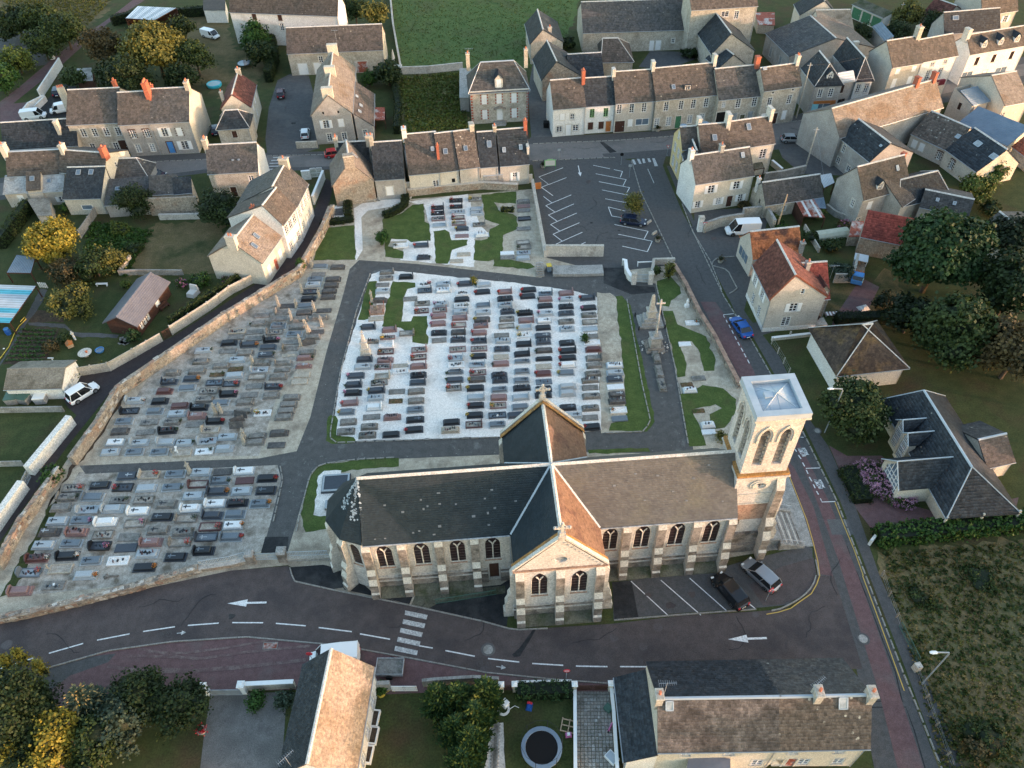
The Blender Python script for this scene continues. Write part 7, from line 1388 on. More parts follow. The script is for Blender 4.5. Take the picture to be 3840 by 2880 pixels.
t=thing('grave_monument','ornate pale obelisk monument on the left side of the white plot','monument',(*(-20.39,78.14),0),R(3))
for w,z0,z1,tp in((.75,0,.4,.05),(.6,.4,1.0,.05),(.68,1.0,1.12,0),(.45,1.12,2.2,.1),(.52,2.2,2.32,0),(.28,2.32,3.6,.12)):b=MB();b.box(-w,-w*.8,z0,w,w*.8,z1,top=tp);b.build('tier','dressed_stone',t)
b=MB();b.box(-.05,-.05,3.6,.05,.05,4.3);b.box(-.22,-.05,3.95,.22,.05,4.06);b.build('cross','dressed_stone',t)
t=thing('grave_monument','rusty brown railed tomb between the two central lawns','monument',(*(-19.73,87.15),0),R(3))
b=MB();b.box(-1.1,-1.0,0,1.1,1.0,.35,top=.05);b.build('base','red_stone',t);b=MB();b.box(-.45,-.3,.35,.1,.3,1.2,top=.06);b.build('stele','weathered_stone',t)
for x in(-1.0,1.0):
 for y in(-.9,.9):b=MB();b.tube([(x,y,.3),(x,y,1.1)],.05,5);b.build('post','rust_metal',t)
t=thing('leaning_stele','large leaning old stele towering over the west graves','stele',(*(-29.08,82.83),0),.3);b=MB();b.box(-.3,-.2,0,.3,.2,2.6,top=.14);o=b.build('shaft','granite_s',t);o.rotation_euler=(0,R(-8),0)
for lb,q in(('old pointed stele at the edge of the west path',(-27.46,84.12)),('square old stele standing alone among the leaning slabs',(-38.06,67.48)),('broad old stele beside the fallen slabs',(-34.06,63.07)),('white leaning grave cross at the front of the west plot',(-41.93,60.93))):
 w='white' in lb;t=thing('grave_cross' if w else 'old_stele',lb,'cross' if w else 'stele',(*q,0),.1)
 if w:link('cross',gmesh(('sc',True),'white_paint',g_stand),t).scale=(1.3,1.3,1.3)
 else:link('shaft',gmesh(('stele',0),'granite_s',g_stele),t)
t=thing('calvary_figure','white statue with small iron cross near the roadside wall','statue',(*(26.07,86.23),0),.2)
b=MB();b.box(-.35,-.25,0,.35,.25,.5,top=.04);b.build('base','white_paint',t);b=MB();b.lathe([(.2,.5),(.17,.9),(.2,1.2),(.08,1.35),(.11,1.48),(.02,1.6)],n=8);b.build('figure','white_paint',t);b=MB();b.box(.4,-.03,0,.46,.03,1.6);b.box(.2,-.03,1.15,.66,.03,1.22);b.build('cross','dark_metal',t)
for lb,q in(('stone cross lying flat on gravel near the low front wall',(-44.4,43.84)),):
 t=thing('fallen_cross',lb,'cross',(*q,.03),.05);b=MB();b.box(-.9,-.09,0,.7,.09,.12);b.box(-.75,-.3,0,-.55,.3,.13);b.build('cross','weathered_stone',t)
for i,(q,l,w)in enumerate((((-21.41,55.54),3.4,2.6),((-21.53,52.43),1.5,1.2))):
 t=thing('family_vault',('large dark vault slab with pale border behind the apse','small pale blue vault slab behind the apse')[i],'vault',(*q,.03),R(3));b=MB();b.box(-l/2,-w/2,0,l/2,w/2,.3,top=.03);b.build('base','granite_d' if i==0 else 'granite_o',t)
 b=MB();g_frame(b,l*.94,w*.94,.22,.42);b.build('kerb','granite_l',t);b=MB();b.box(-l*.42,-w*.42,.3,l*.42,w*.42,.38);b.build('slab','granite_d' if i==0 else 'granite_l',t)
t=thing('memorial_slab','dark square memorial slab in the gravel near the stone gable','memorial',(*(-28.89,113.23),.03),R(3));b=MB();b.box(-.7,-1.0,0,.7,1.0,.12,top=.02);b.build('slab','granite_t',t)
t=thing('offering_table','pale stone bench with flower pots under the stone gable','bench',(*(-23.95,116.22),0),R(3));b=MB();b.box(-1.2,-.35,.4,1.2,.35,.5);b.build('top','concrete',t)
for x in(-.9,.9):b=MB();b.box(x-.12,-.3,0,x+.12,.3,.4);b.build('leg','concrete',t)
flowers((*(-24.92,116.26),.5),'red','red flowers on the pale bench under the stone gable',1.4);flowers((*(-22.34,116.53),0),'white','pale flower urn beside the bench under the stone gable',1.4)
# ---------------------------------------------------------------- trees, hedges and shrubs
def leaf_cloud(C,Nn,size,per,rad,seed,elong=1.3,up=.35):
 """clumps of leaf quads: C clump centres, Nn outward directions"""
 g=np.random.default_rng(seed);m=len(C);n=m*per
 P=np.repeat(C,per,0)+g.normal(0,1,(n,3))*rad*np.array([1,1,.75]);D=np.repeat(Nn,per,0)+g.normal(0,.75,(n,3))+np.array([0,0,up])
 D/=np.linalg.norm(D,axis=1)[:,None]+1e-6;a=np.cross(D,g.normal(0,1,(n,3)));a/=np.linalg.norm(a,axis=1)[:,None]+1e-6;b=np.cross(D,a)
 s=size*g.uniform(.6,1.25,n)[:,None];a=a*s*elong*.5;b=b*s*.5
 V=np.stack([P+a*.9-b*.3,P+a*.2+b,P-a+b*.2,P-a*.2-b],1).reshape(-1,3);F=np.arange(n*4).reshape(-1,4)
 T=np.clip(np.repeat(g.uniform(.15,.75,m),per)+g.normal(0,.16,n),0,1);return V,F,T
def ell(blobs,per_area,seed):
 g=np.random.default_rng(seed);C,N=[],[]
 for(x,y,z,rx,ry,rz)in blobs:
  n=max(6,int(per_area*(rx*ry+rx*rz+ry*rz)*4));d=g.normal(0,1,(n,3));d/=np.linalg.norm(d,axis=1)[:,None];d=d[d[:,2]>-.55]
  C.append(np.array([x,y,z])+d*np.array([rx,ry,rz])*g.uniform(.72,1.06,len(d))[:,None]);N.append(d)
 return np.concatenate(C),np.concatenate(N)
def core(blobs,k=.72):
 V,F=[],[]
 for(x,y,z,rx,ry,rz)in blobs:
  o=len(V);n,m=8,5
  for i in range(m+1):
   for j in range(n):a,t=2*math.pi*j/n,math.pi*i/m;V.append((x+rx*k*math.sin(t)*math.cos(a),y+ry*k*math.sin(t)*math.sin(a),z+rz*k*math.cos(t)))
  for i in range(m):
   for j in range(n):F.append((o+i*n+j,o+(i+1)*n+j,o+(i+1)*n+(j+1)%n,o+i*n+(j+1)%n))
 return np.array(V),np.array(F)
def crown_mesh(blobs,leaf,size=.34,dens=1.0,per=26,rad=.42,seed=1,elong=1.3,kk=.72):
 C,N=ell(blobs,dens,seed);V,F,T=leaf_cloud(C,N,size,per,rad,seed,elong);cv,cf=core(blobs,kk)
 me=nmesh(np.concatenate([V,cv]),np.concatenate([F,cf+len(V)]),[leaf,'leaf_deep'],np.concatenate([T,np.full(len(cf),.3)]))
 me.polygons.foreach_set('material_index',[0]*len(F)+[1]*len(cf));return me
def tree(label,p,h,r,leaf,name='tree',cat='tree',squash=.8,nb=7,size=.34,dens=1.0,trunk=.28,seed=None,group=None,rad=.42,per=26,base=.28):
 sd_=seed if seed is not None else int(abs(p[0]*13+p[1]*7))%9999;g=random.Random(sd_);t=thing(name,label,cat,(*p,0),group=group)
 zc=h-r*squash;zc=max(zc,h*.5);bl=[(0,0,zc,r*.72,r*.72,(h-zc)*.9)]
 for i in range(nb):
  a=6.283*i/nb+g.uniform(-.4,.4);q=r*g.uniform(.42,.66);z=zc+g.uniform(-.5,.45)*(h-zc);s=r*g.uniform(.34,.5);bl.append((q*math.cos(a),q*math.sin(a),z,s,s,s*.8))
 b=MB();b.tube([(0,0,0),(r*.04,0,h*.3),(0,r*.03,zc)],trunk*(h/8),7,r2=trunk*.4)
 for i in range(4):x,y,z=bl[1+i%nb][:3];b.tube([(0,0,h*base+i*.2),(x*.5,y*.5,z*.75),(x,y,z)],trunk*.45,5,r2=.05)
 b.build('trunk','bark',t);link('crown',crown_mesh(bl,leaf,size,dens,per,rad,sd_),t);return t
def shrub(label,p,r,h,leaf,name='shrub',cat='shrub',seed=None,ry=None,rz=0,blossom=None,nblo=60,size=.2,dens=1.8,group=None,z=0):
 sd_=seed if seed is not None else int(abs(p[0]*17+p[1]*5))%9999;g=random.Random(sd_);t=thing(name,label,cat,(*p,z),rz,group);ry=ry or r
 bl=[(0,0,h*.45,r*.8,ry*.8,h*.5)]+[(g.uniform(-.5,.5)*r,g.uniform(-.5,.5)*ry,h*g.uniform(.4,.7),r*.45,ry*.45,h*.3)for _ in range(4)]
 link('foliage',crown_mesh(bl,leaf,size,dens,20,.2,sd_),t)
 b=MB();b.tube([(0,0,0),(.05,.02,h*.4)],.07,5);b.build('stem','bark',t)
 if blossom:
  C,N=ell(bl,nblo/100.,sd_+1);C=C+N*.12;V,F,T=leaf_cloud(C,N,.13,12,.10,sd_,1.0);link('blossom',nmesh(V,F,blossom,T),t)
 return t
def hedge(label,pts,w,h,leaf='hedge_leaf',name='hedge',size=.16,dens=9,cat='hedge'):
 t=thing(name,label,cat,(*pts[0],0));o=Vector(pts[0]);P=[Vector(q)-o for q in pts];g=np.random.default_rng(int(abs(pts[0][0]*31))%999);C,N=[],[]
 b=MB();strip(b,[tuple(q)for q in P],w*.86,0,h*.94)
 for a,c in zip(P,P[1:]):
  d=c-a;L=d.length;u=np.array([d.x/L,d.y/L,0]);v=np.array([-u[1],u[0],0]);a3=np.array([a.x,a.y,0])
  for ar,fn,nn in((L*w,lambda k:a3+u*g.uniform(0,L,k)[:,None]+v*g.uniform(-w/2,w/2,k)[:,None]+np.array([0,0,h]),np.array([0,0,1.])),(L*h,lambda k:a3+u*g.uniform(0,L,k)[:,None]+v*w/2+np.array([0,0,1])*g.uniform(0,h,k)[:,None],v),(L*h,lambda k:a3+u*g.uniform(0,L,k)[:,None]-v*w/2+np.array([0,0,1])*g.uniform(0,h,k)[:,None],-v),(w*h*2,lambda k:a3-u*.02+v*g.uniform(-w/2,w/2,k)[:,None]+np.array([0,0,1])*g.uniform(0,h,k)[:,None]+u*np.where(g.random(k)<.5,0,L)[:,None],u)):
   k=max(3,int(ar*dens));q=fn(k);C.append(q+g.normal(0,.05,(k,3)));N.append(np.tile(nn,(k,1)))
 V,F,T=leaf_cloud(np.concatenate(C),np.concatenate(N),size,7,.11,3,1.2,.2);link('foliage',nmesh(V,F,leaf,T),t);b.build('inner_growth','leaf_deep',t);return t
def conifer(label,p,h,r,leaf,tip=None,name='conifer',seed=1,lev=14,plume=False,group=None,nb=11):
 g=np.random.default_rng(seed);t=thing(name,label,'conifer',(*p,0),group=group);Vs,Fs,Ts,M=[],[],[],[];n0=0
 for i in range(lev):
  f=(i+.3)/lev;z=h*(.08+.9*f);rr=r*(1-f)**.75*(1.0)+.08;k=max(4,int(nb*(1-f*.5)))
  for j in range(k):
   a=6.283*j/k+i*.7+g.normal(0,.15);ln=rr*g.uniform(.75,1.12);m=max(10,int(34*ln/r*2));s=g.random(m)**.7
   lift=(.55 if plume else-.12)*ln;c=np.stack([np.cos(a)*ln*s,np.sin(a)*ln*s,z+lift*s**1.6+.05],1)+g.normal(0,.10+.05*ln,(m,3))*np.array([1,1,.6])
   d=np.array([np.cos(a),np.sin(a),.7 if plume else-.1])+g.normal(0,.35,(m,3));d/=np.linalg.norm(d,axis=1)[:,None];sd=np.cross(d,np.array([0,0,1.])+g.normal(0,.4,(m,3)));sd/=np.linalg.norm(sd,axis=1)[:,None]+1e-6
   L=g.uniform(.22,.5,m)[:,None]*(.6+.1*h/3);w=L*.26;V=np.stack([c-d*L*.5,c+sd*w,c+d*L*.6,c-sd*w],1);Vs.append(V.reshape(-1,3));Ts.append(np.clip(.15+.6*s+g.normal(0,.13,m),0,1));M.append((s>.8)*(1 if tip else 0)*(g.random(m)<(.1+.45*f)))
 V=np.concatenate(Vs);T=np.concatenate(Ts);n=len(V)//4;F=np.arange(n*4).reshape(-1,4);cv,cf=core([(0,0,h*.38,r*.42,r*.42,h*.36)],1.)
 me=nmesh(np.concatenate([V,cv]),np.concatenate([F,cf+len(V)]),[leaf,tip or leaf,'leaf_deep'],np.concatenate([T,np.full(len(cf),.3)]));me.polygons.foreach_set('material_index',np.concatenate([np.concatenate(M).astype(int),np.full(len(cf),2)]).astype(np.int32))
 b=MB();b.tube([(0,0,0),(0,0,h*.9)],.2*h/8,6,r2=.04);b.build('trunk','bark',t);link('crown',me,t);return t
 # upper left
GT='trees in the upper left gardens'
tree('large olive-gold sunlit tree rising above the upper left terrace',(-74.7,166.98),12,6.2,'leaf_olive',size=.5,group=GT,dens=.8,per=30,rad=.6)
for lb,q,h,r,lf in(('dark tree with bronze top left of the olive-gold tree',(-87.4,171.32),9,4.2,'leaf_bronze'),('dark broad tree between terrace roof and olive-gold tree',(-78.21,157.22),9.5,5.2,'leaf_dark'),('mid green tree right of the olive-gold tree',(-66.97,167.69),7.5,3.6,'leaf_mid'),('low dark tree right behind the brick double chimney',(-68.15,159.91),6,3.4,'leaf_dark'),('slim dark tree between the white canopy and olive-gold tree',(-73.67,182.91),7,2.6,'leaf_dark'),
('dark tree at the far upper left corner by the lot',(-115.05,189.75),8,4.5,'leaf_dark'),('dark tree second along the far parking lot',(-109.11,189.91),8,4.5,'leaf_mid'),('large rounded tree at the bend of the reddish path',(-101.19,183.47),8.5,4.8,'leaf_mid'),('round green tree in front of the far lot trees',(-104.43,177.95),7,4.0,'leaf_mid'),('light green spreading tree beside the far lot',(-107.62,171.28),6,4.0,'leaf_lime'),('fresh green tree cut by the left edge near the lot',(-106.7,162.15),6,3.6,'leaf_fresh'),
('fresh green rounded tree in front of the pale farmhouse',(-56.55,179.9),6.5,3.6,'leaf_fresh'),('dark rounded tree beside the scorched upper lawn',(-53.46,171.55),5.5,3.0,'leaf_dark'),('olive-gold tree near the barn gable at the top',(-29.63,187.27),7,3.0,'leaf_olive'),('green tree behind the farmhouse gable',(-35.46,193.26),6.5,3.2,'leaf_mid'),('dark leafy tree over the lane behind the barn door',(-24.49,160.63),5.5,2.9,'leaf_dark'),
('small leafy tree standing beside the dark parked car',(-91.92,162.37),4.5,2.3,'leaf_mid')):
 tree(lb,q,h,r,lf,size=.42,group=GT,dens=.8,rad=.5)
shrub('clipped egg shaped topiary bush near the gabled house',(-28.61,160.42),1.9,3.9,'leaf_fresh','topiary',dens=3)
hedge('dark garden hedge behind the olive-gold tree',[(-96.07,197.19),(-90.85,200.59),(-81.75,201.15),(-69.35,202.69)],1.4,2.2);hedge('tall bushy hedge beside the grey courtyard',[(-53.99,183.67),(-51.39,173.55),(-50.88,163.62)],1.6,2.6);hedge('ivy topped hedge along the wild plot',[(-23.98,163.84),(-21.56,149.04),(-21.15,139.59)],1.2,1.8)
for i,(lb,q,r,h)in enumerate((('low shrub by the lane house and long barn',(14.61,176.87),2.2,2.6),('shrub with dry tips between lane house and barn',(17.39,168.25),2.4,2.2),('rounded shrub against the long barn wall',(32.09,180.87),1.6,2.6),('dark red leaved shrub at the foot of the long barn',(36.91,177.24),1.4,1.4),('low green shrub at the end of the long barn',(40.18,177.8),1.6,1.4),('dark bush beside the small slate roof behind the terrace',(45.78,173.71),1.8,3.0),('dark overgrown bush at the upper terrace yard',(41.51,170.34),2.2,2.0))):
 shrub(lb,q,r,h,'leaf_bronze' if 'red' in lb or 'dry' in lb else 'leaf_dark',size=.3,dens=1.2)
 # left gardens
tree('bright olive-gold round tree in the back garden',(-72.9,101.86),6.6,4.1,'leaf_gold',size=.32,dens=1.5,per=30,rad=.4)
for lb,q,h,r,lf in(('dark round tree below the lean-to slate roof',(-63.45,114.05),5.5,3.1,'leaf_dark'),('dark tree beside the corner house at the back of the gardens',(-48.59,111.28),5.8,3.4,'leaf_dark'),('smaller dark tree near the red tiled back slope',(-46.61,109.5),4.6,2.2,'leaf_mid'),('loose olive fruit tree in the middle of the garden lawn',(-64.99,88.66),4.4,3.2,'leaf_olive'),('mid green fruit tree beneath the olive-gold tree',(-64.37,97.16),4.6,3.0,'leaf_mid'),('olive green fruit tree next to the scorched lawn',(-62.79,98.85),4.4,2.6,'leaf_olive'),('dark sprawling tree under the olive-gold crown',(-68.2,96.22),3.8,2.8,'leaf_bronze')):
 tree(lb,q,h,r,lf,size=.28,dens=1.0,per=20,rad=.4)
for lb,q,r,h,lf in(('bright green round bush in the sheltered back garden',(-64.96,109),1.7,1.8,'leaf_lime'),('low green bush near the edge of the scorched lawn',(-60.89,103.32),1.6,1.4,'leaf_mid'),('leafy shrub behind the wooden chalet with small white flowers',(-47.71,94.54),1.8,1.8,'leaf_fresh'),('yellow-green bush at the corner of the near alley house',(-40.97,95.95),1.25,2.0,'leaf_lime'),('small bush between fruit tree and chalet',(-59.31,94.09),.9,1.1,'leaf_lime'),('dense conical shrub beside the chalet porch',(-53.95,81.78),1.1,2.2,'leaf_conifer'),('brownish shrub beside the stump birdhouse',(-65.06,80.57),1.2,1.5,'leaf_bronze'),('white dotted flower bush at the vegetable beds',(-65.1,76.39),1.2,1.4,'leaf_mid'),('grassy tuft near the tiled sheds',(-59.94,75.13),1.2,.9,'leaf_lime'),('low bush near the blue tub',(-56.53,76.35),.7,.8,'leaf_olive'),('vine covered shrub on the slope beside the fence',(-64.12,82.46),1.3,1.2,'leaf_mid'),('leafy green bush spilling over the alley wall corner',(-56.05,57.34),1.7,1.8,'leaf_fresh'),('slim leafy bush in the narrow yard corner',(-76.3,114.91),.9,2.2,'leaf_fresh'),('ivy clump climbing the upper cemetery wall',(-32.73,97.46),.8,2.2,'leaf_fresh')):
 shrub(lb,q,r,h,lf,size=.2,dens=1.8)
shrub('pink hydrangea bush left of the leafy garden shrub',(-50.52,94.11),.95,1.4,'leaf_mid','hydrangea',blossom='petal_pink',nblo=330);shrub('pink hydrangea bush near the alley house corner',(-43.56,94.28),.85,1.3,'leaf_mid','hydrangea',blossom='petal_pink',nblo=330)
hedge('tall trimmed hedge at the left garden boundary',[(-83.13,105.17),(-82.97,111.01),(-82.95,116.25)],1.3,2.4,'leaf_mid');hedge('climbing plants along the upper concrete fence',[(-49.45,84.56),(-46.92,88.22),(-44.21,91.33),(-41.65,94.56)],.6,1.8,'leaf_mid',dens=12)
def crop_rows(label,a,b_,n,leaf,h=.35,ln=None):
 t=thing('vegetable_rows',label,'vegetables',(0,0,0));A0,A1=Vector(a[0]),Vector(a[1]);B0,B1=Vector(b_[0]),Vector(b_[1]);g=np.random.default_rng(n)
 for i in range(n):
  p,q=A0.lerp(B0,(i+.5)/n),A1.lerp(B1,(i+.5)/n);m=max(4,int((q-p).length/.3));C=np.array([[*(p.lerp(q,(k+.5)/m)),h*.6]for k in range(m)]);N=np.tile([0,0,1.],(m,1));V,F,T=leaf_cloud(C,N,.22,9,.12,i,1.2);link('crop_row',nmesh(V,F,leaf,T),t)
crop_rows('green vegetable rows in the left garden bed',[(-71.7,85.33),(-66.32,84.81)],[(-71.09,77.97),(-65.5,77.91)],8,'leaf_fresh');crop_rows('vegetable rows beside the red tiled barn',[(49.96,102.34),(54.4,102.14)],[(49.12,99.88),(53.47,99.59)],5,'leaf_mid',.5)
# cemetery planting
shrub('clipped round bush on the north cemetery lawn',(-20.51,103.89),1.15,2.5,'leaf_fresh','topiary',dens=3.5);shrub('golden columnar conifer in the east lawn corner',(24.39,92.61),.75,3.2,'leaf_olive','columnar_conifer',dens=4);shrub('ivy on the right pillar of the upper cemetery gate',(22.66,93.84),.6,1.7,'leaf_mid');shrub('clipped golden box bush near the bell tower foot',(25.91,60.92),.8,.9,'leaf_olive','topiary',dens=4)
hedge('curving clipped hedge round the north cemetery lawn',[(-21.1,111.4),(-19.8,111.9),(-18.5,113.1),(-17.7,114.6),(-17.7,117)],1.2,1.0);hedge('short clipped hedge beside the memorial slab',[(-27,111.13),(-27.45,113.97),(-27.64,116.15)],1.2,1.1);hedge('low straight hedge at the top of the left lawn',[(-31.32,109.72),(-28.59,110.05),(-26.14,110.63)],1.2,.8)
hedge('low planted grave border hedge on the north lawn',[(-1.01,112.49),(1.06,112.22)],1.2,.5,'leaf_olive');tree('small golden leaved tree standing in the car park',(20.94,109.58),4.4,1.5,'leaf_olive',size=.22,dens=2.5,squash=1.2,trunk=.12)
shrub('yellow ball plant at the head of the white plot',(-5.43,92.93),.5,1.0,'leaf_gold','potted_plant',dens=5,size=.14);shrub('green bush beside the fenced brown grave',(10.55,79.65),.6,1.0,'leaf_fresh',dens=5,size=.14)
# right side
GR='big trees on the right'
tree('huge dark conifer with tan sunlit tips behind the red barn',(61.63,88.26),13,6.0,'leaf_conifer',name='conifer',cat='conifer',nb=13,size=.5,dens=1.0,per=30,rad=.5,squash=.9,seed=5,group=GR)
for lb,q,h,r,lf in(('massive dark leafy tree right of the pavilion',(59.69,75.27),9.5,5.6,'leaf_mid'),('dark tree at the right edge below the conifer',(68.68,80.92),11,5.0,'leaf_dark'),('dark tree at the right edge above the clinic',(65.07,70.19),9,4.8,'leaf_bronze'),('low dark tree between pavilion and massive leafy tree',(55.58,79.45),6,3.2,'leaf_deep'),('dark tree behind the grey-brown house on the right',(76.61,94.84),8,4.0,'leaf_deep')):
 tree(lb,q,h,r,lf,size=.42,dens=.9,per=28,rad=.5,group=GR)
tree('dense rounded tree on the corner island by the clinic',(41.93,62.27),6.8,4.3,'leaf_mid',size=.32,dens=1.7,squash=.75)
for lb,q,h,r,lf in(('golden tree beside the dark green garages',(93.83,182.53),6.5,3.3,'leaf_olive'),('dark tree behind the tall shuttered house',(88.91,175.39),5,2.8,'leaf_dark'),('dark ivy-like tree behind the dormer shop',(98.36,178.23),5.5,3.0,'leaf_dark'),('golden bush tree at the top right roof edge',(109,188.45),5.5,1.8,'leaf_gold'),('bright lime bush tree at the end of the slate range',(79.06,111.9),4.6,2.9,'leaf_lime'),('small round tree near the top right gable',(113.26,181.16),3.8,1.5,'leaf_dark'),('dark tree beside the mossy roof house',(81.36,176.25),4,2.4,'leaf_dark')):
 tree(lb,q,h,r,lf,size=.32,dens=1.1,rad=.4)
for lb,q,r,h,lf in(('ivy mass covering the end of the dark slate range',(84.87,117.47),2.6,4.6,'leaf_fresh'),('ivy on the low ruin behind the fork roof',(80.28,107.84),2.2,2.0,'leaf_mid'),('grey-green willow shrub beside the red roofed house',(50.51,92.11),2.0,2.4,'leaf_blue'),('rounded shrub above the willow shrub',(51.32,98.88),1.7,1.6,'leaf_mid'),('small shrub beside the orange pantile roof',(48.34,101.62),1.3,1.5,'leaf_mid'),('pink flowering bush below the grey gable house',(55.17,104.7),1.1,1.4,'leaf_bronze'),('bright bush on the patched red shed roof',(52.01,107.49),.9,2.2,'leaf_lime'),('leafy plants in the kitchen garden below the cottage',(44.68,105.38),1.6,1.0,'leaf_fresh'),('small plants by the cottage wall',(44.21,108.05),.8,1.0,'leaf_lime'),('bush in the stone courtyard of the cream house',(40.12,111.66),1.0,1.0,'leaf_bronze'),('dark round shrub before the massive leafy tree',(54.43,85.24),1.8,2.4,'leaf_deep')):
 shrub(lb,q,r,h,lf,size=.24,dens=1.5,blossom='petal_pink' if 'pink' in lb else None)
hedge('dark clipped hedge behind the white pavilion',[(46.57,81.81),(50.02,81.84),(54.02,81.85)],1.6,1.6,'leaf_deep');hedge('long leafy hedge between the clinic drive and the meadow',[(39.98,45.85),(45.57,46.28),(51.71,46.9),(58.9,47.4)],2.0,1.8,'leaf_fresh',size=.26,dens=7);hedge('rectangular clipped box hedge beside the hydrangeas',[(39.97,55.55),(40.23,50.8)],2.3,1.0,'hedge_leaf')
shrub('large bed of pink hydrangeas in front of the clinic',(43.52,53.28),4.6,1.7,'leaf_mid','hydrangea_bed','flower bed',ry=3.0,rz=R(-52),blossom='petal_hydrangea',nblo=650,size=.18,dens=1.6)
for lb,q,r,h,lf in(('ragged green shrub at the lower right meadow corner',(42.15,23.9),2.6,2.6,'leaf_mid'),('rusty leaved shrub in the lower right meadow',(40.91,23),1.4,2.6,'leaf_bronze'),('rough bramble patch in the upper meadow',(42.14,38.67),1.6,.7,'leaf_mid'),('bramble patch beside the long hedge',(49.88,40.79),2.2,.7,'leaf_mid')):shrub(lb,q,r,h,lf,size=.22,dens=1.2)
# bottom left and bottom gardens
conifer('tan-gold conifer in the bottom left garden',(-40.23,28.54),7,2.6,'leaf_blue','leaf_tan',seed=9,lev=14,nb=14)
for lb,q,h,r,lf in(('large dark tree at the bottom left corner',(-46.44,28.23),7.5,3.8,'leaf_dark'),('bright gold tree in front of the tan conifer',(-41.87,26.27),5.5,2.1,'leaf_gold'),('gold bush tree at the left bottom edge',(-46.3,25.21),4.6,1.7,'leaf_gold'),('gold and green tree at the bottom edge',(-42.2,24.05),4.6,2.0,'leaf_gold'),('mid green tree between gold tree and drive',(-38.17,25.77),5.5,2.4,'leaf_mid'),('dark leafy tree beside the lay-by',(-35.75,29.19),5.5,2.7,'leaf_dark'),('dark rounded tree nearest the blue-grey drive gate',(-31.54,28.56),5.0,2.7,'leaf_dark'),('bluish green tree above the shaded bottom lawn',(-36.56,26.82),5.5,2.6,'leaf_blue'),('deep green tree behind the bottom gold trees',(-44.88,26.76),6,3.0,'leaf_dark'),('mid green tree at the bottom edge beside lawn',(-38.74,24.26),4,2.0,'leaf_mid')):
 tree(lb,q,h,r,lf,size=.24,dens=1.7,per=26,rad=.3)
for k,q in enumerate(((-50.54,33.45),(-49.42,34.05),(-46.97,32.89))):shrub(('thin golden shoots at the left above the road edge','tallest golden shoots beside the dashed cycle line','golden shoots nearest the grey lay-by corner')[k],q,.5,3.6,'leaf_gold','tall_shrub',dens=3)
for k,(q,h)in enumerate((((-7.51,28.24),6.2),((-5.77,28.2),6.2),((-3.23,28.56),6.6),((-4.13,26.57),6.4),((-5.83,25.77),5.2),((-4.44,24.45),6.2),((-5.14,23.2),4.5))):
 conifer(('golden tipped cypress nearest the white garden gate','golden tipped cypress second along the grey garden wall','golden tipped cypress beside the small brown gate','golden tipped cypress in the middle of the clump','shorter golden tipped cypress inside the clump','golden tipped cypress above the pale paved path','smallest golden tipped cypress at the bottom edge')[k],q,h,1.75,'leaf_conifer','leaf_lime',seed=20+k,lev=13,plume=True,group='golden tipped cypresses in the bottom garden',nb=12)
hedge('dark conifer hedge behind the white capped wall',[(-0.28,29.74),(2.27,29.75),(4.97,29.76)],1.3,1.6,'leaf_conifer');shrub('round bush right of the drive gate',(-25.4,29.46),1.0,1.3,'leaf_fresh','topiary',dens=3);shrub('blue-green shrub against the navy roof slope',(-22.58,29.46),1.1,1.6,'leaf_blue');shrub('low green shrub by the coiled yellow hose',(-13.62,30.55),.7,.9,'leaf_fresh')
# unseen trees added beyond the right edge to shade the low ground
for i,(x,y,h)in enumerate(((72,10,13),(80,-8,14),(70,26,10),(92,30,14),(96,8,14),(88,50,13),(112,48,14),(112,20,14),(84,-26,13),(110,74,14),(104,92,14))):
 tree('tall unseen tree added beyond the right edge for its shade',(x,y),h,6.5,('leaf_dark','leaf_mid')[i%2],size=.8,dens=.3,per=26,rad=.8,group='unseen trees added for shade')
 # meadow tussocks: uncountable grass
def tufts(name,poly,n,leaf,h,seed):
 g=np.random.default_rng(seed);P=np.array(poly);lo,hi=P.min(0),P.max(0);C=g.uniform(lo,hi,(n,2));ins=np.zeros(n,bool);j=len(P)-1
 for i in range(len(P)):
  a,b=P[i],P[j];c=((a[1]>C[:,1])!=(b[1]>C[:,1]))&(C[:,0]<(b[0]-a[0])*(C[:,1]-a[1])/(b[1]-a[1]+1e-9)+a[0]);ins^=c;j=i
 C=C[ins];C3=np.c_[C,np.full(len(C),h*.4)];V,F,T=leaf_cloud(C3,np.tile([0,0,.3],(len(C3),1)),h,6,h*.5,seed,1.6,.0);T=np.clip(T*.6+.4*(np.sin(V[::4,0]*.21+1)*np.sin(V[::4,1]*.17)+1)/2,0,1);o=link(name,nmesh(V,F,leaf,T));o['kind']='stuff'
MEADOW=[(40,44.2),(58.9,45.4),(52.1,20.2),(37.7,20.6),(38.7,28.8)]
tufts('meadow_grass',MEADOW,2600,'leaf_olive',.16,1);tufts('meadow_grass',MEADOW,1700,'leaf_mid',.24,2);tufts('meadow_grass',MEADOW,2600,'leaf_tan',.14,12)
tufts('field_grass',[(-27.9,209),(18.4,205.8),(15.4,188),(12.9,170.9),(4.3,167.2),(-22.2,166.4)],3500,'leaf_lime',.14,3);tufts('wild_plants',[(-22.81,164.22),(-8.95,165.66),(-7.42,141.06),(-18.99,139.84)],1500,'leaf_olive',.3,4)
tufts('wild_plants',[(-22.81,164.22),(-8.95,165.66),(-7.42,141.06),(-18.99,139.84)],1100,'leaf_lime',.35,5);tufts('field_grass',[(-132.45,216.23),(-102.41,214.16),(-102.53,194.52),(-113.68,199.77)],2500,'leaf_olive',.25,6);tufts('garden_plants',[(-71.31,112.19),(-59.66,108.98),(-60.28,96.63),(-68.69,101.74)],1500,'leaf_fresh',.3,7)
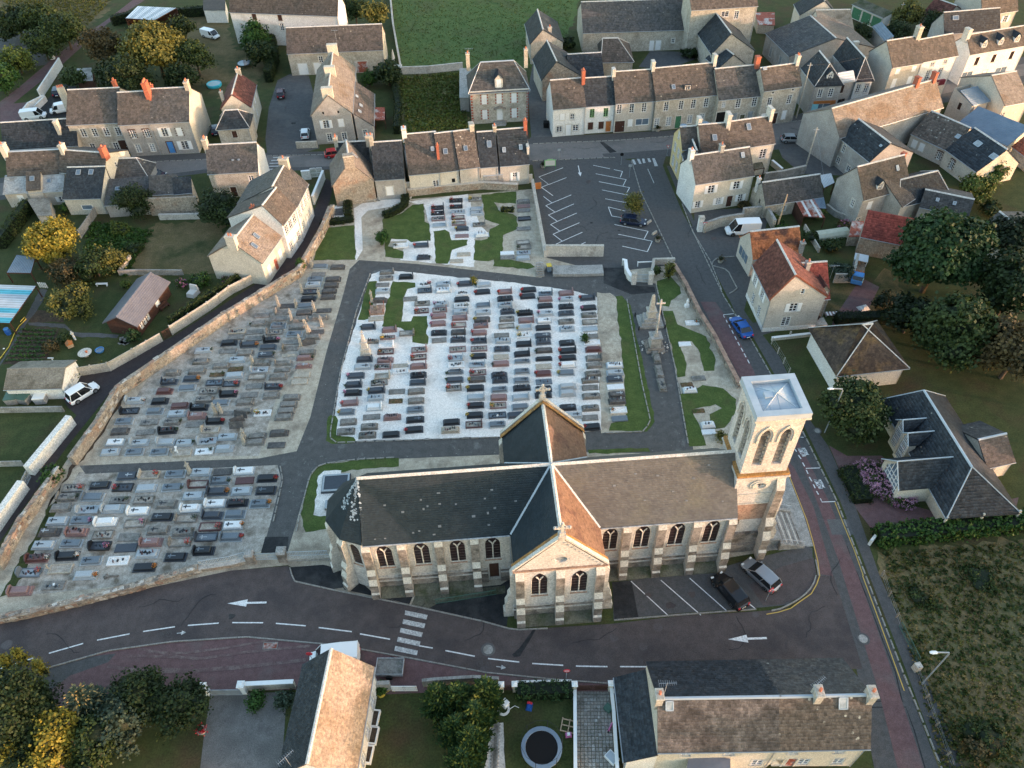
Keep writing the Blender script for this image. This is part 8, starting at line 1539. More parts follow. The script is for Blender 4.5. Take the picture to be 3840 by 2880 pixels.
# ---------------------------------------------------------------- vehicles
def loft(b,secs,mi=0):
 """cross-sections (x, half width, z bottom, z top, shoulder inset) along the car, rounded box shape"""
 rings=[]
 for x,w,z0,z1,ins in secs:
  h=z1-z0;rings.append([(x,-w*.92,z0),(x,-w,z0+h*.3),(x,-w,z0+h*.68),(x,-w+ins,z1),(x,w-ins,z1),(x,w,z0+h*.68),(x,w,z0+h*.3),(x,w*.92,z0)])
 for r,q in zip(rings,rings[1:]):
  for i in range(8):j=(i+1)%8;b.face([r[j],r[i],q[i],q[j]],mi)
 b.face(rings[0],mi);b.face(rings[-1][::-1],mi)
def car(label,p,ang,paint,L=4.2,W=1.75,H=1.45,kind='hatch',name='parked_car',cat='car',z=.02,group='parked cars'):
 t=thing(name,label,cat,(*p,z),ang,group);w=W/2;b=MB()
 bl=.88 if kind!='van' else 1.0;f=L/2
 loft(b,[(-f,w*.82,.42,bl*.92,.1),(-f+.12,w*.95,.28,bl,.1),(-f*.5,w,.22,bl+.02,.07),(0,w,.22,bl,.07),(f*.45,w,.22,bl-.04,.09),(f-.45,w*.97,.24,bl-.16,.12),(f-.1,w*.86,.3,bl-.26,.14),(f,w*.7,.4,bl-.36,.12)])
 b.build('body',paint,t)
 rr,rf={'hatch':(-f+.55,f*.18),'sedan':(-f*.42,f*.12),'suv':(-f+.45,f*.22),'van':(-f+.06,f*.42)}[kind];br,bf={'hatch':(-f+.15,f*.56),'sedan':(-f*.72,f*.52),'suv':(-f+.14,f*.56),'van':(-f+.02,f*.74)}[kind]
 wt=w*.80 if kind!='van' else w*.9;B=[(br,-w*.95,bl),(bf,-w*.93,bl-.05),(bf,w*.93,bl-.05),(br,w*.95,bl)];T=[(rr,-wt,H-.06),(rf,-wt,H-.07),(rf,wt,H-.07),(rr,wt,H-.06)]
 b=MB()
 for i in range(4):j=(i+1)%4;b.face([B[i],B[j],T[j],T[i]])
 b.build('glass','glass',t)
 b=MB();b.face([(rr-.06,-wt*.98,H-.07),(rf+.06,-wt*.98,H-.08),(rf+.06,wt*.98,H-.08),(rr-.06,wt*.98,H-.07)][::1])
 loft(b,[(rr-.06,wt*.95,H-.09,H-.02,.08),((rr+rf)/2,wt,H-.09,H+.02,.1),(rf+.06,wt*.95,H-.1,H-.03,.08)]);b.build('roof',paint,t)
 b=MB()
 for s in(-1,1):
  for pa,pb in(((bf,s*w*.93,bl-.05),(rf,s*wt,H-.07)),((br,s*w*.95,bl),(rr,s*wt,H-.06)),(((br+bf)/2-.1,s*w*.97,bl),((rr+rf)/2-.1,s*wt,H-.05))):b.tube([pa,pb],.045,5)
  if kind=='van':
   x1=f*.22;q=[(br-.01,s*w*.97,bl),(x1,s*w*.97,bl),(x1-.12,s*(wt+.015),H-.05),(rr-.01,s*(wt+.015),H-.05)];b.face(q if s<0 else q[::-1])
 if kind=='van':b.face([(br-.02,w*.9,bl),(br-.02,-w*.9,bl),(rr-.02,-wt,H-.05),(rr-.02,wt,H-.05)])
 b.build('pillars',paint,t)
 if('wheel',kind)not in WC:
  r=.33 if kind=='hatch' or kind=='sedan' else .37;ty=MB();ty.lathe([(.2,-.11),(r,-.1),(r,.1),(.2,.11)],n=14);ri=MB();ri.lathe([(.02,.1),(.21,.112),(.22,.09)],n=10);ri.lathe([(.02,-.1),(.21,-.112),(.22,-.09)],n=10)
  for q in(ty,ri):q.v=[(x,zz,y)for x,y,zz in q.v]
  WC[('wheel',kind)]=(ty.mesh('rubber'),ri.mesh('rim'),r)
 me,ri,r=WC[('wheel',kind)]
 for sx in(-.6,.62):
  for s in(-1,1):q=link('wheel',me,t,(sx*f,s*(w-.1),r));link('rim',ri,q)
 for s in(-1,1):
  b=MB();b.box(f-.32,s*w*.66-.16,bl-.34,f-.1,s*w*.66+.16,bl-.2,rz=-s*.35);b.build('headlight','lamp_clear',t);b=MB();b.box(-f-.015,s*w*.7-.13,.62,-f+.1,s*w*.7+.13,.86);b.build('tail_light','lamp_red',t)
  b=MB();b.box(bf-.45,s*(w+.09)-.09,bl-.03,bf-.3,s*(w+.09)+.09,bl+.11);b.build('mirror',paint,t)
 b=MB();b.box(-f-.02,-.26,.45,-f+.05,.26,.57);b.build('number_plate','plastic_white',t);b=MB();b.box(-f-.03,-w*.8,.3,-f+.12,w*.8,.44);b.box(f-.12,-w*.68,.28,f+.02,w*.68,.42);b.build('bumper','plastic_black',t)
 return t
def along(a,b):return math.atan2(b[1]-a[1],b[0]-a[0])
def mid(a,b):return((a[0]+b[0])/2,(a[1]+b[1])/2)
def carp(label,rear,front,paint,**k):return car(label,mid(rear,front),along(rear,front),paint,**k)
carp('glossy black estate car parked in the bays beside the church nave',(23.26,38.38),(21.55,41.48),'car_black',L=4.5,W=1.85,H=1.55,kind='suv')
carp('silver car parked next to the black estate by the bell tower',(27.19,40.22),(25.08,43.14),'car_silver',L=4.4,W=1.8,H=1.5,kind='hatch')
carp('bright blue coupe parked half on the pavement by the church road',(33.2,79.45),(32.43,82.42),'car_blue',L=4.5,W=1.85,H=1.38,kind='sedan')
carp('dark navy car parked in the bays under the small golden tree',(19.21,107.99),(22.57,107.18),'car_navy',L=4.3,W=1.75,H=1.45,kind='hatch')
carp('silver hatchback driving along the main street',(52.57,132.96),(55.45,132.81),'car_silver',L=3.9,W=1.65,H=1.42,name='car',group=None)
carp('white panel van parked behind the stone courtyard wall',(40.98,104.32),(35.4,104.14),'car_white',L=5.4,W=2.0,H=2.35,kind='van',name='parked_van',cat='van',group='parked vans')
carp('small white van standing in the alley beside the tiled shed',(-58.47,70.09),(-56.37,72.55),'car_white',L=4.2,W=1.7,H=1.85,kind='suv',name='parked_van',cat='van',group='parked vans')
carp('maroon car parked in the upper grey courtyard',(-46.69,155),(-47.42,159.24),'car_maroon',L=3.9,W=1.65)
carp('small pale car parked in the courtyard in front of the gabled house',(-38.82,138.29),(-39.26,141.32),'car_white',L=3.8,W=1.6)
carp('dark car parked between the annexe and the blind gable house',(-56.56,140.11),(-57.79,144.46),'car_navy',L=4.0,W=1.7)
carp('dark blue car parked beside the white boundary wall',(-94.77,158.03),(-96.35,163.84),'car_navy',L=4.4,W=1.8,kind='suv')
carp('white van parked beside the tall pale chimney',(-90.1,153.13),(-92.99,151.96),'car_white',L=4.4,W=1.8,H=1.85,kind='van',name='parked_van',cat='van',group='parked vans')
carp('white van half hidden above the dark slate roof at left',(-97.89,149.6),(-94.27,150.38),'car_white',L=4.6,W=1.85,H=1.95,kind='van',name='parked_van',cat='van',group='parked vans')
carp('white van parked at the edge of the upper garden drive',(-72.27,189.78),(-67.1,186.78),'car_white',L=4.7,W=1.85,H=1.9,kind='van',name='parked_van',cat='van',group='parked vans')
carp('red car parked at the kerb beside the row house chimney',(-33.4,131.67),(-30.99,132.11),'car_red',L=3.8,W=1.65)
carp('dark grey car parked on the street behind the slate outbuildings',(-65.5,125.96),(-62.64,125.82),'car_navy',L=4.0,W=1.7)
carp('white van parked on the lay-by behind the pinkish roof',(-15.73,33.85),(-21.15,33.41),'car_white',L=5.0,W=1.95,H=2.2,kind='van',name='parked_van',cat='van',group='parked vans')
# blue flatbed truck with boxes beside the garden wall
q0,q1=(54.78,96.03),(51.87,89.34);t=thing('flatbed_truck','small blue flatbed truck with pale load beside the garden wall','truck',(*mid(q0,q1),.02),along(q0,q1))
b=MB();b.box(-3.2,-.9,.55,1.3,.9,.7);b.build('bed','wood_grey',t);b=MB();loft(b,[(1.4,.85,.4,1.0,.05),(1.8,.88,.35,1.8,.12),(2.6,.88,.35,1.75,.14),(3.1,.8,.4,1.05,.1)]);b.build('cab','blue_paint',t)
b=MB();b.face([(2.72,-.75,1.62),(2.72,.75,1.62),(3.06,.7,1.12),(3.06,-.7,1.12)][::-1]);b.build('windscreen','glass',t)
b=MB();b.box(-3.2,-1.0,1.5,-1.4,1.0,1.62)
for x in(-3.1,-1.5):
 for y in(-.9,.9):b.box(x-.05,y-.05,.7,x+.05,y+.05,1.5)
b.build('load_cover','clear_plastic',t)
for k in range(5):b=MB();b.box(.1,-.8+k*.36,.7,1.2,-.6+k*.36,.95);b.build('plank','wood_orange',t)
for x in(-2.3,2.2):
 for s in(-1,1):link('wheel',WC[('wheel','van')][0],t,(x,s*.78,.37))
 # open trailer on the lay-by
q0,q1=(-13.98,32.57),(-11.63,32.51);t=thing('trailer','open grey box trailer parked beside the kerb near the zebra crossing','trailer',(*mid(q0,q1),.02),along(q0,q1))
b=MB();b.box(-1.35,-.85,.45,1.35,.85,.5)
b.build('floor','grey_metal',t)
for q in((-1.35,-.85,1.35,-.8),(-1.35,.8,1.35,.85),(-1.35,-.8,-1.3,.8),(1.3,-.8,1.35,.8)):b=MB();b.box(q[0],q[1],.5,q[2],q[3],.95);b.build('side_panel','zinc_old',t)
b=MB();b.box(-1.28,-.78,.5,1.28,.78,.72);b.build('load_sheet','granite_o',t)
for s in(-1,1):link('wheel',WC[('wheel','hatch')][0],t,(0,s*.95,.33))
# ---------------------------------------------------------------- street furniture
def lamp(label,p,top,h=8.0,rz=0):
 t=thing('street_lamp',label,'street lamp',(*p,0),rz);b=MB();b.tube([(0,0,0),(0,0,h*.96),(-.1,0,h),(-1.2,0,h+.12)],.07,7);b.build('post','grey_metal',t)
 b=MB();b.lathe([(.03,0),(.16,.2),(.18,.55),(.1,.8)],n=8);b.v=[(-1.1-z,x,h+.12+y*.5)for x,y,z in b.v];b.build('lamp_head','plastic_white',t);return t
lamp('tall street lamp with white head in front of the clinic tree',(39.09,61.58),0);lamp('street lamp with white head leaning over the lower meadow',(39.02,29.76),0,7.0)
def sign(label,p,h,fn,rz=0):
 t=thing('road_sign',label,'road sign',(*p,0),rz);b=MB();b.tube([(0,0,0),(0,0,h)],.035,6);b.build('post','grey_metal',t);fn(t,h);return t
def disc(t,h,back=False,m='sign_red',bar=True):
 b=MB();b.lathe([(.01,-.02),(.33,-.02),(.33,.02),(.01,.02)],n=20);b.v=[(x,z-.06,h-.2+y)for x,y,z in b.v];d=b.build('sign_plate',m,t)
 if bar:b=MB();b.box(-.22,-.10,h-.25,.22,-.085,h-.14);b.build('bar','sign_white',d)
sign('round red no-entry sign on a post beside the lower road',(4.52,30.9),2.9,disc);sign('no-entry sign standing behind the parked silver car',(26.11,38.95),2.6,disc,.5);sign('round red sign beside the van on the lay-by',(-20.66,33.53),2.3,lambda t,h:disc(t,h,bar=False))
def tri(t,h):b=MB();b.vprism([(-.38,h),(.38,h),(0,h-.66)],-.06,-.03);d=b.build('sign_plate','sign_red',t);b=MB();b.vprism([(-.24,h-.08),(.24,h-.08),(0,h-.5)],-.075,-.06);b.build('centre','sign_white',d)
sign('triangular give-way sign at the yellow corner house',(29.89,128.9),2.2,tri);sign('triangular give-way sign on the white courtyard wall',(32.02,104.64),2.0,tri)
def plate(t,h):b=MB();b.box(-.3,-.04,h-.45,.3,0,h);b.build('sign_plate','grey_metal',t)
sign('small grey sign post at the edge of the main street',(9.77,128.27),2.4,plate);sign('dark parking sign beside the car park entrance',(21.01,126.09),2.4,lambda t,h:disc(t,h,m='plastic_black',bar=False));sign('thin pale sign post near the crossing of the side road',(21.99,121.84),2.6,plate)
t=thing('notice_board','green framed town map board at the car park corner','notice board',(*(7.95,125.13),0),R(3));b=MB()
for x in(-1.0,1.0):b.tube([(x,0,0),(x,0,2.1)],.05,6)
b.build('post','green_paint',t);b=MB();b.box(-1.0,-.06,.8,1.0,.06,2.0);b.box(-.5,-.06,2.0,.5,.06,2.15);b.build('frame','pale_green',t);b=MB();b.face([(-.88,-.07,.9),(.88,-.07,.9),(.88,-.07,1.9),(-.88,-.07,1.9)]);b.build('panel','petal_white',t)
t=thing('sign_panel','orange-brown panel leaning on the car park wall','panel',(*(5.51,118.84),0),.2);b=MB();b.box(-.5,-.04,0,.5,.04,1.3);b.build('panel','wood_orange',t);b=MB();b.box(-.55,-.05,0,-.5,.05,1.35);b.box(.5,-.05,0,.55,.05,1.35);b.build('frame','wood_pale',t)
def pole(label,p,h,lean=(0,0),m='wood_pale',arms=True):
 t=thing('utility_pole',label,'utility pole',(*p,0));b=MB();b.tube([(0,0,0),(lean[0],lean[1],h)],.15,7,r2=.1);b.build('pole',m,t)
 if arms:b=MB();b.box(lean[0]-.5,lean[1]-.05,h-.5,lean[0]+.5,lean[1]+.05,h-.4);b.build('crossarm','grey_metal',t)
 return t
pole('concrete utility pole in front of the narrow shop house',(57.44,141.88),11,m='concrete');pole('tall concrete pole with white lamp beside the lane yard',(53.64,122.36),8.5,m='concrete');pole('leaning wooden pole beside the white panel van',(44.13,104.97),6.5,(.3,.2),arms=False);pole('wooden pole behind the tall shuttered house',(91.73,182.76),6,arms=True)
def manhole(label,p,r=.42):t=thing('manhole_cover',label,'manhole',(*p,.045));b=MB();b.lathe([(r*1.45,0),(r*1.4,.012),(.01,.012)],n=20);b.build('surround','asphalt_old',t);b=MB();b.lathe([(r,.012),(r*.97,.025),(.01,.025)],n=20);b.build('cover','concrete_grey',t)
manhole('round manhole cover in the dark road below the transept',(-3.11,34.37),.5);manhole('round pale manhole cover in the reddish road',(34.87,34.48),.45);manhole('small manhole cover on the pavement by the clinic tree',(38.26,61.86),.35)
t=thing('drain_grate','rusty brown square grate in the lay-by','grate',(*(-25.37,35.39),.03),0);b=MB();g_frame(b,1.5,.75,.06,.04);b.build('frame','kerb_stone',t)
for k in range(7):b=MB();b.box(-.66,-.28+k*.085,.0,.66,-.22+k*.085,.03);b.build('bar','rust_metal',t)
def bin_(label,p,m='plastic_blue',h=1.1,lid=None,r=.3,name='wheelie_bin'):
 t=thing(name,label,'bin',(*p,.02),rnd.uniform(-.3,.3));b=MB();b.box(-r,-r,.08,r,r,h*.9,top=-.05);b.build('body',m,t);b=MB();b.box(-r-.07,-r-.07,h*.9,r+.07,r+.1,h);b.build('lid',lid or m,t)
 b=MB();b.tube([(-r,r,.1),(r,r,.1)],.1,8);b.build('axle','rubber',t)
bin_('blue and yellow bin beside the cemetery steps under the car park wall',(6.21,95.43),'sky_glass',1.3,'plastic_yellow');bin_('dark wheelie bin at the corner of the white terrace house',(8.05,140.84),'plastic_black',1.1,None,.5);bin_('blue wheelie bin beside the white barn doors',(-42.62,167.18));bin_('white and grey recycling bin by the upper path',(-103.54,178.31),'plastic_white',1.2,None,.45);bin_('dark bin beside the annexe wall in the courtyard',(-48.94,139.24),'green_metal')
for k in range(3):bin_(('left grey container beneath the tiled shed roof','middle grey container beneath the tiled shed roof','right cluttered container beneath the tiled shed roof')[k],((-66.49,70.55),(-64.85,70.58),(-62.67,70.55))[k],'concrete_grey' if k<2 else 'zinc_old',1.2,'green_metal' if k<2 else 'plastic_white',.7)
# steps from the car park level, terrace below the retaining wall
t=thing('stone_steps','short flight of stone steps beside the blue and yellow bin','steps',(*(4.84,94.52),0),R(3))
for i in range(6):b=MB();b.box(-.6,-.35+i*.33,0,.6,i*.33,.22*(i+1));b.build('step','concrete_grey',t)
wall('low concrete platform under the car park retaining wall',[(6.79,95.21),(10.63,95.05),(14.59,95.07)],.5,2.2,'concrete_grey',name='platform')
t=thing('barrier','white horizontal barrier bar above the upper cemetery gate','barrier',(*(20.01,96.09),0),R(2));b=MB();b.box(0,-.05,.75,2.6,.05,.9);b.build('bar','white_paint',t)
for x in(.1,2.5):b=MB();b.box(x-.07,-.07,0,x+.07,.07,.95);b.build('post','white_paint',t)
for lb,q in(('pale stone block at the end of the navy car bay',(23.51,107.71)),('pale stone block below the accessible bay',(23.99,104.63))):t=thing('stone_block',lb,'block',(*q,.02),.8);b=MB();b.box(-.6,-.18,0,.6,.18,.35,top=.05);b.build('block','concrete',t)
def tub(label,p,r=.5,leaf='leaf_bronze'):
 t=thing('planter',label,'planter',(*p,.02));b=MB();b.lathe([(r*.7,0),(r,.5),(r*.95,.5),(.05,.42)],n=10);b.build('tub','concrete',t);link('foliage',crown_mesh([(0,0,.75,r*.9,r*.9,.4)],leaf,.16,4,14,.14,3),t)
tub('round planter with reddish plant at the car park edge',(24.17,102.5));tub('planter with spiky brown plant in the paved forecourt',(33.16,96.63));tub('planter before the beige terrace house',(29.49,138.28),.6);tub('planter beside the town map board',(6.75,125.99),.5,'leaf_dark');tub('green planter box with red flowers at the shaded lawn edge',(-30.11,27.03),.45,'petal_red')
# ---------------------------------------------------------------- garden things
def aerial(label,p,z,rz=0):
 t=thing('roof_aerial',label,'aerial',(*p,z),rz);b=MB();b.tube([(0,0,-.6),(0,0,1.8)],.025,5);b.tube([(-.7,0,1.7),(.8,0,1.7)],.02,4);b.build('mast','grey_metal',t)
 for i in range(9):b=MB();b.tube([(-.7+i*.18,-.3+.015*i,1.72),(-.7+i*.18,.3-.015*i,1.72)],.012,4);b.build('element','grey_metal',t)
aerial('television aerial on the navy slope of the bottom house',(-19.36,21.72),6.9,.8);aerial('rusty aerial on the left chimney of the two part house',(12.28,25.98),9.4);aerial('thin aerial on the middle chimney of the two part house',(24.84,25.71),9.4,.6);aerial('tall aerial behind the villa roof',(-6.65,148.51),10.8);aerial('aerial on the crimson tiled annexe edge',(45.73,85.87),5.5);aerial('aerial on the barn roof above the gabled house',(-35.5,167.01),7.6)
t=thing('trampoline','round black trampoline with net poles on the bottom lawn','trampoline',(*(1.84,24.54),0),.2);b=MB();b.lathe([(1.5,.86),(1.5,.87),(.01,.85)],n=28);b.build('mat','plastic_black',t);b=MB();b.lathe([(1.48,.86),(1.5,.92),(1.88,.9),(1.9,.8),(1.5,.8)],n=28);b.build('pad','blue_metal',t)
for k in range(6):
 a=k*math.pi/3;b=MB();b.tube([(1.9*math.cos(a),1.9*math.sin(a),0),(1.95*math.cos(a),1.95*math.sin(a),2.4)],.03,5);b.build('net_pole','dark_metal',t)
b=MB()
for k in range(12):a,c=k*math.pi/6,(k+1)*math.pi/6;b.tube([(1.93*math.cos(a),1.93*math.sin(a),2.35),(1.93*math.cos(c),1.93*math.sin(c),2.35)],.018,4)
b.build('net_rim','dark_metal',t)
t=thing('small_trampoline','distant round trampoline on the scorched upper lawn','trampoline',(*(-58.04,172.12),0));b=MB();b.lathe([(1.5,.7),(1.5,.76),(.01,.74)],n=20);b.build('mat','sky_glass',t)
for k in range(5):a=k*1.2566;b=MB();b.tube([(1.5*math.cos(a),1.5*math.sin(a),0),(1.5*math.cos(a),1.5*math.sin(a),2.0)],.025,4);b.build('pole','dark_metal',t)
t=thing('paddling_pool','round turquoise paddling pool behind the blind gable house','pool',(*(-62.53,162.62),0));b=MB();b.lathe([(1.5,0),(1.6,.35),(1.55,.6),(1.4,.6),(1.35,.3)],n=24);b.build('rim','pool_blue',t);b=MB();b.lathe([(1.4,.5),(.01,.5)],n=24);b.build('water','water',t)
# paved drive: single pavers
t0_=bpy.data.objects.new('paved_drive',None);COL.objects.link(t0_);t0_['kind']='structure'
pm=MB();pm.box(-.235,-.235,0,.235,.235,.04,top=.012);PMs=[pm.mesh(m)for m in('paver','concrete_grey','paver')]
a,b_,c,d_=[Vector(q)for q in[(5.55,29.92),(8.65,29.84),(8.45,22.67),(4.94,22.75)]]
for i in range(22):
 for j in range(10):
  u,v=(j+.5)/10,(i+.5)/22;p=a.lerp(b_,u).lerp(d_.lerp(c,u),v);link('paver',PMs[rnd.choice((0,0,1,2))],t0_,(p.x,p.y,.012+rnd.uniform(0,.012)),rnd.uniform(-.03,.03)).scale=((b_-a).length/10/.5,.93*(d_-a).length/22/.5,1)
t0_=bpy.data.objects.new('paved_path',None);COL.objects.link(t0_);t0_['kind']='structure';a,d_=Vector((-2.32,26.96)),Vector((-2.55,22.94))
for i in range(14):p=a.lerp(d_,i/13);link('paver',PMs[1],t0_,(p.x,p.y,.03),R(45)).scale=(1.3,1.3,1)
def ladder_pallet(label,p,rz):
 t=thing('pallet',label,'pallet',(*p,.03),rz)
 for k in range(3):b=MB();b.box(-.75,-.6+k*.55,.0,.75,-.5+k*.55,.1);b.build('slat','wood_pale',t)
 for k in range(3):b=MB();b.box(-.75+k*.7,-.65,.1,-.65+k*.7,.65,.16);b.build('cross_slat','wood_pale',t)
ladder_pallet('wooden frame with open squares beside the paved drive',(4.52,26.64),-.25)
def toy(label,p,parts,name='toy',cat='toy'):
 t=thing(name,label,cat,(*p,.02),rnd.random()*3)
 for n,m,q in parts:b=MB();b.box(*q,top=.04);b.build(n,m,t)
toy('small blue and red ride-on toy on the lawn',(0.85,28.56),(('seat','plastic_blue',(-.35,-.2,.1,.35,.2,.4)),('handle','sign_red',(.1,-.25,.4,.3,.25,.65)),('base','plastic_blue',(-.4,-.3,0,.4,.3,.12))));toy('pink and white toy by the paved drive',(4.42,25.8),(('body','plastic_pink',(-.3,-.2,0,.3,.2,.4)),('top','plastic_white',(-.15,-.15,.4,.15,.15,.55))));toy('pink bicycle toy leaning on the drive wall',(8.38,26.4),(('frame','plastic_pink',(-.4,-.08,.1,.4,.08,.6)),('wheel','plastic_black',(-.5,-.05,0,-.2,.05,.35))));toy('white basin on the paved drive',(8.24,23.73),(('basin','plastic_white',(-.45,-.6,0,.45,.6,.3)),('inside','zinc',(-.35,-.5,.3,.35,.5,.31))),'basin','basin');toy('dark green box by the paved drive wall',(8.36,28.12),(('box','green_metal',(-.35,-.3,0,.35,.3,.5)),('lid','green_metal',(-.38,-.33,.5,.38,.33,.56))),'storage_box','box');toy('blue crate beside the slate wing',(9.08,29.72),(('crate','plastic_blue',(-.25,-.2,0,.25,.2,.35)),('lid','plastic_white',(-.2,-.15,.35,.2,.15,.38))),'crate','crate')
toy('white meter box with hose at the end of the cypresses',(-1.46,28.77),(('box','plastic_white',(-.3,-.3,0,.3,.3,.7)),('lid','plastic_white',(-.33,-.33,.7,.33,.33,.75))),'meter_box','box')
def hose(label,p,m,r=.45):
 t=thing('garden_hose',label,'hose',(*p,.03));b=MB()
 for k in range(3):b.tube([(r*(1-.12*k)*math.cos(a*.524),r*(1-.12*k)*math.sin(a*.524),.03+.05*k)for a in range(13)],.035,5)
 b.build('coil',m,t);b=MB();b.tube([(r,0,.03),(r+.5,.3,.03),(r+.9,.1,.03)],.03,5);b.build('free_end',m,t)
hose('coiled yellow-green hose by the pinkish roofed house',(-13.56,30.24),'plastic_yellow');hose('coiled white hose beside the white meter box',(-1.64,28.38),'plastic_white',.6)
t=thing('garden_hose','long yellow hose lying across the left garden path','hose',(0,0,0));b=MB();b.tube([(*q,.06)for q in[(-72.1,78.9),(-71.9,81.3),(-72.3,84.1),(-72.3,85.7),(-71.9,87.3),(-72.3,87.8),(-72.5,86.7)]],.06,5);b.build('hose','plastic_yellow',t);b=MB();b.lathe([(.02,0),(.15,.1),(.02,.2)],n=6);b.build('nozzle','plastic_white',t).location=(*(-72.42,80.94),0)
for i,q in enumerate(((-13.82,26.17),(-14.13,24.5),(-13.86,27.73))):
 t=thing('trough_planter',('white rimmed trough planter in the middle beside the white wall','white rimmed trough planter nearest the bottom edge','shallow white trough nearest the grey wall')[i],'planter',(*q,.02),R(83));b=MB();g_frame(b,1.6,.8,.12,.5);b.build('trough','white_paint',t);b=MB();b.box(-.68,-.28,.05,.68,.28,.38);b.build('soil','soil',t)
 # wooden chalet, sheds, canopies on the left
house('chalet','small wooden chalet with grey ribbed roof in the left garden',(-53.45,82.99),(-51.73,92.25),2.21,2.30,3.60,'wood_dark','metal_roof','F c .9 .8x1.0 .62; F w .8 .4x1.2 .1 .2 .3',e=.3,ridge='metal_roof',ov=.4,og=.4,D=4.6,wallB='wood_dark',cat='chalet',gut=False)
def ribbed(name,label,pts,top,mats,cols,legs='wood_dark',cat='canopy',walls=False):
 o=Vector((*pts[0],0));t=thing(name,label,cat,(*pts[0],0));P=[Vector((q[0]-o.x,q[1]-o.y,z))for q,z in zip(pts,top)]
 for k in range(cols):
  f=lambda u,v:P[0].lerp(P[1],u).lerp(P[3].lerp(P[2],u),v);b=MB()
  for j in range(4):
   u0,u1=(k+j/4)/cols,(k+(j+1)/4)/cols;d=Vector((0,0,.04 if j%2 else 0));b.face([f(u0,0)+d,f(u1,0)+d,f(u1,1)+d,f(u0,1)+d])
  b.build('roof_panel',mats[k%len(mats)],t)
 for q in P:b=MB();b.box(q.x-.07,q.y-.07,0,q.x+.07,q.y+.07,q.z);b.build('post',legs,t)
 b=MB()
 for i in range(4):a,c=P[i],P[(i+1)%4];b.face([a,c,c-Vector((0,0,.18)),a-Vector((0,0,.18))])
 b.build('fascia',legs,t)
 if walls:
  b=MB();b.face([(P[0].x,P[0].y,0),(P[3].x,P[3].y,0),P[3],P[0]]);b.face([(P[3].x,P[3].y,0),(P[2].x,P[2].y,0),P[2],P[3]]);b.build('back_wall','wood_dark',t)
 return t
ribbed('canopy','patchwork canopy of clear and turquoise sheets in the left garden',[(-71.92,84.04),(-71.51,92.32),(-80.43,92.69),(-78.25,84.29)],[2.2,2.2,2.6,2.6],['cyan_plastic','clear_plastic','cyan_plastic','clear_plastic','clear_plastic','zinc'],8)
ribbed('canopy','wide white corrugated canopy at the top left drive',[(-90.99,194.12),(-83.47,192.41),(-79.77,198.35),(-89.81,200.2)],[2.8,2.8,3.3,3.3],['car_white','clear_plastic'],8,walls=True);ribbed('shed','blue-grey corrugated shed roof beneath the olive-gold tree',[(-77.62,96.11),(-73.81,95.84),(-74.24,99.11),(-77.47,99.93)],[2.0,2.0,2.5,2.5],['blue_metal'],7,cat='shed')
ribbed('shed','patched red and white corrugated shed beside the slate cottage',[(48.22,105.58),(51.56,104.99),(50.86,109.95),(47.75,109.41)],[2.0,2.0,2.6,2.6],['rust_metal','rust_metal','white_paint','rust_metal'],8,cat='shed',walls=True);ribbed('shed','blue corrugated lean-to joined to the patched red shed',[(50.74,107.42),(52.39,107.23),(52.7,110.17),(50.98,110.02)],[2.2,2.2,2.6,2.6],['blue_metal'],5,cat='shed');ribbed('canopy','small olive roofed porch beside the cream house',[(43.46,119.58),(45.35,120.13),(45.18,122.21),(43.76,122.02)],[2.3,2.3,2.7,2.7],['mossy_concrete'],4)
ribbed('canopy','pale corrugated lean-to beside the grey gable house',[(53.73,113.1),(55.93,114.6),(55.88,116.76),(53.59,116.21)],[2.4,2.4,2.9,2.9],['clear_plastic'],4)
house('tiled_shed','low shed with mossy ribbed tiles and white gable by the alley',(-66.83,70.85),(-59.32,70.85),2.42,2.30,3.40,'render_white','fibre_cement','B w 1.0 .4x.3 .3 .5 .7',e=.34,ridge='fibre_cement',cat='shed')
ribbed('shed','small red roofed shed with turquoise door beside the long gabled house',[(-25.52,141.57),(-23.5,141.69),(-23.91,145.97),(-25.99,146.09)],[2.0,2.0,2.4,2.4],['rust_metal'],4,cat='shed',walls=True);box_shed('pergola_roof','narrow brown and white lean-to beside the red tiled barn',[(53.89,99.96),(55.71,99.88),(57.17,103.16),(55.31,103.24)],0,2,'rubble_wall','rust_metal','lean-to',top=[1.8,1.8,2.3,2.3])
t=thing('tunnel_cover','pale netting tunnel over the vegetable garden','tunnel',(*(52.39,102.73),0),.15);b=MB()
for k in range(6):
 a,c=k*math.pi/6,(k+1)*math.pi/6;b.face([(-2.6,1.1*math.cos(a),1.1*math.sin(a)),(2.6,1.1*math.cos(a),1.1*math.sin(a)+.15),(2.6,1.1*math.cos(c),1.1*math.sin(c)+.15),(-2.6,1.1*math.cos(c),1.1*math.sin(c))][::-1])
b.build('netting','net_cover',t)
for x in(-2.5,0,2.5):b=MB();b.tube([(x,1.08*math.cos(k*.5236),1.08*math.sin(k*.5236))for k in range(7)],.03,4);b.build('hoop','grey_metal',t)
def small(name,label,cat,p,parts,rz=0):
 t=thing(name,label,cat,(*p,.02),rz)
 for n,m,fn in parts:b=MB();fn(b);b.build(n,m,t)
small('round_table','round pale stone table with a parasol foot in the left garden','table',(-59.92,79.03),(('top','dressed_stone',lambda b:b.lathe([(.9,.6),(.95,.7),(.01,.72)],n=16)),('foot','concrete',lambda b:b.lathe([(.3,0),(.2,.6),(.01,.6)],n=10)),('ornament','terracotta',lambda b:b.lathe([(.12,.72),(.2,.95),(.15,1.0),(.01,.98)],cx=.3,n=8))))
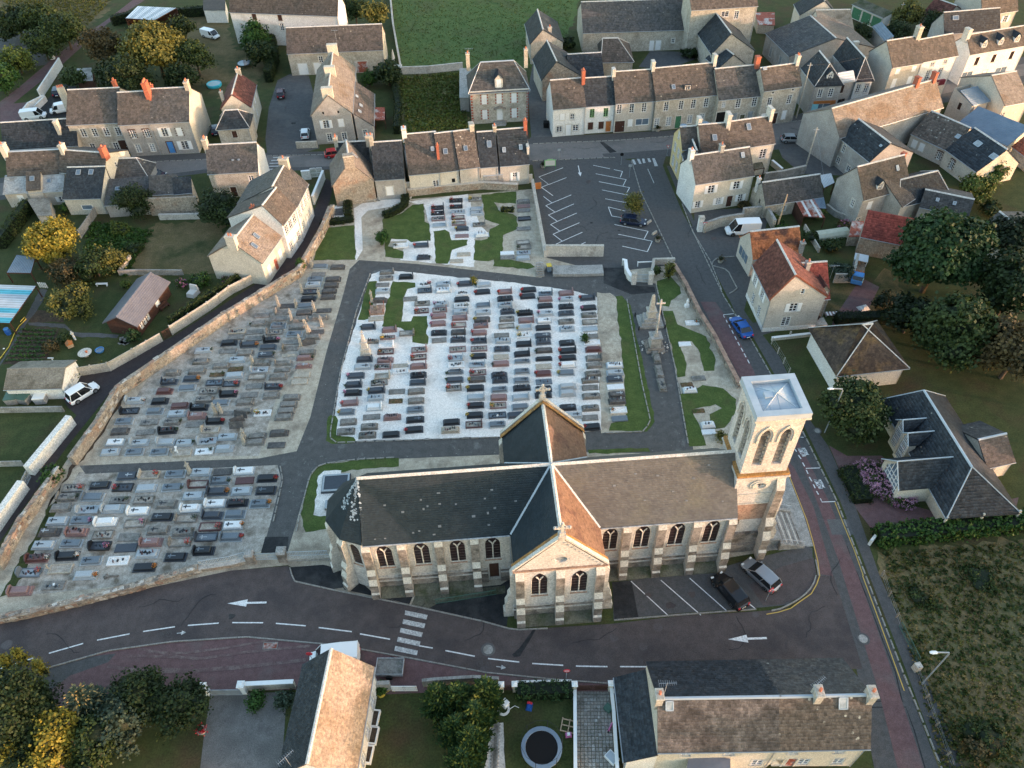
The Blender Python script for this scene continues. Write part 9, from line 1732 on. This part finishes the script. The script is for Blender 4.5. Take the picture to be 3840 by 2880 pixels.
small('washtub','bright blue plastic tub on the garden lawn','tub',(-58.3,79.92),(('tub','blue_paint',lambda b:b.lathe([(.5,0),(.62,.35),(.58,.35),(.5,.05),(.01,.05)],n=18)),('water','sky_glass',lambda b:b.lathe([(.54,.22),(.01,.22)],n=18))))
small('barrel','blue barrel standing by the patchwork canopy','barrel',(-73.08,84.12),(('body','plastic_blue',lambda b:b.lathe([(.34,0),(.4,.5),(.34,1.0),(.01,1.0)],n=14)),('rim','blue_paint',lambda b:b.lathe([(.36,1.0),(.36,1.05),(.3,1.05)],n=14))))
small('bird_house','yellow wooden hut ornament in the flower bed','ornament',(-62.94,81.1),(('wall','wood_pale',lambda b:b.box(-.4,-.35,0,.4,.35,.6)),('roof','wood_orange',lambda b:b.vprism([(-.5,.6),(.5,.6),(0,.95)],-.45,.45))),.6)
small('garden_statue','pale garden statue on a white post near the vegetables','statue',(-62.76,82.47),(('post','white_paint',lambda b:b.box(-.1,-.1,0,.1,.1,1.1)),('figure','dressed_stone',lambda b:b.lathe([(.2,1.1),(.25,1.3),(.08,1.5),(.12,1.6),(.01,1.7)],n=8))))
small('signpost','white arrow post above the tiled shed','post',(-63.81,77.55),(('post','white_paint',lambda b:b.box(-.06,-.06,0,.06,.06,1.2)),('arm','white_paint',lambda b:b.box(-.5,-.05,1.1,.3,.05,1.25))))
small('white_gate','small white picket gate by the patchwork canopy','gate',(-72.19,94.66),[('rail','white_paint',lambda b:(b.box(-.7,-.03,.25,.7,.03,.32),b.box(-.7,-.03,.7,.7,.03,.77)))]+[('picket','white_paint',(lambda x:lambda b:b.box(x-.06,-.05,0,x+.06,.05,1.0))(-.6+.3*k))for k in range(5)],-.15)
small('garden_bench','white garden bench behind the fruit trees','bench',(-63.15,94.75),(('seat','white_paint',lambda b:b.box(-.9,-.2,.38,.9,.2,.45)),('leg','white_paint',lambda b:b.box(-.8,-.18,0,-.7,.18,.38)),('leg','white_paint',lambda b:b.box(.7,-.18,0,.8,.18,.38))))
small('wooden_bench','brown wooden bench at the chalet side wall','bench',(-51.71,88.98),(('seat','wood_dark',lambda b:b.box(-.8,-.25,.4,.8,.25,.47)),('backrest','wood_dark',lambda b:b.box(-.8,.2,.5,.8,.27,.95)),('leg','wood_dark',lambda b:b.box(-.75,-.2,0,-.65,.2,.4)),('leg','wood_dark',lambda b:b.box(.65,-.2,0,.75,.2,.4))),1.0)
small('covered_armchair','cream covered garden seat near the pink hydrangea','seat',(-48.27,91.98),(('seat','petal_white',lambda b:b.box(-.7,-.8,0,.7,.8,.7,top=.1)),('backrest','petal_white',lambda b:b.box(-.7,.4,.6,.7,.85,1.5,top=.12))),-.3)
small('picnic_bench','striped white and violet lounger beside the villa drive','lounger',(46.49,83.49),[('slat','plastic_white' if k%2 else 'granite_p',(lambda x:lambda b:b.box(x,-.4,.3,x+.2,.4,.36))(-.9+.24*k))for k in range(8)]+[('leg','grey_metal',lambda b:b.box(-.8,-.35,0,-.7,.35,.3)),('leg','grey_metal',lambda b:b.box(.7,-.35,0,.8,.35,.3))])
small('white_sheet','crumpled pale sheet on the dry grass by the hedge','sheet',(51.68,84.82),(('fold','petal_white',lambda b:b.box(-.8,-.6,0,.8,.6,.25,top=.2)),('heap','petal_white',lambda b:b.box(-.3,-.4,.25,.6,.4,.5,top=.2))),.3)
small('wooden_bench','reddish bench against the rubble annexe wall','bench',(43.4,82.34),(('seat','wood_dark',lambda b:b.box(-1.0,-.2,.8,1.0,.2,.86)),('leg','wood_dark',lambda b:b.box(-.9,-.15,.4,-.8,.15,.8)),('leg','wood_dark',lambda b:b.box(.8,-.15,.4,.9,.15,.8))))
small('parasol','closed white parasol standing behind the barn','parasol',(-24.45,170.96),(('canopy','petal_white',lambda b:b.lathe([(.35,.8),(.4,1.2),(.2,2.6),(.03,3.3)],n=8)),('pole','white_paint',lambda b:b.tube([(0,0,0),(0,0,3.4)],.04,5))))
small('garden_table','white garden table beside the closed parasol','table',(-23.35,168.55),(('top','white_paint',lambda b:b.box(-.9,-.5,.7,.9,.5,.75)),('leg','white_paint',lambda b:b.box(-.8,-.4,0,-.7,.4,.7)),('leg','white_paint',lambda b:b.box(.7,-.4,0,.8,.4,.7))))
small('stone_patio','small crazy paved patch beside the chalet','paving',(-55.72,81.89),[('slab','paver',(lambda x,y,r:lambda b:b.box(x-.35,y-.3,0,x+.35,y+.3,.05,rz=r))(rnd.uniform(-.9,.9),rnd.uniform(-.8,.8),rnd.random()*3))for k in range(7)])
for lb,q in(('blue covered dish aerial above the left chimney of the corner houses',(30.85,123.67)),('blue covered dish aerial between the sunlit chimneys',(34.76,124.28))):small('satellite_dish',lb,'dish',q,(('dish','blue_metal',lambda b:b.lathe([(.02,8.4),(.5,8.5),(.62,8.8),(.6,8.82)],n=12)),('mast','grey_metal',lambda b:b.tube([(0,0,6),(0,0,8.5)],.04,5))))
box_shed('porch','dark ribbed porch roof against the cream wall at the bottom edge',[(14.34,21.29),(18.07,21.2),(18.21,22.46),(14.82,22.87)],0,2.6,'render_cream','metal_roof','porch',top=[2.2,2.2,2.9,2.9]);box_shed('garden_shed','low ribbed tile shed with a white roof window',[(-79.19,111.66),(-76.95,111.79),(-78.73,115.96),(-82.41,115.88)],0,2.2,'render_beige','fibre_cement','shed',top=[1.8,1.8,2.4,2.4]);box_shed('garden_shed','small brown shed with pale base behind the stone building',[(59.26,182.46),(62.85,181.78),(64.14,187.58),(59.83,187.87)],0,2.4,'stone_house','rust_metal','shed',top=[2,2,2.6,2.6]);box_shed('side_annexe','pale rendered annexe with flat roof left of the villa',[(-8.97,148.18),(-7.16,148.08),(-6.96,160.79),(-9.32,160.93)],0,3.0,'render_grey','concrete_grey','annexe');box_shed('garage','low garage with white edged flat roof behind the hedge',[(-91.07,161.81),(-87.54,161.61),(-90.05,167.71),(-93.01,167.51)],0,2.3,'wood_dark','concrete_grey','garage');box_shed('white_shed','white walled house corner at the top edge above the canopy',([(-72.88,197.33),(-67.61,196.97),(-69.26,203.87),(-74.66,204.24)]),0,3.0,'render_white','slate_brown','house')
pc=thing('chimney_stack','tall pale freestanding chimney stack with red pots beside the vans','chimney',(*(-87.48,148.66),0),.3);b=MB();b.box(-.7,-.4,0,.7,.4,7.0,top=.05);b.build('stack','render_cream',pc)
for k in range(4):link('pot',CHM[('pot','terracotta')],pc,(-.45+.3*k,0,7.0))
# overhead wires between the poles
t=thing('overhead_wire','thin overhead wire from the shop pole towards the tall house','wire',(0,0,0));b=MB();p0,p1=(57.44,141.88),(70.89,148.16);b.tube([(p0[0]+(p1[0]-p0[0])*k/8,p0[1]+(p1[1]-p0[1])*k/8,10.6-1.2*k/8-.5*math.sin(math.pi*k/8))for k in range(9)],.025,4);b.build('wire','dark_metal',t)
b=MB();b.tube([(p0[0],p0[1],10.5),(p0[0]-3,p0[1]-6,9.6)],.02,4);b.build('stay','dark_metal',t)
t=thing('guy_wires','pair of guy wires steadying the tall concrete pole','wire',(*(53.64,122.36),0))
for d in((2.5,-3.5),(4.5,1.5)):b=MB();b.tube([(0,0,8),(d[0],d[1],.1)],.02,4);b.build('wire','grey_metal',t)
